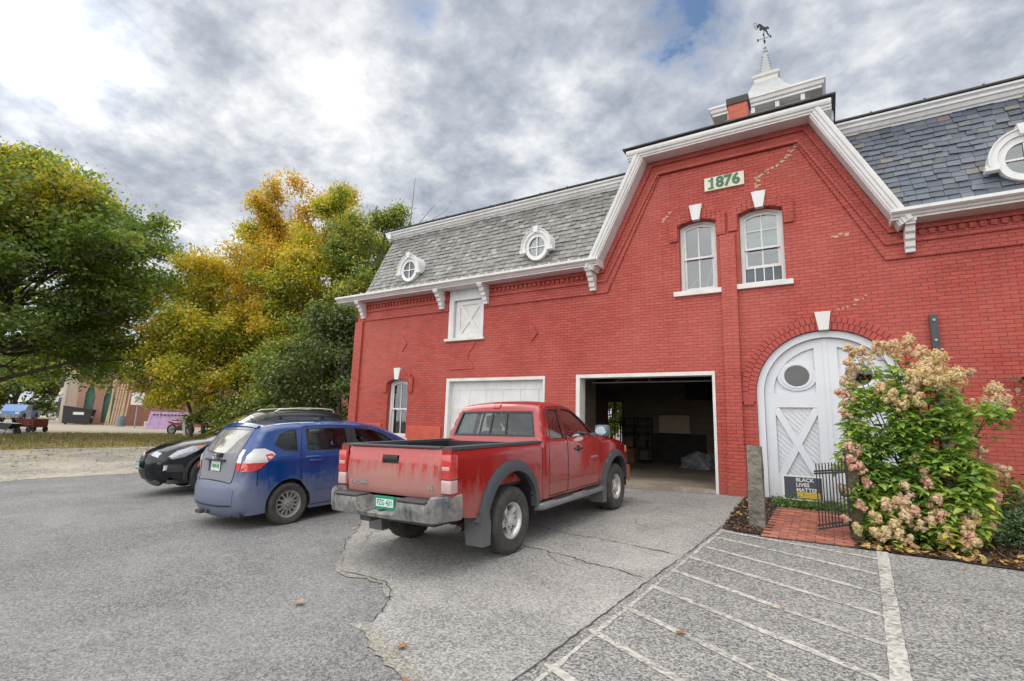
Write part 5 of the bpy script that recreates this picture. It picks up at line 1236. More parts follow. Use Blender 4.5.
for sg in (-1, 1):
    d1 = panel('door', fit.side(sg), dRr, BLUE, hb, [wRr], .06, .02, .0015); d2 = panel('door', fit.side(sg), dFr, BLUE, hb, [wFr], .06, .02, .0015)
    for d_, q9 in ((d1, dRr), (d2, dFr)): panel('door_seam', fit.side(sg), grow(q9, .007), M_well, d_, [grow(q9, -.004)], .12, .004, .0035)
    for d_, w_ in ((d1, wRr), (d2, wFr)):
        panel('window', fit.side(sg), grow(w_, .012), M_cglass4, d_, (), .08, .004, -.010)
        panel('window_seal', fit.side(sg), grow(w_, .016), M_bplastic, d_, [grow(w_, -.016)], .08, .008, .002)
    panel('pillar_trim', fit.side(sg), [(1.062,1.06),(1.22,1.052),(1.22,1.404),(1.062,1.415)], M_bplastic, hb, (), .07, .006, .003)
    panel('quarter_window', fit.side(sg), grow(wQt, .01), M_cglass4, hb, (), .08, .004, -.008); panel('window_seal', fit.side(sg), grow(wQt, .014), M_bplastic, hb, [grow(wQt, -.012)], .08, .008, .002)
    for xx, zz_, d_ in ((.34,.925,d1),(1.30,.905,d2)):
        mh = MB(); p = fit.side(sg)(np.array([(xx,zz_)]), 0)[0]; mh.tube([(xx-.02,p[1],zz_),(xx+.01,p[1]+sg*.028,zz_),(xx+.16,p[1]+sg*.03,zz_-.004),(xx+.19,p[1],zz_-.005)], .015, 8); mh.build('handle', BLUE, d_, 40)
    panel('side_moulding', fit.side(sg), [(.40,.475),(2.06,.455),(2.06,.485),(.40,.505)], BLUE, hb, (), .09, .012, .012)
    # tail lamp: corner wrap on side chart and on the belt
    lt = [(-.70,.86),(-.56,.86),(-.40,.905),(-.10,1.045),(-.18,1.085),(-.38,1.155),(-.53,1.155),(-.60,1.06),(-.68,.99)]
    lamp_r = [(-.69,.83),(-.56,.83),(-.46,.87),(-.38,.945),(-.66,.945)]
    lamp_w = [(-.66,.949),(-.376,.949),(-.25,1.055),(-.28,1.09),(-.40,1.15),(-.525,1.15),(-.62,1.05)]
    tl = panel('taillight', fit.side(sg), lamp_w, M_clear_lens, hb, (), .045, .02, .014); panel('red_lens', fit.side(sg), lamp_r, M_red_lens, tl, (), .045, .02, .013)
    panel('indicator_lens', fit.side(sg), [(-.37,.965),(-.27,1.052),(-.31,1.075),(-.40,1.06)], M_red_lens, tl, (), .05, .01, .020)
    wf_ = .80
    s_r, s_b, s_t = float(np.interp(.83, fs and [p[1] for p in fs[22:38]], q_[22:38])), float(np.interp(.944, [p[1] for p in fs[22:38]], q_[22:38])), float(np.interp(1.13, [p[1] for p in fs[30:42]], q_[30:42]))
    panel('red_lens', fit.belt, [(s_r,sg*.875),(s_r,sg*1.0),(s_b,sg*1.0),(s_b,sg*.865)][::-sg], M_red_lens, tl, (), .04, .02, .010); panel('clear_lens', fit.belt, [(s_b+.003,sg*.865),(s_b+.003,sg*1.0),(s_t,sg*1.0),(s_t,sg*.90)][::-sg], M_clear_lens, tl, (), .04, .02, .010)
    mr = MB(); mr.sphere((1.98, sg*.93, 1.06), (.07,.11,.075), 14); mr.box((1.98,min(sg*.80,sg*.9),1.02),(2.04,max(sg*.80,sg*.9),1.05)); mr.build('mirror', BLUE, hb, 50)
    for cx in (0, 2.5):
        wheel('wheel', hb, (cx, sg*.742, .305), sg, .305, .185, .203, 'multi', M_tyre2, M_rimg)
        m2 = MB(); V = []
        for i in range(19):
            a = R(-14+208*i/18); V += [(cx+.352*math.cos(a), sg*.815, .325+.352*math.sin(a)), (cx+.352*math.cos(a), sg*.50, .325+.352*math.sin(a))]
        m2.add(V, [(2*i, 2*i+1, 2*i+3, 2*i+2) for i in range(18)]); m2.box((cx-.35,min(sg*.48,sg*.5),.22),(cx+.35,max(sg*.48,sg*.5),.67)); m2.build('wheel_well', M_well, hb, fix=False)
    panel('headlight', fit.belt, [(q_[88],sg*.55),(q_[88],sg*.99),(q_[96],sg*.99),(q_[96],sg*.60)][::sg], M_clear_lens, hb, (), .06, .02, .01)
# hatch
hz = lambda z, lo, hi: float(np.interp(z, [p[1] for p in fs[lo:hi]], q_[lo:hi]))
hatch = [(q_[17]+.006,-.795),(q_[33],-.855),(q_[45]-.024,-.875),(q_[45]-.024,.875),(q_[33],.855),(q_[17]+.006,.795)]
gla = [(hz(1.075,33,46),-.76),(q_[44]-.01,-.78),(q_[45]-.07,-.60),(q_[45]-.07,.60),(q_[44]-.01,.78),(hz(1.075,33,46),.76),(hz(1.05,33,46),.55),(hz(1.05,33,46),-.55)]
rec = [(hz(.80,24,36),-.33),(hz(.955,24,36),-.36),(hz(.955,24,36),.36),(hz(.80,24,36),.33)]
ht = panel('hatch', fit.belt, hatch, BLUER, hb, [gla, rec], .05, .015, .002)
panel('hatch_seam', fit.belt, grow(hatch, .008), M_well, ht, [grow(hatch, -.006)], .12, .004, .004)
panel('rear_glass', fit.belt, grow(gla, .012), M_dustglass, ht, (), .08, .004, -.006)
panel('plate_recess', fit.belt, grow(rec, .006), BLUER, ht, (), .06, .004, -.022)
plate_tag(ht, FACE_REAR(-.728,.0,.885, R(3)), 'HKM 628', M_plate_p, M_plate_g, .28, .14, .07, extra=False)
m2 = MB(); m2.box((-.765,-.30,.965),(-.70,.30,.990), bev=.01); m2.build('plate_light_bar', M_bplastic, ht, 40)
m2 = MB()
n_ = 4
pts = [(-.745,.075*math.cos(a),1.022+.0*a+.038*math.sin(a)) for a in np.linspace(0, 2*PI, 21)]; m2.tube(pts, .007, 6, cap=False); m2.box((-.750,-.04,1.0),(-.738,-.026,1.048)); m2.box((-.750,.026,1.0),(-.738,.04,1.048)); m2.box((-.749,-.028,1.017),(-.739,.028,1.031)); m2.build('emblem', M_badge, ht, 40)
m2 = MB(); m2.box((-.765,-.18,1.02),(-.70,-.06,1.085), bev=.02); m2.tube([(-.735,-.12,1.06),(-.72,.10,1.085),(-.70,.36,1.10)], [.016,.011,.007], 6); m2.build('wiper', M_bplastic, ht, 40)
panel('roof_spoiler', fit.belt, [(q_[45]-.02,-.92),(q_[47],-.95),(q_[47],.95),(q_[45]-.02,.92)], BLUE, hb, (), .06, .03, .02)
m2 = MB(); m2.tube([(-.20,.0,1.545),(-.34,.0,1.70)], [.007,.004], 6); m2.sphere((-.19,0,1.53), (.03,.02,.02), 8); m2.build('antenna', M_bplastic, hb, 40)
panel('windscreen', fit.belt, [(q_[75]+.02,-.89),(q_[80]-.02,-.94),(q_[80]-.02,.94),(q_[75]+.02,.89)], M_cglass2, hb, (), .1, .004, -.006)
bmp = [(q_[2],-.985),(hz(.575,6,24),-.985),(hz(.60,6,24),-.80),(hz(.56,6,24),-.70),(hz(.56,6,24),.70),(hz(.60,6,24),.80),(hz(.575,6,24),.985),(q_[2],.985)]
rbm = panel('rear_bumper', fit.belt, bmp, BLUE, hb, (), .05, .012, .007, 50)
# bumper lower lip, hitch, exhaust
panel('bumper_crease', fit.belt, [(hz(.345,2,14),-.96),(hz(.365,2,14),-.96),(hz(.365,2,14),.96),(hz(.345,2,14),.96)], M_bplastic, hb, (), .08, .008, .012)
m2 = MB(); m2.box((-.62,-.60,.17),(3.1,.60,.24)); m2.box((-.66,-.66,.20),(-.50,.66,.27), bev=.02); m2.build('underbody', M_skid, hb)
m2 = MB(); m2.box((-.82,-.03,.21),(-.55,.03,.26)); m2.box((-.86,.10,.20),(-.62,.26,.25), bev=.01); m2.tube([(-.60,.45,.22),(-.62,-.45,.22)], .026, 8); m2.build('tow_hitch', M_skid, hb)
m2 = MB(); m2.tube([(-.2,-.40,.22),(-.55,-.46,.22),(-.70,-.47,.215)], .032, 10); m2.sphere((-.5,-.3,.24), (.12,.28,.07), 12); m2.build('exhaust', M_exh, hb, 40)
m2 = MB()
for y_ in (-.36,.36):
    m2.box((1.2,y_-.24,.40),(1.7,y_+.24,.56), bev=.05); m2.box((1.10,y_-.23,.5),(1.26,y_+.23,1.08), bev=.06); m2.box((1.10,y_-.12,1.12),(1.20,y_+.12,1.30), bev=.04)
m2.box((.10,-.62,.5),(.24,.62,1.0), bev=.05)
for y_ in (-.4,0,.4): m2.box((.10,y_-.11,1.03),(.18,y_+.11,1.19), bev=.035)
m2.build('seats', M_seat, hb, 40)
m2 = MB(); m2.box((2.0,-.72,.6),(2.5,.72,.97), bev=.06); m2.box((-.55,-.70,.30),(2.4,.70,.36)); m2.box((-.6,-.66,.36),(-.1,.66,.62)); m2.build('dashboard', M_bplastic, hb, 40)
# fuel door
panel('fuel_cap', fit.side(-1), [(-.12,.60),(.03,.62),(.03,.62),(.02,.72)] if False else [(-.50,.62),(-.485,.62),(-.485,.85),(-.50,.85)], M_well, hb, (), .06, .004, .0025)
ground_tilt(hb, -7.85, -6.03, -.012)

# ------------------------------------------------------------------ black crossover
BLK = paint_mat('dusty_black_paint', (.006,.009,.013), (.08,.078,.075), -.3, .1, .10, .14, dz=.4, coat=.12, spec=.3)
sv_ = thing('crossover', 'glossy black crossover with silver roof rails facing out behind the blue hatchback', 'car', (0,0,0), -1.75)
def Ws(x, z):
    w_ = .905-.06*np.clip((.60-z)/.45, 0, 1)**2
    w_ = np.where(z > 1.05, .89-(z-1.05)*.34-(np.clip(z-1.05, 0, 1))**2*.10, w_)
    w_ = w_-.34*np.clip((x-2.45)/1.05, 0, 1)**2.2
    return w_-.15*np.clip((-.3-x)/.6, 0, 1)**2
ss_ = smooth_line([(-.65,.24),(-.80,.32),(-.86,.55),(-.80,.80),(-.82,1.02),(-.66,1.25),(-.50,1.52),(-.58,1.575),(-.40,1.60),(.3,1.645),(.9,1.650),(1.3,1.61),(1.62,1.53),(2.46,1.07),(2.62,1.03),(3.05,.965),(3.38,.83),(3.47,.72),(3.50,.56),(3.45,.42),(3.28,.33)], 5, (6,7,13,14))
bows = np.interp(np.arange(len(ss_)), [0,15,30,40,55,65,70,80,85,100], [.1,.1,.08,.04,.05,.07,.07,.08,.16,.22])
suv = Shape(ss_, Ws, .12, bows); u_ = suv.S
SR = .355
sides = [(-.65,.24),(-.40,.26)]+arc(0,.365,.405,196,-16,20)+[(.41,.22),(2.23,.22)]+arc(2.64,.365,.405,200,-16,20)+[(3.28,.33)]+[tuple(p) for p in ss_[::-1]][1:-1]
gF = [(1.18,1.13),(2.18,1.10),(1.98,1.23),(1.60,1.43),(1.40,1.49),(1.18,1.525)]; gR = [(.10,1.17),(1.10,1.135),(1.10,1.53),(.55,1.54),(.14,1.50)]; gQ = [(-.52,1.31),(-.02,1.19),(.02,1.49),(-.30,1.46)]
m2 = MB()
for sg in (-1, 1): m2.add(*surf(suv.side(sg), sides, [gF, gR, gQ], .045))
m2.add(*surf(suv.belt, bpoly(suv, 0, 60), [[(u_[25]+.02,-.85),(u_[30]-.04,-.88),(u_[30]-.04,.88),(u_[25]+.02,.85)]], .05))
m2.add(*surf(suv.belt, bpoly(suv, 60, 100), [[(u_[60]+.03,-.87),(u_[65]-.03,-.94),(u_[65]-.03,.94),(u_[60]+.03,.87)]], .045))
m2.build('body', BLK, sv_, 45, weld=.0012)
panel('windscreen', suv.belt, [(u_[60]+.02,-.88),(u_[65]-.02,-.95),(u_[65]-.02,.95),(u_[60]+.02,.88)], M_cglass2, sv_, (), .1, .004, -.006)
panel('rear_glass', suv.belt, [(u_[25]+.01,-.86),(u_[30]-.03,-.89),(u_[30]-.03,.89),(u_[25]+.01,.86)], M_cglass, sv_, (), .1, .004, -.006)
hs = lambda z, lo=79, hi=100: float(np.interp(-z, [-p[1] for p in ss_[lo:hi]], u_[lo:hi]))
gr = panel('grille', suv.belt, [(hs(.72),-.36),(hs(.55),-.30),(hs(.55),.30),(hs(.72),.36)], M_bplastic, sv_, (), .05, .02, .012)
m2 = MB()
for z in (.68,.635,.59): m2.add(*surf(suv.belt, [(hs(z+.008),-.34),(hs(z-.008),-.33),(hs(z-.008),.33),(hs(z+.008),.34)], (), .06, .02, .022))
m2.build('grille_bars', plain('grille_grey', (.06,.06,.065), .3, .1, 5, 0, metal=.5), gr, 40, fix=False)
m2 = MB(); xe = 3.485+.16; pts = [(xe-.01*abs(math.cos(a)),.075*math.cos(a),.775+.042*math.sin(a)) for a in np.linspace(0, 2*PI, 21)]; m2.tube(pts, .008, 6, cap=False); m2.tube([(xe,-.035,.745),(xe,-.025,.805)], .008, 6); m2.tube([(xe,.035,.745),(xe,.025,.805)], .008, 6); m2.tube([(xe,-.03,.772),(xe,.03,.778)], .008, 6); m2.build('emblem', M_badge, sv_, 40)
panel('lower_intake', suv.belt, [(hs(.51),-.55),(hs(.43),-.50),(hs(.43),.50),(hs(.51),.55)], M_bplastic, sv_, (), .06, .02, .010)
panel('skid_trim', suv.belt, [(hs(.395),-.7),(hs(.35),-.66),(hs(.35),.66),(hs(.395),.7)], M_trim, sv_, (), .06, .02, .012)
plate_tag(sv_, FACE_FRONT(3.730,0.0,.58), 'GTC 274', M_plate_g, M_plate_g, .30, .15, .08)
for sg in (-1, 1):
    for w_, nm in ((gF, 'window'), (gR, 'window'), (gQ, 'quarter_window')):
        wo = panel(nm, suv.side(sg), grow(w_, .01), M_cglass, sv_, (), .08, .004, -.008); panel('window_seal', suv.side(sg), grow(w_, .016), M_bplastic, wo, [grow(w_, -.014)], .08, .008, .002)
    hl = [(2.72,.965),(2.98,.945),(3.22,.86),(3.36,.75),(3.30,.68),(3.10,.72),(2.90,.83)]
    ho = panel('headlight', suv.side(sg), hl, M_headl, sv_, (), .05, .02, .016); panel('lamp_reflector', suv.side(sg), grow(hl, -.02), M_reflector, ho, (), .05, .01, .004); panel('amber_marker', suv.side(sg), [(2.75,.955),(2.90,.94),(2.92,.90),(2.86,.885)], M_amber, ho, (), .05, .01, .019)
    panel('headlight_front', suv.belt, [(hs(.79),sg*.66),(hs(.80),sg*.98),(hs(.715),sg*.98),(hs(.73),sg*.60)][::sg], M_reflector, ho, (), .05, .02, .012)
    fg = MB(); fg.prism([(-.04,-.055),(.035,-.04),(.045,.055),(-.025,.045)], lambda p, h: (3.36+.0*p[0]-.25*p[0]*1+h, sg*(.62+p[0]), .52+p[1]), -.05, .05); fo = fg.build('fog_light', M_clear_lens, sv_)
    panel('fog_surround', suv.side(sg), [(3.05,.44),(3.36,.44),(3.42,.60),(3.12,.58)], M_bplastic, sv_, (), .06, .01, .006)
    mr = MB(); mr.sphere((2.08, sg*1.02, 1.14), (.08,.13,.085), 14); mr.box((2.06,min(sg*.86,sg*.96),1.09),(2.14,max(sg*.86,sg*.96),1.12)); mr.build('mirror', BLK, sv_, 50)
    mr = MB(); mr.tube([(-.30,sg*.60,1.60),(-.24,sg*.60,1.675),(0,sg*.61,1.70),(.6,sg*.60,1.71),(1.1,sg*.58,1.685),(1.22,sg*.57,1.625)], [.018]*6, 8); mr.build('roof_rail', M_rim, sv_, 40)
    for cx in (0, 2.64):
        wheel('wheel', sv_, (cx, sg*.80, SR), sg, SR, .225, .225, 'chunky', M_tyre, M_rim)
        m2 = MB(); V = []
        for i in range(19):
            a = R(-14+208*i/18); V += [(cx+.405*math.cos(a), sg*.88, .365+.405*math.sin(a)), (cx+.405*math.cos(a), sg*.52, .365+.405*math.sin(a))]
        m2.add(V, [(2*i, 2*i+1, 2*i+3, 2*i+2) for i in range(18)]); m2.box((cx-.40,min(sg*.50,sg*.52),.24),(cx+.40,max(sg*.50,sg*.52),.76)); m2.build('wheel_well', M_well, sv_, fix=False)
    a_ = 0
    for cx in (0, 2.64): panel('arch_trim', suv.side(sg), arc(cx,.365,.455,-12,192,20)+arc(cx,.365,.41,-12,192,20)[::-1], M_bplastic, sv_, (), .06, .015, .010)
    panel('sill_trim', suv.side(sg), [(.44,.24),(2.20,.24),(2.20,.34),(.44,.34)], M_bplastic, sv_, (), .07, .015, .010)
    panel('door_gap', suv.side(sg), [(1.135,.36),(1.147,.36),(1.147,1.12),(1.135,1.12)], M_well, sv_, (), .2, .004, .002); panel('door_gap', suv.side(sg), [(2.20,.45),(2.212,.45),(2.275,1.05),(2.262,1.05)], M_well, sv_, (), .2, .004, .002)
m2 = MB(); m2.box((-.7,-.62,.20),(3.3,.62,.28)); m2.build('underbody', M_skid, sv_)
m2 = MB()
for y_ in (-.38,.38):
    m2.box((1.2,y_-.25,.55),(1.75,y_+.25,.72), bev=.05); m2.box((1.10,y_-.24,.65),(1.27,y_+.24,1.22), bev=.06); m2.box((1.10,y_-.12,1.26),(1.20,y_+.12,1.44), bev=.04)
m2.box((.1,-.64,.6),(.26,.64,1.18), bev=.05); m2.build('seats', M_seat, sv_, 40)
m2 = MB(); m2.box((2.0,-.76,.7),(2.5,.76,1.05), bev=.06); m2.box((-.7,-.74,.40),(2.5,.74,.46)); m2.build('dashboard', M_bplastic, sv_, 40)
m2 = MB(); m2.tube([(-.35,0,1.61),(-.55,0,1.78)], [.008,.004], 6); m2.build('antenna', M_bplastic, sv_, 40)
ground_tilt(sv_, -11.62, -2.36, .03); sv_.scale = (1.0,1.0,1.035)
# ================================================================== PLANTS
def leaf_mat(name, stops, noise_sc=.35, nstops=None, mixf=.5, trans=.35, crownfade=False):
    k = N(name); g = k.n('ShaderNodeNewGeometry'); r = g.outputs['Random Per Island']
    c1 = k.ramp(r, stops); n1 = k.noise(noise_sc, 4, .6, None, .3)
    if crownfade:   # the top and the far side of this crown have turned first
        xx, yy, zz_ = k.xyz(); n1 = k.math('ADD', n1, k.math('ADD', k.math('MULTIPLY', k.math('SUBTRACT', zz_, 11.0), .012), k.math('MULTIPLY', xx, -.006)))
    if nstops:
        c2 = k.ramp(k.math('ADD', n1, k.math('MULTIPLY', k.math('SUBTRACT', r, .5), .22)), nstops); c = k.mix(mixf, c1, c2)
    else: c = c1
    d_ = k.n('ShaderNodeBsdfDiffuse'); k.l(c, d_.inputs[0]); tr = k.n('ShaderNodeBsdfTranslucent'); k.l(k.mix(1.0, c, (1.0,1.05,.55), 'MULTIPLY'), tr.inputs[0])
    gl = k.n('ShaderNodeBsdfGlossy'); gl.inputs['Roughness'].default_value = .45; gl.inputs[0].default_value = (.8,.85,.8,1)
    m1 = k.n('ShaderNodeMixShader'); m1.inputs[0].default_value = trans; k.l(d_.outputs[0], m1.inputs[1]); k.l(tr.outputs[0], m1.inputs[2])
    m2 = k.n('ShaderNodeMixShader'); m2.inputs[0].default_value = .05; k.l(m1.outputs[0], m2.inputs[1]); k.l(gl.outputs[0], m2.inputs[2])
    k.l(m2.outputs[0], k.out.inputs['Surface']); return k.m
def fast_mesh(V, F4):
    """numpy verts (n,3), quads (m,4)"""
    me = bpy.data.meshes.new('leaves'); n, m = len(V), len(F4)
    me.vertices.add(n); me.vertices.foreach_set('co', np.asarray(V, np.float32).ravel())
    me.loops.add(m*4); me.loops.foreach_set('vertex_index', np.asarray(F4, np.int32).ravel())
    me.polygons.add(m); me.polygons.foreach_set('loop_start', np.arange(0, m*4, 4, dtype=np.int32))
    me.update(); me.validate(); return me
def leaves_from(P, Nn, size, rng, aspect=.62, curl=.25):
    """one folded leaf (4 verts) per point; P (n,3), Nn (n,3) facing"""
    n = len(P); Nn = Nn/np.linalg.norm(Nn, axis=1)[:,None]
    a = rng.normal(size=(n,3)); U = np.cross(Nn, a); U /= np.linalg.norm(U, axis=1)[:,None]+1e-9; W_ = np.cross(Nn, U)
    s = size*rng.uniform(.6, 1.35, n)[:,None]; fo = curl*s
    V = np.stack([P-U*s*.5, P+W_*s*aspect*.5-Nn*fo*.4, P+U*s*.55-Nn*fo*.8, P-W_*s*aspect*.5-Nn*fo*.4], 1).reshape(-1,3)
    F4 = np.arange(n*4).reshape(-1,4); return V, F4
def limb(mb, a, b, r0, r1, rng, n=5, wob=.06, sides=7):
    a, b = np.array(a, float), np.array(b, float); L = np.linalg.norm(b-a); pts = []
    for i in range(n+1):
        t = i/n; p = a+(b-a)*t; p = p+np.array([0,0,.10*L*math.sin(PI*t)])*.5+(rng.normal(size=3)*wob*L*.5 if 0 < i < n else 0); pts.append(p)
    mb.tube(pts, [r0+(r1-r0)*i/n for i in range(n+1)], sides); return pts
M_bark = plain('grey_brown_bark', (.095,.078,.062), .95, .35, 7, .7, 22, bdist=.03)
def tree(name, label, pos, h, rad, crown_z0, n_leaf, leaf, mat, seed, trunk_r=.25, shape=None, group=None, n1=26, n2=7, n3=5, stems=1, cat='tree', twigs=0, spread=.30, droop=0.0, lean=(0,0)):
    """trunk, limbs, branchlets and sprays of leaves round every twig: the outline follows the branches"""
    rng = np.random.default_rng(seed); x0, y0 = pos; z0 = gz(x0, y0)
    t = thing(name, label, cat, (x0, y0, z0), 0, group)
    shape = shape or (lambda u: math.sin(PI*min(1, u*.78+.20))**.7)
    tr = MB(); tops = []
    for s_ in range(stems):
        if stems == 1: bx, by, tx, ty = 0, 0, lean[0], lean[1]
        else:
            an = 2*PI*(s_+rng.uniform(-.2,.2))/stems; bx, by = math.cos(an)*rad*.10, math.sin(an)*rad*.10; tx, ty = math.cos(an)*rad*.38+lean[0], math.sin(an)*rad*.38+lean[1]
        hh = h*(rng.uniform(.86, .97) if s_ == 0 else rng.uniform(.68, .86)); r_ = trunk_r*(1 if stems == 1 else rng.uniform(.5, .8))
        tops.append((limb(tr, (bx, by, -.2), (tx, ty, hh), r_*1.15, r_*.10, rng, 10, .022, 9), hh, r_))
    shp_ = shape
    env = lambda p, s_=1.0: (0 < (p[2]-crown_z0+1.2)) and p[2] < h*1.0 and math.hypot(p[0]-lean[0], p[1]-lean[1]) < s_*rad*shape(min(.999, max(0, (p[2]-crown_z0)/(h-crown_z0))))*(1.0+.13*math.sin(p[2]*1.9+math.atan2(p[1], p[0])*5)+.05*math.sin(p[2]*5.1+p[0]*3))+.25
    segs = []       # twig segments carrying leaves
    rot = lambda v, ax, an: v*math.cos(an)+np.cross(ax, v)*math.sin(an)+ax*(ax@v)*(1-math.cos(an))
    ga = rng.uniform(0, 6)
    for i in range(n1):
        pts, hh, r_ = tops[i % stems]; u = min(.995, max(0, (i+rng.uniform(0,1))/n1)); zz = crown_z0+(hh-crown_z0)*u; f = min(.98, max(.05, (zz+.2)/(hh+.2))); j = f*(len(pts)-1); k_ = int(j); st = np.array(pts[k_])*(1-(j-k_))+np.array(pts[min(k_+1, len(pts)-1)])*(j-k_)
        an = ga+i*2.399+rng.normal()*.3; el = R(8+62*u**1.3)+rng.normal()*.14-droop*(1-u); L = max(.5, rad*shape(u)*rng.uniform(.72, 1.08))/max(.45, math.cos(el)) if u < .8 else rad*rng.uniform(.35,.5)
        L = min(L, rad*1.15); st = st-np.array([0,0,min(st[2]-.8, L*math.sin(max(0, el))*.55)]) if st[2] > 1.2 else st
        d1 = np.array([math.cos(an)*math.cos(el), math.sin(an)*math.cos(el), math.sin(el)])
        while L > .4 and not env(st+d1*L, .92): L *= .85
        r1 = max(.018, r_*.36*(1-u*.75))
        p1 = limb(tr, st, st+d1*L, r1, .012, rng, 6, .04, 6)
        for j2 in range(n2):
            t2 = .30+.70*(j2+rng.uniform(0,1))/n2; q_ = t2*(len(p1)-1); k2 = min(int(q_), len(p1)-2); s2 = np.array(p1[k2])*(1-(q_-k2))+np.array(p1[k2+1])*(q_-k2)
            ax = rng.normal(size=3)*.45+np.array([0,0,1]); ax /= np.linalg.norm(ax); d2 = rot(d1, ax, R(rng.uniform(25,70))*(1 if j2 % 2 else -1))+np.array([0,0,rng.uniform(-.15,.42)]); d2 /= np.linalg.norm(d2)
            if j2 == n2-1: d2 = d1
            L2 = L*rng.uniform(.22,.42)*(1.15-t2*.5)
            while L2 > .12 and not env(s2+d2*L2, 1.0): L2 *= .75
            p2 = limb(tr, s2, s2+d2*L2, r1*.38+.006, .006, rng, 3, .05, 4)
            for j3 in range(n3):
                t3 = .35+.65*(j3+rng.uniform(0,1))/n3; s3 = np.array(p2[0])*(1-t3)+np.array(p2[-1])*t3; d3 = d2+rng.normal(size=3)*.75; d3 /= np.linalg.norm(d3); L3 = L2*rng.uniform(.30,.60)+.12; segs.append((s3, s3+d3*L3))
    segs = [q_ for q_ in segs if env(q_[1])]
    tr.build('trunk', M_bark, t, 60)
    A = np.array([q_[0] for q_ in segs]); B = np.array([q_[1] for q_ in segs]); wt = np.linalg.norm(B-A, axis=1)+.25; wt *= rng.uniform(.35,1.5,len(wt)); wt /= wt.sum(); idx = rng.choice(len(segs), n_leaf, p=wt); f = rng.uniform(0, 1.12, n_leaf)[:,None]
    off = rng.normal(size=(n_leaf,3))*spread*np.array([1,1,.6])
    P = A[idx]+(B-A)[idx]*f+off-np.array([0,0,.05]); Nn = off*.6+np.array([0,0,.42])+rng.normal(size=(n_leaf,3))*.42
    V, F4 = leaves_from(P[P[:,2] > .3], Nn[P[:,2] > .3], leaf, rng); new_obj('crown', fast_mesh(V, F4), mat, t)
    if twigs:
        tw = MB(); top = np.argsort(-B[:,2])[:max(twigs*3, 12)]
        for i in range(twigs):
            c = B[top[rng.integers(len(top))]]; a_ = rng.uniform(0, 2*PI); L = rng.uniform(.3, .8); limb(tw, c, (c[0]+math.cos(a_)*L*.35, c[1]+math.sin(a_)*L*.35, c[2]+L), .012, .004, rng, 3, .03, 4)
        tw.build('bare_twigs', M_bark, t, 60)
    return t
GRN = [(0, (0.085,0.146,0.031)), (.35, (0.143,0.232,0.044)), (.7, (0.227,0.319,0.056)), (1, (0.370,0.390,0.065))]
M_lf_maple = leaf_mat('maple_leaves', GRN, .20, [(.36, (0.124,0.203,0.039)), (.54, (0.235,0.298,0.051)), (.61, (0.663,0.505,0.064)), (.70, (0.800,0.620,0.064)), (.85, (0.800,0.345,0.064))], .66, .62, True)
M_lf_yel = leaf_mat('yellow_autumn_leaves', [(0, (0.193,0.276,0.034)), (.3, (0.411,0.451,0.045)), (.6, (0.750,0.652,0.062)), (.85, (0.798,0.552,0.056)), (1, (0.629,0.301,0.045))], .30, [(.30, (0.121,0.213,0.031)), (.43, (0.291,0.389,0.045)), (.52, (0.702,0.652,0.062)), (.63, (0.800,0.564,0.056)), (.78, (0.702,0.301,0.045))], .6, .55)
M_lf_or = leaf_mat('orange_autumn_leaves', [(0, (0.281,0.302,0.035)), (.35, (0.648,0.493,0.045)), (.7, (0.713,0.370,0.040)), (1, (0.540,0.202,0.035))], .35, [(.32, (0.238,0.291,0.035)), (.44, (0.626,0.538,0.050)), (.58, (0.713,0.414,0.040)), (.75, (0.540,0.202,0.035))], .6, .55)
M_lf_grn = leaf_mat('fresh_green_leaves', [(0, (0.106,0.174,0.034)), (.4, (0.196,0.287,0.046)), (.8, (0.332,0.375,0.062)), (1, (0.634,0.454,0.073))], .4, [(.4, (0.136,0.218,0.042)), (.6, (0.302,0.336,0.058)), (.75, (0.800,0.553,0.073))], .4, .42)
M_lf_dark = leaf_mat('dark_green_leaves', [(0, (0.051,0.085,0.024)), (.6, (0.101,0.147,0.035)), (1, (0.197,0.215,0.044))], .4)
M_lf_bush = leaf_mat('undergrowth_leaves', [(0, (.048,.096,.022)), (.5, (.096,.144,.026)), (.85, (.240,.240,.032)), (1, (.448,.320,.040))], .5)

tree('maple_tree', 'huge green maple with yellowing upper left crown and low hanging boughs', (-39.9,-2.9), 16.7, 9.6, 3.3, 150000, .225, M_lf_maple, 21, .42, lambda u: (.90+.12*math.sin(PI*u))*(1-u**4.2)**.55, n1=84, n2=10, n3=6, spread=.35, droop=.0, twigs=0)
GT = 'autumn trees behind the parked cars'
tree('yellow_tree', 'tall yellow and orange autumn tree, highest in the clump left of the barn', (-29.6,9.0), 19.0, 5.4, 4.5, 60000, .17, M_lf_or, 31, .22, lambda u: (1-u)**.6*.95+.25, GT, n1=40, n2=7, n3=5, stems=3, twigs=14)
tree('yellow_tree', 'broad yellow leaved tree with orange left shoulder between the maple and barn', (-33.8,7.6), 14.6, 5.2, 3.4, 62000, .18, M_lf_yel, 32, .24, lambda u: math.sin(PI*min(1, u*.72+.20))**.7, GT, n1=46, n2=8, n3=5, stems=3, twigs=12)
tree('yellow_tree', 'low yellow green tree with drooping branches over the lilac door', (-32.8,5.4), 9.2, 4.4, 1.9, 44000, .17, M_lf_yel, 33, .15, None, GT, n1=38, n2=8, n3=5, stems=3, droop=.25)
tree('yellow_tree', 'gold and green tree just left of the green tree by the barn', (-26.2,8.6), 16.2, 4.4, 3.0, 60000, .16, M_lf_yel, 34, .2, lambda u: math.sin(PI*min(1, u*.74+.20))**.7*(1-.15*u), GT, n1=40, n2=7, n3=5, stems=3, twigs=8)
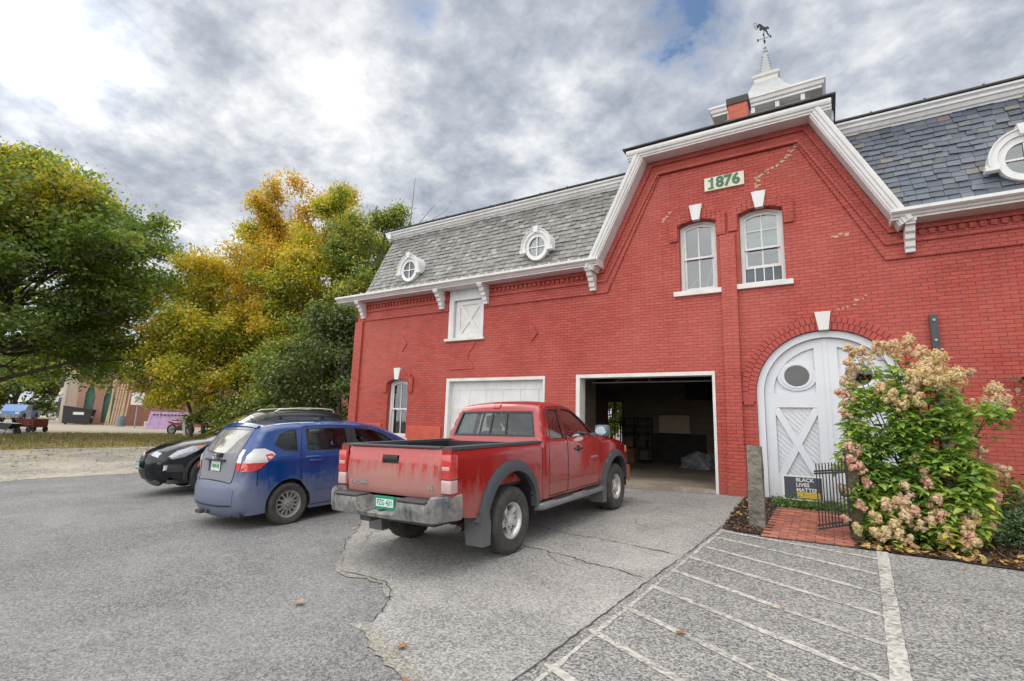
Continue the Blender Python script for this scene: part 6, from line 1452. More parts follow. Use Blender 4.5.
tree('green_tree', 'bright green tree rising behind the barn roof corner', (-22.6,8.9), 15.0, 4.0, 2.4, 62000, .15, M_lf_grn, 35, .2, lambda u: math.sin(PI*min(1, u*.74+.22))**.6*(1-.2*u), GT, n1=40, n2=7, n3=5, stems=3, twigs=8)
tree('dark_tree', 'dark green bushy tree beside the barn corner behind the cars', (-20.6,5.4), 7.4, 2.7, .8, 30000, .14, M_lf_dark, 36, .14, None, GT, n1=30, n2=6, n3=5, stems=3)
tree('green_tree', 'green sapling thicket with pale leaves low behind the crossover', (-24.8,5.6), 6.2, 2.6, .8, 22000, .15, M_lf_grn, 37, .11, None, GT, n1=26, n2=6, n3=5, stems=4)
tree('yellow_tree', 'small yellow topped tree peeping over the barn roof edge', (-18.6,10.4), 12.9, 1.9, 6.0, 11000, .15, M_lf_yel, 38, .12, None, GT, n1=18, n2=6, n3=4, twigs=3)
for i, (x, y, h_, r_, lb) in enumerate(((-30.0,4.8,2.0,1.6,'low leafy shrub by the red motorbike at the yard edge'),(-27.4,4.6,2.6,1.9,'low tangled shrub under the yellow trees'),(-23.2,3.4,2.4,1.6,'low green shrub behind the roof of the crossover'))):
    tree('shrub', lb, (x, y), h_, r_, .2, 9000, .15, M_lf_bush, 50+i, .05, None, 'undergrowth shrubs at the yard edge', n1=18, n2=5, n3=4, stems=4, cat='shrub', spread=.2)
for i, (x, y, h_, r_, lb) in enumerate(((-97,-7,12,6,'distant dark tree beyond the yard at the far left'),(-104,3,14,7,'distant broad tree beyond the blue pickup'),(-100,13,12,6,'distant tree beyond the beige house front'),(-112,24,15,8,'distant tall tree beyond the beige house'),(-88,33,12,6,'distant tree behind the brick hall roof'))):
    tree('far_tree', lb, (x, y), h_, r_, .6, 9000, .55, [M_lf_dark, M_lf_grn, M_lf_bush][i % 3], 70+i, .3, None, 'far trees beyond the yard', n1=24, n2=6, n3=4, spread=.7)
# bare stem above the roof
bs = thing('bare_sapling', 'leafless thin sapling whose bare tip stands above the barn roof end', 'tree', (-23.0,11.6,gz(-23,11.6)))
rng = np.random.default_rng(4); m2 = MB(); limb(m2, (0,0,0), (.5,.3,17.6), .10, .012, rng, 12, .012, 7); limb(m2, (.4,.2,13.4), (1.9,.9,15.6), .03, .008, rng, 5, .03, 5); limb(m2, (.45,.2,13.0), (2.9,1.2,15.4), .03, .006, rng, 5, .03, 5); limb(m2, (.3,.2,12.5), (-1.2,0,14.0), .025, .006, rng, 4, .03, 5); m2.build('trunk', M_bark, bs, 60)
M_lf_weedy = leaf_mat('lime_leaves', [(0, (.12,.20,.03)), (.5, (.28,.36,.05)), (1, (.50,.46,.07))], .5, None, .5, .5)
# trees behind the barn, seen through the garage window
tree('backyard_tree', 'sunlit yellow green tree seen through the rear garage window', (-10.6,15.5), 7, 3.6, .6, 46000, .17, M_lf_weedy, 41, .16, None, 'trees behind the barn', n1=26, stems=2)
tree('backyard_tree', 'green tree behind the barn glimpsed at the right edge of the garage opening', (-5.6,16.5), 7, 3.2, .6, 24000, .17, M_lf_weedy, 42, .16, None, 'trees behind the barn', n1=26, stems=2)
# ---------------------------------------------------------------- grass and litter
def blades(n, region, hmin, hmax, w, rng):
    P = []
    while len(P) < n:
        x, y = rng.uniform(region[0], region[1]), rng.uniform(region[2], region[3])
        if region[4](x, y): P.append((x, y, gz(x, y)+.012))
    P = np.array(P); h_ = rng.uniform(hmin, hmax, n)[:,None]; a = rng.uniform(0, 2*PI, n); U = np.stack([np.cos(a), np.sin(a), np.zeros(n)], 1)*w
    ln = rng.normal(size=(n,3))*.35; ln[:,2] = 1; T_ = P+ln*h_
    V = np.stack([P-U, P+U, T_+U*.2, T_-U*.2], 1).reshape(-1,3); return V, np.arange(n*4).reshape(-1,4)
M_gr = leaf_mat('dry_grass_blades', [(0, (.09,.12,.03)), (.45, (.17,.17,.045)), (.8, (.30,.25,.08)), (1, (.40,.32,.12))], .5, None, .5, .3)
VERGE = [(-30,-6),(-27.4,-.4),(-24,7),(-16.5,6),(-14.5,9),(-14,30),(-30,34),(-42.4,6.7),(-44.7,-.8),(-50,-12),(-60,-40),(-38,-30)]
inv = lambda x, y: bool(pip([(x, y)], VERGE)[0]) and math.sin(x*1.3+y)*math.cos(y*1.7-x*.6) > -.55
rng = np.random.default_rng(8); V, F4 = blades(15000, (-46,-22,-12,9,inv), .05, .16, .012, rng)
tag(new_obj('grass', fast_mesh(V, F4), M_gr), kind='stuff')
M_litter = leaf_mat('fallen_leaf_litter', [(0, (.22,.11,.04)), (.4, (.40,.22,.08)), (.75, (.52,.36,.13)), (1, (.50,.42,.15))], .5, None, .5, .2)
def litter(n, pts_fn, size, rng):
    P = np.array([pts_fn(rng) for _ in range(n)]); P = np.array([(x, y, gz(x, y)+dz+rng.uniform(.01,.03)) for x, y, dz in P]); Nn = rng.normal(size=(n,3))*.35+np.array([0,0,1]); return leaves_from(P, Nn, size, rng, .7, .3)
GRV = [(-17.3,-14),(-17.6,-6.8),(-16.7,-4.4),(-16.2,-1),(-16.5,6),(-24,7),(-28,-.4),(-30,-6),(-34,-14)]
def vg(r):
    while True:
        x, y = r.uniform(-34,-16), r.uniform(-14,7)
        if pip([(x, y)], GRV)[0] and r.uniform() < ((-15-x)/13)**1.5: return (x, y, .008)
Vg, Fg = litter(1500, vg, .09, rng)
def vp(r):
    while True:
        x, y = r.uniform(-46,-23), r.uniform(-12,9)
        if pip([(x, y)], VERGE)[0]: return (x, y, .012)
V, F4 = litter(9000, vp, .11, rng); tag(new_obj('fallen_leaves', fast_mesh(np.vstack([V,Vg]), np.vstack([F4,Fg+len(V)])), M_litter), kind='stuff')
# ---------------------------------------------------------------- garden bed in front of the arched door
BED = [(.16,-3.50),(.75,-3.60),(1.6,-3.72),(3.0,-3.86),(7.0,-4.1),(7.0,-.02),(1.3,-.02),(.95,-1.0),(.20,-1.15)]
BED2 = [(-1.36,-3.2),(-.86,-3.40),(-.84,-1.2),(-.95,-.3),(-1.2,-.15),(-1.44,-.15),(-1.38,-2.6)]
BED3 = [(-.94,-.3),(-.80,-1.15),(.16,-1.15),(.9,-.95),(1.24,-.03),(-1.16,-.03)]
sheet('garden_bed', BED, .016, M_mulch, .25, .02, jstep=.2); sheet('garden_bed', BED2, .016, M_mulch, .2, .025, jstep=.15, seed=4); sheet('door_verge', BED3, .014, M_mulch, .2, .01, jstep=.2, seed=5)
def chips(poly, n, size, dz, rng, edge=0.0):
    P = np.array(poly); lo, hi = P.min(0), P.max(0); out = []
    while len(out) < n:
        x, y = rng.uniform(lo[0], min(hi[0], 4.2)), rng.uniform(lo[1], hi[1])
        if pip([(x, y)], poly)[0]: out.append((x, y, gz(x, y)+dz+rng.uniform(0, .03)))
    Nn = rng.normal(size=(n,3))*.6+np.array([0,0,.8]); return leaves_from(np.array(out), Nn, size, rng, .45, .1)
rng = np.random.default_rng(12)
V1, F1 = chips(BED, 7000, .055, .016, rng); V2_, F2 = chips(BED2, 1500, .05, .018, rng)
M_chip = leaf_mat('bark_chips', [(0, (.018,.012,.009)), (.6, (.06,.035,.022)), (.9, (.13,.075,.045)), (1, (.22,.14,.09))], .5, None, .5, .0)
tag(new_obj('mulch', fast_mesh(np.vstack([V1,V2_]), np.vstack([F1,F2+len(V1)])), M_chip), kind='stuff')
def bp(r):
    f = r.uniform(0, 1); x = .25+f*3.2; return (x, -3.52-.11*x*.9+abs(r.normal())*.22, .03)
def bp2(r): return (r.uniform(-1.35,-.86), r.uniform(-3.3,-.4), .03)
V1, F1 = litter(420, bp, .075, rng); V2_, F2 = litter(45, bp2, .06, rng)
tag(new_obj('leaf_litter', fast_mesh(np.vstack([V1,V2_]), np.vstack([F1,F2+len(V1)])), M_litter), kind='stuff')
# brick path
M_paver = brick_mat('red_path_brick', (.34,.11,.07), (.42,.16,.10), (.13,.07,.05), fade=(.40,.20,.14))
pa = [plain('path_brick_a', (.33,.115,.075), .85, .22, 9, .4, 60), plain('path_brick_b', (.40,.15,.10), .85, .2, 9, .4, 60), plain('path_brick_c', (.27,.10,.075), .85, .25, 9, .4, 60)]
mb = MB(); rr = random.Random(9); ra = R(-4)
for j in range(23):
    y = -3.42+j*.102
    for i in range(5):
        x = -.84+i*.205+(.10 if j % 2 else 0); w_ = .197
        if x+w_ > .21: w_ = .21-x
        if w_ < .04: continue
        yy = y-.055*(x+.84); z = gz(x, yy)+.012+rr.uniform(-.004, .005); mb.box((x,yy,z-.05),(x+w_,yy+.094,z+.012), rr.randrange(3), rr.uniform(-.01,.01), (x+.1,yy+.05,0), .004)
structure(mb.build('brick_path', pa))
sheet('path_bed', [(-.86,-3.45),(.22,-3.52),(.20,-1.1),(-.86,-1.06)], .010, M_mulch, .3)
# weeds along the door
M_weed = leaf_mat('low_weeds', [(0, (.045,.105,.018)), (.6, (.090,.180,.030)), (1, (.180,.255,.045))], .5, None, .5, .3)
wp_ = []
rng = np.random.default_rng(15)
for i in range(2600):
    x = rng.uniform(-.92,.55); y = -.75-.35*(x+.9)/1.4+rng.normal()*.14; z = gz(x, y)+.02+abs(rng.normal())*.05*(1.2 if x < 0 else .8); wp_.append((x, y, z))
V, F4 = leaves_from(np.array(wp_), rng.normal(size=(2600,3))*.5+np.array([0,-.2,.8]), .045, rng, .55, .2); V2_, F2 = blades(900, (-.92,.5,-1.1,-.4,lambda x, y: True), .05, .14, .004, rng)
tag(new_obj('weeds', fast_mesh(np.vstack([V,V2_]), np.vstack([F4,F2+len(V)])), M_weed), kind='stuff')
# ---------------------------------------------------------------- hydrangea
HX, HY = 1.02, -2.35
hyd = thing('hydrangea_bush', 'tall panicle hydrangea bush with pink and cream flower heads against the red wall', 'shrub', (HX, HY, gz(HX, HY)))
rng = np.random.default_rng(77)
M_hleaf = leaf_mat('hydrangea_leaves', [(0, (0.078,0.188,0.034)), (.35, (0.170,0.321,0.054)), (.7, (0.295,0.460,0.075)), (.9, (0.482,0.572,0.102)), (.965, (0.640,0.670,0.108)), (1, (0.640,0.446,0.108))], 1.2, [(.35, (0.094,0.209,0.037)), (.52, (0.249,0.405,0.068)), (.68, (0.559,0.600,0.108))], .5, .45)
M_stem = plain('brown_stem', (.11,.07,.045), .9, .3, 20, .3)
def hleaf(P, D, Nn, s):
    """pointed leaf of 8 verts: P base, D direction, Nn normal"""
    S_ = np.cross(Nn, D); V = []
    for t, w_, dr in ((0,.03,0),(.30,.27,.02),(.65,.22,-.04),(1.0,.015,-.16)):
        V += [P+D*s*t+S_*s*w_+Nn*s*(dr+.09*(w_ > .1)), P+D*s*t-S_*s*w_+Nn*s*(dr+.09*(w_ > .1))]
    M_ = [P+D*s*t+Nn*s*dr for t, dr in ((0,0),(.30,.02),(.65,-.04),(1.0,-.16))]
    return V, M_
LV, LF = [], []
def add_leaf(P, D, s):
    D = D/np.linalg.norm(D); up = np.array([0,0,1.0])+rng.normal(size=3)*.35; Nn = up-D*(up@D); Nn /= np.linalg.norm(Nn); V, M_ = hleaf(P, D, Nn, s); b = len(LV); LV.extend(V+M_)
    for i in range(3): LF.append((b+2*i, b+2*i+2, b+8+i+1, b+8+i)); LF.append((b+8+i, b+8+i+1, b+2*i+3, b+2*i+1))
fl_pts = []     # (pos, dir, size, kind)
def pix(px, py, y):
    d_ = Fw+R2*((px-512)/F_PX)-U2*((py-340.5)/F_PX); t_ = (y+11.0352)/d_.y; return np.array([d_.x*t_, y, 1.252+d_.z*t_])-np.array([HX, HY, gz(HX, HY)])
# flower heads: measured positions spread over the depth of the bush (kind: 0 cream/tan, 1 pink, 2 blush)
HEADS = [(852,352,-2.3,.15,2,-1),(866,357,-2.5,.17,2,-.6),(880,349,-2.2,.19,2,-.3),(893,350,-2.3,.19,2,0),(907,348,-2.2,.20,2,.2),(853,368,-2.7,.17,2,-.8),(848,384,-2.7,.13,2,-.8),(845,397,-2.8,.15,1,-.9),(882,392,-2.8,.16,0,-.3),(893,398,-2.9,.13,0,0),(902,404,-2.9,.14,0,.1),(920,358,-2.4,.20,2,.2),(936,366,-2.5,.24,0,.3),(925,372,-2.7,.20,2,0),(914,381,-2.8,.19,0,-.2),(924,381,-2.9,.21,0,0),(937,381,-2.8,.18,0,.2),(954,379,-2.6,.21,0,.5),(941,387,-2.7,.15,0,.3),(915,394,-2.8,.15,2,0),(919,403,-2.9,.13,0,0),(890,388,-2.6,.10,0,0),
 (969,374,-2.2,.10,2,.8),(986,398,-2.3,.21,2,.9),(994,404,-2.4,.16,2,.8),(1001,405,-2.2,.14,2,1),(846,415,-2.9,.10,1,-.8),(853,450,-3.0,.17,1,-.8),(852,464,-3.1,.18,1,-.7),(861,468,-3.1,.12,1,-.5),(916,459,-2.9,.14,1,0),(953,448,-2.7,.13,1,.3),(977,457,-2.6,.17,1,.7),(945,471,-2.9,.13,1,.2),(991,474,-2.6,.19,1,.9),(1005,474,-2.6,.13,0,.9),(924,477,-3.0,.13,1,.1),(929,485,-3.1,.10,1,.1),(906,492,-3.1,.16,2,0),(960,496,-2.9,.16,1,.4),(897,503,-3.2,.12,2,-.1),(887,508,-3.2,.14,2,-.2),(906,507,-3.2,.11,2,0),(934,505,-3.15,.17,1,.2),(876,518,-3.3,.14,0,-.3),(905,518,-3.3,.14,2,0),(984,511,-2.9,.16,1,.7),(895,526,-3.35,.14,0,-.1),(929,523,-3.2,.15,2,.2),(920,527,-3.3,.10,2,.1),(971,522,-3.1,.19,1,.5),(966,529,-3.2,.14,0,.4),(988,528,-3.0,.13,1,.7),(878,536,-3.4,.15,0,-.3),(887,535,-3.4,.12,0,-.2),(900,537,-3.4,.12,0,0),(966,542,-3.3,.15,1,.4),(972,548,-3.35,.14,0,.5),(861,505,-3.2,.10,1,-.5),(845,490,-3.1,.11,2,-.9),(846,519,-3.2,.08,1,-.7),(910,541,-3.4,.09,2,.1),(868,484,-3.1,.12,1,-.4),(940,520,-3.2,.13,1,.3),(952,512,-3.1,.11,2,.3),(858,530,-3.35,.12,0,-.5),(915,512,-3.25,.11,1,0),(947,534,-3.3,.12,0,.3),(995,500,-2.8,.12,1,.8)]
MF = [leaf_mat('tan_cream_florets', [(0, (0.726,0.536,0.342)), (.5, (0.880,0.707,0.502)), (.85, (0.880,0.821,0.627)), (1, (0.836,0.570,0.593))], 3, None, .5, .6), leaf_mat('pink_florets', [(0, (0.739,0.332,0.332)), (.45, (0.880,0.536,0.486)), (.8, (0.880,0.702,0.613)), (1, (0.880,0.842,0.702))], 3, None, .5, .6), leaf_mat('blush_florets', [(0, (0.814,0.536,0.433)), (.5, (0.880,0.707,0.581)), (.85, (0.880,0.809,0.684)), (1, (0.858,0.547,0.502))], 3, None, .5, .6)]
st = MB()
for px, py, y, s_, kind, ax in HEADS:
    p = pix(px, py, y); d_ = np.array([.55*ax, -.30, .62]); d_ = d_/np.linalg.norm(d_)
    nl_ = int(11+rng.integers(6)); s_ = s_*(1.22 if py < 420 else 1.06); L = s_*rng.uniform(1.0, 1.35); e1 = np.cross(d_, [0.3,1,.2]); e1 /= np.linalg.norm(e1); e2 = np.cross(d_, e1); n = int(400*min(1.6, s_/.15))
    lt = rng.uniform(0, 1, nl_)**.9; la_ = np.arange(nl_)*2.4+rng.uniform(0, .9, nl_); lr = s_*.42*(1-.72*lt)*rng.uniform(.65, 1.15, nl_)
    lc = p+d_[None]*((lt-.40)*L)[:,None]+(np.cos(la_)[:,None]*e1+np.sin(la_)[:,None]*e2)*lr[:,None]; ls = s_*rng.uniform(.15, .27, nl_)
    li = rng.integers(0, nl_, n); out_ = rng.normal(size=(n,3)); out_ /= np.linalg.norm(out_, axis=1)[:,None]; P = lc[li]+out_*(ls[li]*rng.uniform(.5, 1.1, n))[:,None]; out_ = out_+(P-p)*2.0
    Vs, Fs = [], []; V, F4 = leaves_from(P, out_, .026, rng, .95, .12); V2_, F2 = leaves_from(P+out_*.004, out_, .026, rng, .95, .12)
    fo = new_obj('flower_head', fast_mesh(np.vstack([V,V2_]), np.vstack([F4,F2+len(V)])), MF[kind], hyd)
    base = np.array([rng.normal()*.22+.05, rng.normal()*.20+.1, .02]); mid = base*.4+p*.6+np.array([0,.12,.06])*(1+p[2]*.2); q0 = p-d_*L*.4
    st.tube([base, base*.75+mid*.25+np.array([0,0,.1]), mid, q0*.8+mid*.2, q0], [.013,.011,.008,.006,.004], 5)
    # leaves along the stem
    pts = [base, mid, q0]
    for i in range(30):
        f = rng.uniform(.18, 1.0); c = (1-f)**2*pts[0]+2*f*(1-f)*pts[1]+f*f*pts[2]; an = rng.uniform(0, 2*PI)
        add_leaf(c+rng.normal(size=3)*np.array([.10,.09,.08]), np.array([math.cos(an), math.sin(an)*.9-.15, rng.uniform(-.25,.35)]), rng.uniform(.07,.14))
# filling of the bush body: leaves through its volume, looser towards the top and the outside
BODY = [(836,470),(842,425),(846,385),(866,368),(900,364),(922,378),(945,384),(962,400),(958,415),(985,402),(1010,410),(1002,424),(972,432),(968,455),(988,468),(992,500),(990,530),(965,550),(925,545),(885,541),(858,528),(848,500)]
bx = [p[0] for p in BODY]; by = [p[1] for p in BODY]; cnt = 0
while cnt < 7400:
    px, py = rng.uniform(min(bx), max(bx)), rng.uniform(365, 552)
    if not pip([(px, py)], BODY)[0]: continue
    v_ = (py-365)/187.0
    if rng.uniform() > .30+.75*v_: continue
    if math.sin(px*.085+py*.05)*math.sin(py*.09-px*.035+1) > .62-.1*(v_ < .45): continue
    y = -2.75-.55*v_+abs(rng.normal())*.42
    c = pix(px, py, y)
    if c[2] < .03: continue
    a_ = rng.uniform(0, 2*PI); add_leaf(c, np.array([math.cos(a_), math.sin(a_)*.9-.25, rng.uniform(-.55,.3)]), rng.uniform(.07,.145)); cnt += 1
new_obj('foliage', mesh(LV, LF), M_hleaf, hyd); st.build('stems', M_stem, hyd, 60)
# low shrubs and seedlings
def small_plant(name, label, pos, n, rx, ry, rz, leaf, mat, seed, cat='shrub', aspect=.5):
    rng = np.random.default_rng(seed); x, y = pos; t = thing(name, label, cat, (x, y, gz(x, y)))
    a = rng.normal(size=(n,3)); a /= np.linalg.norm(a, axis=1)[:,None]; a[:,2] = abs(a[:,2]); r_ = rng.uniform(.5,1,n)**.6*(1+.25*np.sin(a[:,0]*7+seed)*np.cos(a[:,1]*6))
    P = a*r_[:,None]*np.array([rx,ry,rz])+np.array([0,0,.03]); V, F4 = leaves_from(P, a*.5+rng.normal(size=(n,3))*.5+np.array([0,0,.4]), leaf, rng, aspect, .2); new_obj('foliage', fast_mesh(V, F4), mat, t)
    m2 = MB()
    for i in range(14):
        q_ = P[rng.integers(n)]; m2.tube([(0,0,0),q_*.5+np.array([0,0,.05]),q_], [.008,.006,.003], 4)
    m2.build('stems', M_stem, t); return t
M_jun = leaf_mat('blue_green_juniper', [(0, (.045,.105,.045)), (.6, (.105,.195,.083)), (1, (.195,.300,.150))], 2, None, .5, .2)
small_plant('juniper', 'low blue green juniper mound at the foot of the red wall', (2.15,-2.35), 5200, .62, .60, .52, .05, M_jun, 91, aspect=.28)
small_plant('juniper', 'wider juniper mound at the right end of the bed', (3.3,-2.3), 6000, .8, .7, .6, .05, M_jun, 92, aspect=.28)
small_plant('lime_shrub', 'lime green small leaved shrub between hydrangea and juniper', (1.98,-1.9), 1500, .34, .34, .72, .06, M_weed, 93)
M_ylw = leaf_mat('yellow_seedling', [(0, (.20,.26,.03)), (.6, (.42,.40,.05)), (1, (.50,.44,.08))], 2, None, .5, .3)
def seedling(label, x, y, h_, nl, s_, seed):
    rg = np.random.default_rng(seed); t = thing('seedling', label, 'plant', (x, y, gz(x, y)+.016)); m2 = MB(); m2.tube([(0,0,0),(.01,0,h_*.6),(.0,.01,h_)], [.006,.005,.003], 5); m2.build('stems', M_stem, t)
    global LV, LF; LV, LF = [], []
    for i in range(nl):
        a = 2.4*i; add_leaf(np.array([0,0,h_*(.35+.6*i/nl)]), np.array([math.cos(a), math.sin(a), .25-.5*(i % 3)/3]), s_*rg.uniform(.8,1.2))
    new_obj('foliage', mesh(LV, LF), M_ylw, t)
seedling('yellow green seedling with drooping leaves in the mulch by the juniper', 1.08,-3.36,.24,9,.15,1)
seedling('tiny yellow green sprout at the mulch edge under the hydrangea', .62,-3.44,.11,5,.075,2)
# hanging plant at the right edge
hp = thing('hanging_basket', 'dried hanging plant trailing from a hook on the red wall at right edge', 'plant', (2.72,-.30,2.2)); rng = np.random.default_rng(3)
m2 = MB(); m2.tube([(0,.28,.25),(0,.0,.30),(0,-.02,.2)], .008, 6); m2.lathe([(0,-.14),(.09,-.12),(.14,0),(.13,0),(.08,-.10),(0,-.12)], 'z', (0,0,-.02), 14)
for i in range(3): m2.tube([(.13*math.cos(2.1*i), .13*math.sin(2.1*i), 0),(0,-.02,.22)], .003, 4)
m2.build('basket', M_black, hp, 40)
P = np.array([(rng.normal()*.12, rng.normal()*.1, -.0-abs(rng.normal())*.42) for _ in range(500)]); V, F4 = leaves_from(P, rng.normal(size=(500,3)), .06, rng, .35, .2); new_obj('foliage', fast_mesh(V, F4), leaf_mat('dry_trailing_leaves', [(0, (.16,.14,.05)), (1, (.34,.27,.12))], 2), hp)
# single fallen leaves on the pavement
M_sl = [plain('tan_leaf', (.36,.22,.12), .8, .25, 30, .2), plain('rust_leaf', (.26,.12,.06), .8, .25, 30, .2), plain('yellow_leaf', (.48,.34,.10), .8, .25, 30, .2)]
def fallen(label, x, y, s_, a, m_):
    o_ = [(1,0),(.55,.18),(.62,.5),(.25,.35),(.05,.72),(-.15,.3),(-.5,.42),(-.42,.1),(-.75,0),(-.42,-.12),(-.5,-.4),(-.15,-.3),(.05,-.7),(.25,-.33),(.62,-.48),(.55,-.16)]
    m2 = MB(); m2.prism([(p[0]*s_, p[1]*s_) for p in o_], lambda p, h: (p[0], p[1], .012+h+abs(p[1])*.35+max(0, p[0])*.22), 0, .0015); o = m2.build('fallen_leaf', M_sl[m_]); o.location = (x, y, gz(x, y)+.004); o.rotation_euler = (0, 0, a); tag(o, label, 'leaf', 'single fallen leaves on the pavement')
for a in (('curled tan leaf alone on the grey asphalt left of the apron', -3.98,-8.05,.075,.4,0),('pinkish tan leaf on the sandy edge of the pale apron', -2.62,-8.20,.055,1.4,1),('small rust leaf below the sandy edge at the photo bottom', -2.28,-8.52,.035,2.4,1),('rust brown leaf lying across a hatch line', -1.02,-6.98,.055,.2,1),('yellow leaf clump in the joint behind the blue hatchback', -6.35,-5.0,.06,.9,2),('orange leaf in the crack left of the pickup bumper', -6.0,-5.62,.05,2.2,1),('small leaf between two hatch lines near the middle', -.42,-6.05,.03,.2,0),('yellow leaf caught in the apron joint by the pickup', -5.85,-5.85,.045,1.2,2)): fallen(*a)
# ================================================================== SMALL THINGS
M_granite = plain('rough_granite', (.165,.152,.128), .92, .45, 6, 1.0, 14, bdist=.05)
M_granite2 = plain('mossy_granite', (.105,.088,.058), .92, .4, 7, 1.0, 16, bdist=.03)
def stone_post(label, x, y, h_, wx, wy, mat, seed, lean=(0,0)):
    bm = bmesh.new(); bmesh.ops.create_cube(bm, size=1); bmesh.ops.subdivide_edges(bm, edges=bm.edges[:], cuts=7, use_grid_fill=True); rr = random.Random(seed)
    from mathutils import noise as mn
    for v in bm.verts:
        p = v.co.copy(); k_ = mn.noise(Vector((p.x*1.7+seed, p.y*1.7, p.z*5)))*.12+mn.noise(Vector((p.x*5, p.y*5+seed, p.z*14)))*.07
        v.co = Vector((p.x*wx*(1+k_)*(1.08-.12*(p.z+.5))+lean[0]*(p.z+.5), p.y*wy*(1+k_)+lean[1]*(p.z+.5), (p.z+.5)*(h_+.2)-.2+(k_*.12 if p.z > .4 else 0)))
    me = bpy.data.meshes.new('p'); bm.to_mesh(me); bm.free(); me.polygons.foreach_set('use_smooth', [True]*len(me.polygons)); me.set_sharp_from_angle(angle=R(40))
    o = new_obj('stone_post', me, mat); o.location = (x, y, gz(x, y)); return tag(o, label, 'stone post', 'stone gate posts by the arched door')
stone_post('pale rough granite post left of the brick path', -.935,-2.86,1.13,.19,.20,M_granite,3,(.0,0))
stone_post('brown mossy stone post at the hydrangea beside the iron gate', .235,-2.98,1.10,.14,.16,M_granite2,5,(-.02,0))
gt = thing('iron_gate', 'black iron picket gate panel hanging askew from the mossy post', 'gate', (.125,-3.16,gz(.14,-3.2)), R(172))
m2 = MB()
sh = lambda x, z: (x, 0, z-.30*x*.30)
for i in range(9):
    x = .015+i*.036; z0 = .20-.075+.0; m2.tube([(x,0,.155-x*.28+.03),(x,0,.985-x*.16)], .0075, 6); 
m2.build('pickets', M_black, gt)
for z0, sl_ in ((.88,-.14),(.85,-.14),(.245,-.30),(.20,-.30)):
    m2 = MB(); m2.sweep([(-.012,-.012),(.012,-.012),(.012,.012),(-.012,.012)], lambda t_: (lambda a, b: (t_, a, z0+sl_*t_+b)), [-.02,.33]); m2.build('rail', M_black, gt)
m2 = MB(); m2.lathe([(0,0),(.018,.01),(.022,.03),(.008,.05),(.014,.065),(0,.085)], 'z', (-.03,0,1.06), 10); m2.tube([(-.03,0,.15),(-.03,0,1.06)], .012, 8); m2.build('hinge_post', M_black, gt, 40)
# yard sign
sg_ = thing('yard_sign', 'dark grey yard sign with white lettering and yellow bars leaning by the arched door', 'sign', (-.44,-.72,gz(-.44,-.72)), R(2))
M_sign = plain('charcoal_sign', (.055,.065,.085), .45, .08, 6, 0); M_signw = plain('sign_white', (.74,.75,.76), .45, .05, 6, 0); M_signy = plain('sign_yellow', (.74,.54,.04), .45, .05, 6, 0)
m2 = MB(); m2.box((-.315,-.006,.10),(.315,.006,.52)); bd = m2.build('board', M_signw, sg_)
m2 = MB(); m2.box((-.285,-.0085,.127),(.285,-.0062,.493)); fc = m2.build('face', M_sign, bd)
for i, t_ in enumerate(('BLACK','LIVES','MATTER')):
    me = text_mesh(t_, .088, .001, True, 1.0); xs_ = [v.co.x for v in me.vertices]; me.transform(Matrix.Translation((-.10-min(xs_),-.0098,.445-i*.085)) @ Matrix.Rotation(R(90), 4, 'X')); new_obj('lettering', me, M_signw, bd)
m2 = MB()
for i in range(4): m2.box((-.095,-.0100,.222-i*.026),(.265,-.0086,.241-i*.026))
m2.build('yellow_bars', M_signy, bd)
m2 = MB(); m2.tube([(-.2,.01,-.1),(-.2,.01,.3)], .004, 5); m2.tube([(.2,.01,-.1),(.2,.01,.3)], .004, 5); m2.build('wire_stake', M_metalroof, sg_)
# ---------------------------------------------------------------- inside the garage
sh_ = thing('shelving_unit', 'dark metal shelving unit with bins against the back wall of the garage', 'shelving', (-5.78,6.6,.012))
m2 = MB()
for x in (-.52,-.02,.48):
    for y in (-.2,.2): m2.box((x-.02,y-.02,0),(x+.02,y+.02,1.55))
m2.build('uprights', M_black, sh_)
for z in (.05,.5,.98,1.25,1.5): m2 = MB(); m2.box((-.54,-.22,z),(.50,.22,z+.025)); m2.build('shelf', M_dark, sh_)
M_card = plain('brown_cardboard', (.22,.13,.08), .9, .2, 4, .1); M_bin = plain('dark_bin', (.05,.045,.05), .6, .2, 5, 0)
for i, (x, z, w_, h_, m_, lb) in enumerate(((-.27,1.005,.38,.2,M_bin,'dark bin at left on the upper garage shelf'),(.22,1.005,.36,.2,M_bin,'dark bin at right on the upper garage shelf'),(-.26,.525,.34,.32,M_card,'brown box on the middle garage shelf'),(.22,.525,.3,.25,M_bin,'low dark bin on the middle garage shelf'))):
    m2 = MB(); m2.box((-w_/2,-.18,0),(w_/2,.18,h_*.86), bev=.01); m2.box((-w_/2-.012,-.19,h_*.86),(w_/2+.012,.19,h_), bev=.008); o = m2.build('storage_bin', m_); o.location = (-5.78+x, 6.6, .014+z); tag(o, lb, 'box', 'boxes on the garage shelves')
m2 = MB(); m2.box((-.32,-.25,0),(.32,.25,.50), bev=.01); m2.box((-.30,-.256,.42),(.30,-.251,.47)); o = m2.build('cardboard_box', M_card); o.location = (-5.95,6.05,.014); tag(o, 'reddish brown cardboard box on the garage floor before the shelves', 'box')
m2 = MB()
for z in (.12,.42): m2.sphere((0,0,z), .05, 10)
m2.build
bo = thing('board_panel', 'pale wooden board hung on the garage back wall above the dark wainscot', 'board', (-4.55,6.93,1.05))
m2 = MB(); m2.box((-.52,-.02,0),(.52,.02,.62)); m2.build('panel', plain('pale_plywood', (.46,.38,.29), .8, .12, 3, .1), bo)
m2 = MB(); m2.box((-.55,-.028,-.03),(.55,.018,-.001)); m2.box((-.55,-.028,.621),(.55,.018,.65)); m2.build('frame', M_dark, bo)
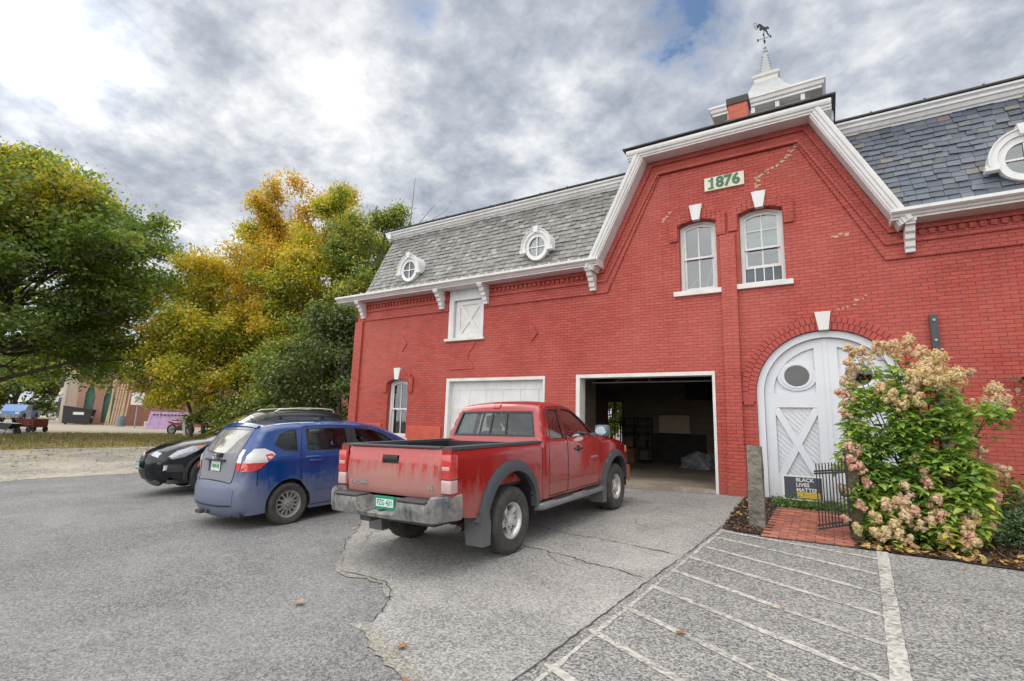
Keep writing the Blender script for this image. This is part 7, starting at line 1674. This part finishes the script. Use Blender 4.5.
M_tarp = plain('grey_plastic_sheet', (.22,.24,.27), .35, .4, 5, .8, 7, bdist=.08)
bm = bmesh.new(); bmesh.ops.create_icosphere(bm, subdivisions=5, radius=1)
from mathutils import noise as mnoise
for v in bm.verts:
    p = v.co.copy(); k_ = mnoise.noise(p*2.2)*.25+abs(mnoise.noise(p*5.0))*.22; v.co = Vector((p.x*.55*(1+k_), p.y*.42*(1+k_), max(-.02, .10+p.z*.36*(1+k_))))
me = bpy.data.meshes.new('t'); bm.to_mesh(me); bm.free(); o = new_obj('covered_pile', me, M_tarp); o.location = (-3.42,5.6,.02); tag(o, 'pile wrapped in crumpled grey plastic on the garage floor', 'covered pile')
lt = thing('tool_rack', 'dark upright rack of long handled tools by the right garage wall', 'rack', (-1.9,5.2,.012)); m2 = MB()
for i in range(4): m2.tube([(-.5+.1*i,.5,0),(-.45+.1*i,.65,1.5-.1*i)], .018, 6)
m2.build('handles', M_card, lt); m2 = MB(); m2.box((-.65,.66,.9),(.0,.72,1.0)); m2.build('rail', M_dark, lt)
pp = MB(); pp.tube([(0,0,0),(0,0,2.75)], .02, 8); pp.box((-.05,-.05,0),(.05,.05,.01)); o = pp.build('steel_pole', M_metalroof); o.location = (-7.2,6.2,.014); tag(o, 'thin pale steel pole standing left of the garage rear window', 'pole')
# ================================================================== FAR SIDE OF THE YARD
M_beige = plain('beige_siding', (.50,.44,.36), .8, .08, .6, .1, 6); M_cream = plain('cream_trim', (.62,.58,.50), .7, .08, 1, 0); M_farbrick = brick_mat('far_red_brick', (.27,.105,.075), (.33,.14,.095), (.24,.17,.13), streak=.25, fade=(.36,.19,.13))
M_farroof = plain('blue_grey_far_roof', (.22,.25,.30), .5, .15, 1, .1, metal=.2); M_greenwin = plain('green_painted_boards', (.06,.17,.13), .6, .25, 3, .1); M_pinkbr = brick_mat('pale_pink_brick', (.42,.21,.16), (.48,.26,.20), (.36,.27,.22), streak=.3, fade=(.50,.32,.26))
def far_thing(name, label, cat, x, y, rz): return thing(name, label, cat, (x, y, gz(x, y)), rz)
# beige house: local x along the narrow right facade, facing -y
hs_ = far_thing('beige_house', 'beige two storey house with tall dark windows beyond the yard', 'house', -76.1, 11.2, R(76))
m2 = MB(); m2.box((-.0,.0,0),(5.2,9.0,6.9)); m2.build('wall', M_beige, hs_)
m2 = MB(); m2.box((-.35,-.35,6.901),(5.5,9.3,7.25)); m2.build('cornice', M_cream, hs_); m2 = MB(); m2.box((-.05,-.06,0),(.25,-.001,6.9)); m2.box((-.06,-.05,0),(-.001,.25,6.9)); m2.box((3.4,-.06,0),(3.55,-.001,6.9)); m2.build('corner_board', M_cream, hs_)
for fl_ in (0, 1):
    for i in range(4 if fl_ == 0 else 6):
        y = .8+i*(1.9 if fl_ == 0 else 1.35); z0, z1 = (.5, 3.0) if fl_ == 0 else (4.2, 6.3)
        m2 = MB(); m2.box((-.06,y-.1,z0-.1),(-.002,y+(1.2 if fl_ == 0 else .75),z1+.12)); wo = m2.build('window', M_cream, hs_); m2 = MB(); m2.box((-.09,y,z0),(-.061,y+(1.05 if fl_ == 0 else .6),z1)); m2.build('pane', plain('far_dark_glass', (.06,.07,.08), .15, .2, 2, 0) if 'far_dark_glass' not in bpy.data.materials else bpy.data.materials['far_dark_glass'], wo)
m2 = MB(); m2.box((-.14,-.02,3.35),(-.001,9.0,3.75)); m2.build('belt_course', M_cream, hs_)
# pink brick gable front with pointed windows
cp = far_thing('brick_hall', 'pinkish brick gabled hall with pointed green boarded windows by the black dumpster', 'hall', -69.8, 12.7, R(70))
m2 = MB()
def pointed(x, w_, z0, zs, zt): return [(x-w_,z0),(x+w_,z0),(x+w_,zs)]+[(x+w_*(1-t), zs+(zt-zs)*math.sin(PI/2*t)**.9) for t in (.2,.4,.6,.8)]+[(x,zt)]+[(x-w_*t, zs+(zt-zs)*math.sin(PI/2*(1-t))**.9) for t in (.2,.4,.6,.8)]+[(x-w_,zs)]
ho_ = [pointed(-.95,.42,1.4,3.2,4.5), pointed(.75,.48,.2,3.0,4.5)]
m2.prism([(-2.0,0),(2.3,0),(2.3,5.0),(.1,7.0),(-2.0,5.0)], XZ(0), -.4, 0, 0, ho_); m2.build('wall', M_pinkbr, cp)
for p_ in ho_:
    m2 = MB(); m2.prism(p_, XZ(.22), -.05, 0); m2.build('window', M_greenwin, cp)
m2 = MB(); m2.prism([(-2.3,4.8),(.1,7.05),(2.6,4.8),(2.6,5.1),(.1,7.35),(-2.3,5.1)], XZ(-.3), -10, 0); m2.build('roof', M_farroof, cp); m2 = MB(); m2.box((-2.0,.41,0),(-1.7,9.6,4.9)); m2.box((2.0,.41,0),(2.3,9.6,4.9)); m2.build('side_wall', M_pinkbr, cp)
# long brick building
br = far_thing('brick_warehouse', 'long low red brick warehouse with blue grey metal roof behind the yellow trees', 'warehouse', -66.0, 13.5, R(50))
m2 = MB(); m2.prism([(0,0),(26,0),(26,6.4),(0,6.4)], XZ(0), -.4, 0, 0, [[(15,1.2),(16.4,1.2),(16.4,3.4),(15,3.4)],[(19,1.2),(20.4,1.2),(20.4,3.4),(19,3.4)]]); m2.box((0,.41,0),(.4,12,6.4)); m2.build('wall', M_farbrick, br)
m2 = MB(); m2.prism([(-.5,6.402),(12.6,6.402),(6,9.4)], lambda p, h: (h, p[0], p[1]), -.6, 26.5); m2.build('roof', M_farroof, br)
m2 = MB(); m2.box((-.6,-.62,6.2),(26.5,-.505,6.55)); m2.build('fascia', M_cream, br)
for x in (15,19):
    m2 = MB(); m2.box((x,.1,1.2),(x+1.4,.15,3.4)); wo = m2.build('window', bpy.data.materials['far_dark_glass'], br)
dmp = far_thing('dumpster', 'black metal dumpster with white label standing in the gravel yard', 'dumpster', -68.6, 10.6, R(60))
m2 = MB(); m2.prism([(-1.15,.12),(1.05,.12),(1.25,1.55),(-1.25,1.9)], lambda p, h: (p[0], h, p[1]), -.75, .75); m2.build('bin', M_black, dmp); m2 = MB(); m2.prism([(-1.3,1.905),(1.3,1.555),(1.3,1.62),(-1.3,1.97)], lambda p, h: (p[0], h, p[1]), -.8, .8); m2.build('lid', M_bplastic, dmp)
m2 = MB(); m2.box((-.35,-.765,1.05),(.55,-.752,1.33)); m2.build('label_plate', M_signw, dmp); m2 = MB()
for x in (-1.27,1.16): m2.box((x,-.6,.7),(x+.1,.6,.95))
m2.build('side_rail', M_metalroof, dmp); m2 = MB()
for x in (-.9,.8): m2.lathe([(0,-.05),(.1,-.05),(.1,.05),(0,.05)], 'y', (x,-.5,.1), 12)
m2.build('caster', M_bplastic, dmp)
M_lumber = plain('raw_tan_lumber', (.46,.35,.22), .85, .2, 4, .2)
rr = random.Random(6)
for i in range(8):
    m2 = MB(); m2.box((-.07,-.03,0),(.07,.03,rr.uniform(4.2,5.6))); o = m2.build('plank', M_lumber); x = -65.3+i*.30; y = 11.9+i*.12; o.location = (x, y, gz(x, y)); o.rotation_euler = (R(-9), R(rr.uniform(-4,4)), R(58)); tag(o, 'long tan plank leaning upright against the brick buildings', 'plank', 'planks leaning by the brick hall')
brl = far_thing('blue_barrel', 'small blue grey barrel standing by the brick wall near the planks', 'barrel', -61.8, 12.0, 0); m2 = MB(); m2.lathe([(0,0),(.36,0),(.38,.3),(.36,.32),(.38,.34),(.38,.7),(.36,.72),(.38,.74),(.36,1.05),(0,1.05)], 'z', (0,0,0), 18); m2.build('drum', plain('blue_grey_drum', (.16,.20,.24), .5), brl, 40); m2 = MB(); m2.lathe([(.05,1.05),(.05,1.09),(0,1.09)], 'z', (.2,0,0), 8); m2.build('bung', M_bplastic, brl)
mt = far_thing('meter_box', 'white electric meter box on a grey post by the brick wall', 'meter box', -57.6, 11.6, R(48)); m2 = MB(); m2.tube([(0,0,0),(0,0,2.6)], .07, 8); m2.build('post', M_metalroof, mt); m2 = MB(); m2.box((-.55,-.2,2.2),(.55,.1,3.4), bev=.05); m2.build('box', M_signw, mt); m2 = MB(); m2.lathe([(0,.0),(.2,.0),(.2,.12),(0,.14)], 'y', (0,-.34,2.9), 16); m2.build('dial', M_metalroof, mt)
cb = far_thing('concrete_block', 'pale concrete block at the foot of the brick wall', 'block', -55.9, 12.6, R(48)); m2 = MB(); m2.prism([(-.8,0),(.8,0),(.8,.65),(-.8,.65)], lambda p, h: (p[0], h, p[1]), -.3, .3, 0, [[(-.6,.12),(-.1,.12),(-.1,.5),(-.6,.5)],[(.1,.12),(.6,.12),(.6,.5),(.1,.5)]]); m2.build('body', M_cream, cb)
pu = far_thing('purple_door', 'old lilac panelled door lying on its side against the brick wall', 'door', -53.2, 12.6, R(45)); M_pur = plain('lilac_paint', (.42,.27,.46), .7, .12, 3, .1)
m2 = MB(); hol = [[(-1.55+i*.78+.1,.22),(-1.55+i*.78+.66,.22),(-1.55+i*.78+.66,1.35),(-1.55+i*.78+.1,1.35)] for i in range(4)]
m2.prism([(-1.65,.02),(1.65,.02),(1.65,1.62),(-1.65,1.62)], lambda p, h: (p[0], .35*p[1]-.5-h, p[1]), -.05, .0, 0, hol); m2.prism([(-1.62,.04),(1.62,.04),(1.62,1.6),(-1.62,1.6)], lambda p, h: (p[0], .35*p[1]-.5-h, p[1]), -.06, -.035); m2.build('panels', M_pur, pu)
m2 = MB(); rr = random.Random(2)
for i in range(9): m2.box((-1.3+i*.3,-.16,1.28),(-1.22+i*.3,-.02,1.4))
m2.build('bolts', M_bplastic, pu)
# red dirt bike
bk = far_thing('red_motorbike', 'red dirt bike parked low in the verge before the lilac door', 'motorbike', -40.2, 7.7, R(22))
for x in (-.75,.75):
    m2 = MB(); m2.lathe([(.30,-.06),(.36,-.06),(.38,0),(.36,.06),(.30,.06)], 'y', (x,0,.36), 24, closed=True); wo = m2.build('wheel', M_tyre, bk, 50); m2 = MB(); m2.lathe([(0,-.03),(.29,-.02),(.29,.02),(0,.03)], 'y', (x,0,.36), 16); m2.build('rim', M_metalroof, wo, 50)
M_redp = plain('bright_red_plastic', (.42,.015,.03), .35, .15, 5, 0)
m2 = MB(); m2.prism([(-1.0,.85),(-.55,.70),(.0,.62),(.35,.70),(.55,.95),(.25,1.0),(0,.88),(-.5,.86),(-.95,.98)], lambda p, h: (p[0], h, p[1]), -.13, .13); m2.prism([(.45,.78),(1.0,.72),(1.1,.78),(.5,.86)], lambda p, h: (p[0], h, p[1]), -.08, .08); m2.build('fairing', M_redp, bk); m2 = MB(); m2.box((-.35,-.13,.3),(.3,.13,.62), bev=.05); m2.tube([(.75,-.09,.36),(.5,-.08,1.05)], .03, 6); m2.tube([(.75,.09,.36),(.5,.08,1.05)], .03, 6); m2.tube([(-.75,-.1,.36),(-.1,-.1,.42)], .03, 6); m2.build('engine', M_bplastic, bk, 40); m2 = MB(); m2.tube([(.48,-.38,1.12),(.5,0,1.08),(.48,.38,1.12)], .018, 6); m2.build('handlebar', M_black, bk, 40); m2 = MB(); m2.box((-.85,-.11,.985),(-.1,.11,1.06), bev=.03); m2.build('saddle', M_bplastic, bk, 40)
ws = MB(); ws.box((-.09,-.03,-.1),(.09,.03,1.25), bev=.01); o = ws.build('white_stake', M_signw); o.location = (-37.9,6.9,gz(-37.9,6.9)); o.rotation_euler = (0, R(-10), R(30)); tag(o, 'short white stake leaning in front of the red dirt bike', 'stake')
# blue pickup far left
bt = far_thing('far_pickup', 'bright blue pickup truck half hidden by the maple at the far left', 'pickup truck', -74.6, 7.3, R(-32)); M_fb = plain('bright_blue_paint', (.02,.13,.36), .3, .15, 2, 0, coat=.8)
m2 = MB(); m2.prism([(-2.6,.6),(-2.6,1.35),(-.2,1.35),(-.1,1.95),(1.0,1.95),(1.5,1.38),(2.6,1.25),(2.65,.6),(2.2,.6)]+arc(1.6,.55,.52,0,180,10)+[(-1.0,.55)]+arc(-1.6,.55,.52,0,180,10), lambda p, h: (p[0], h, p[1]), -.95, .95); m2.build('body', M_fb, bt)
m2 = MB(); m2.prism([(0,1.42),(.05,1.85),(.95,1.85),(1.35,1.42)], lambda p, h: (p[0], h, p[1]), -.96, .96); m2.build('window', bpy.data.materials['far_dark_glass'], bt)
for x in (-1.6,1.6):
    for y in (-.82,.82):
        m2 = MB(); m2.lathe([(.24,-.13),(.42,-.13),(.44,0),(.42,.13),(.24,.13)], 'y', (x,y,.44), 24, closed=True); wo = m2.build('wheel', M_tyre, bt, 50); m2 = MB(); m2.lathe([(0,-.10),(.25,-.09),(.25,.09),(0,.10)], 'y', (x,y,.44), 20); m2.build('rim', M_rim, wo, 50)
m2 = MB(); m2.box((2.6,-.9,.55),(2.78,.9,.85), bev=.03); m2.build('bumper', M_chrome, bt)
for y in (-.7,.7): m2 = MB(); m2.box((2.6,y-.16,.95),(2.66,y+.16,1.15), bev=.01); m2.build('headlight', M_clear_lens, bt)
wg = far_thing('red_wagon', 'rusty red cart with a slatted box on the gravel under the maple', 'cart', -45.6, .9, R(20)); M_rust = plain('rusty_red', (.20,.045,.03), .8, .3, 6, .2)
m2 = MB(); m2.box((-.75,-.45,.35),(.75,.45,.42)); m2.box((-.75,-.45,.42),(-.70,.45,.9)); m2.box((.70,-.45,.42),(.75,.45,.9)); m2.build('deck', M_rust, wg); m2 = MB()
for i in range(3):
    for y in (-.45,.42): m2.box((-.70,y,.5+i*.14),(.70,y+.03,.58+i*.14))
m2.build('slats', M_rust, wg)
for x in (-.5,.5):
    for y in (-.5,.5): m2 = MB(); m2.lathe([(0,-.04),(.2,-.04),(.22,0),(.2,.04),(0,.04)], 'y', (x,y,.22), 16); m2.build('wheel', M_tyre, wg, 40)
m2 = MB(); m2.box((-.3,-.25,.0),(.3,.25,.4), bev=.02); m2.tube([(-.3,0,.4),(-.3,0,.75),(.3,0,.75),(.3,0,.4)], .02, 6); o = m2.build('crate', M_rust); o.location = (-45.6,.9,gz(-45.6,.9)+.425); tag(o, 'small rusty box with a hoop handle riding on the red cart', 'box')
wb = far_thing('wheelbarrow', 'black wheelbarrow at the left frame edge on the gravel', 'wheelbarrow', -43.0, -.9, R(35)); m2 = MB(); m2.prism([(-.55,.75),(.6,.68),(.35,.35),(-.3,.35)], lambda p, h: (p[0], h, p[1]), -.38, .38); m2.build('tray', M_black, wb); m2 = MB(); m2.lathe([(0,-.05),(.2,-.05),(.22,0),(.2,.05),(0,.05)], 'y', (.62,0,.22), 18); m2.build('wheel', M_tyre, wb, 40); m2 = MB(); 
for y in (-.3,.3): m2.tube([(.62,y*.3,.22),(-.2,y,.36),(-1.2,y,.66)], .022, 6); m2.tube([(-.3,y,.36),(-.4,y,.0)], .02, 6)
m2.build('handles', M_bplastic, wb)
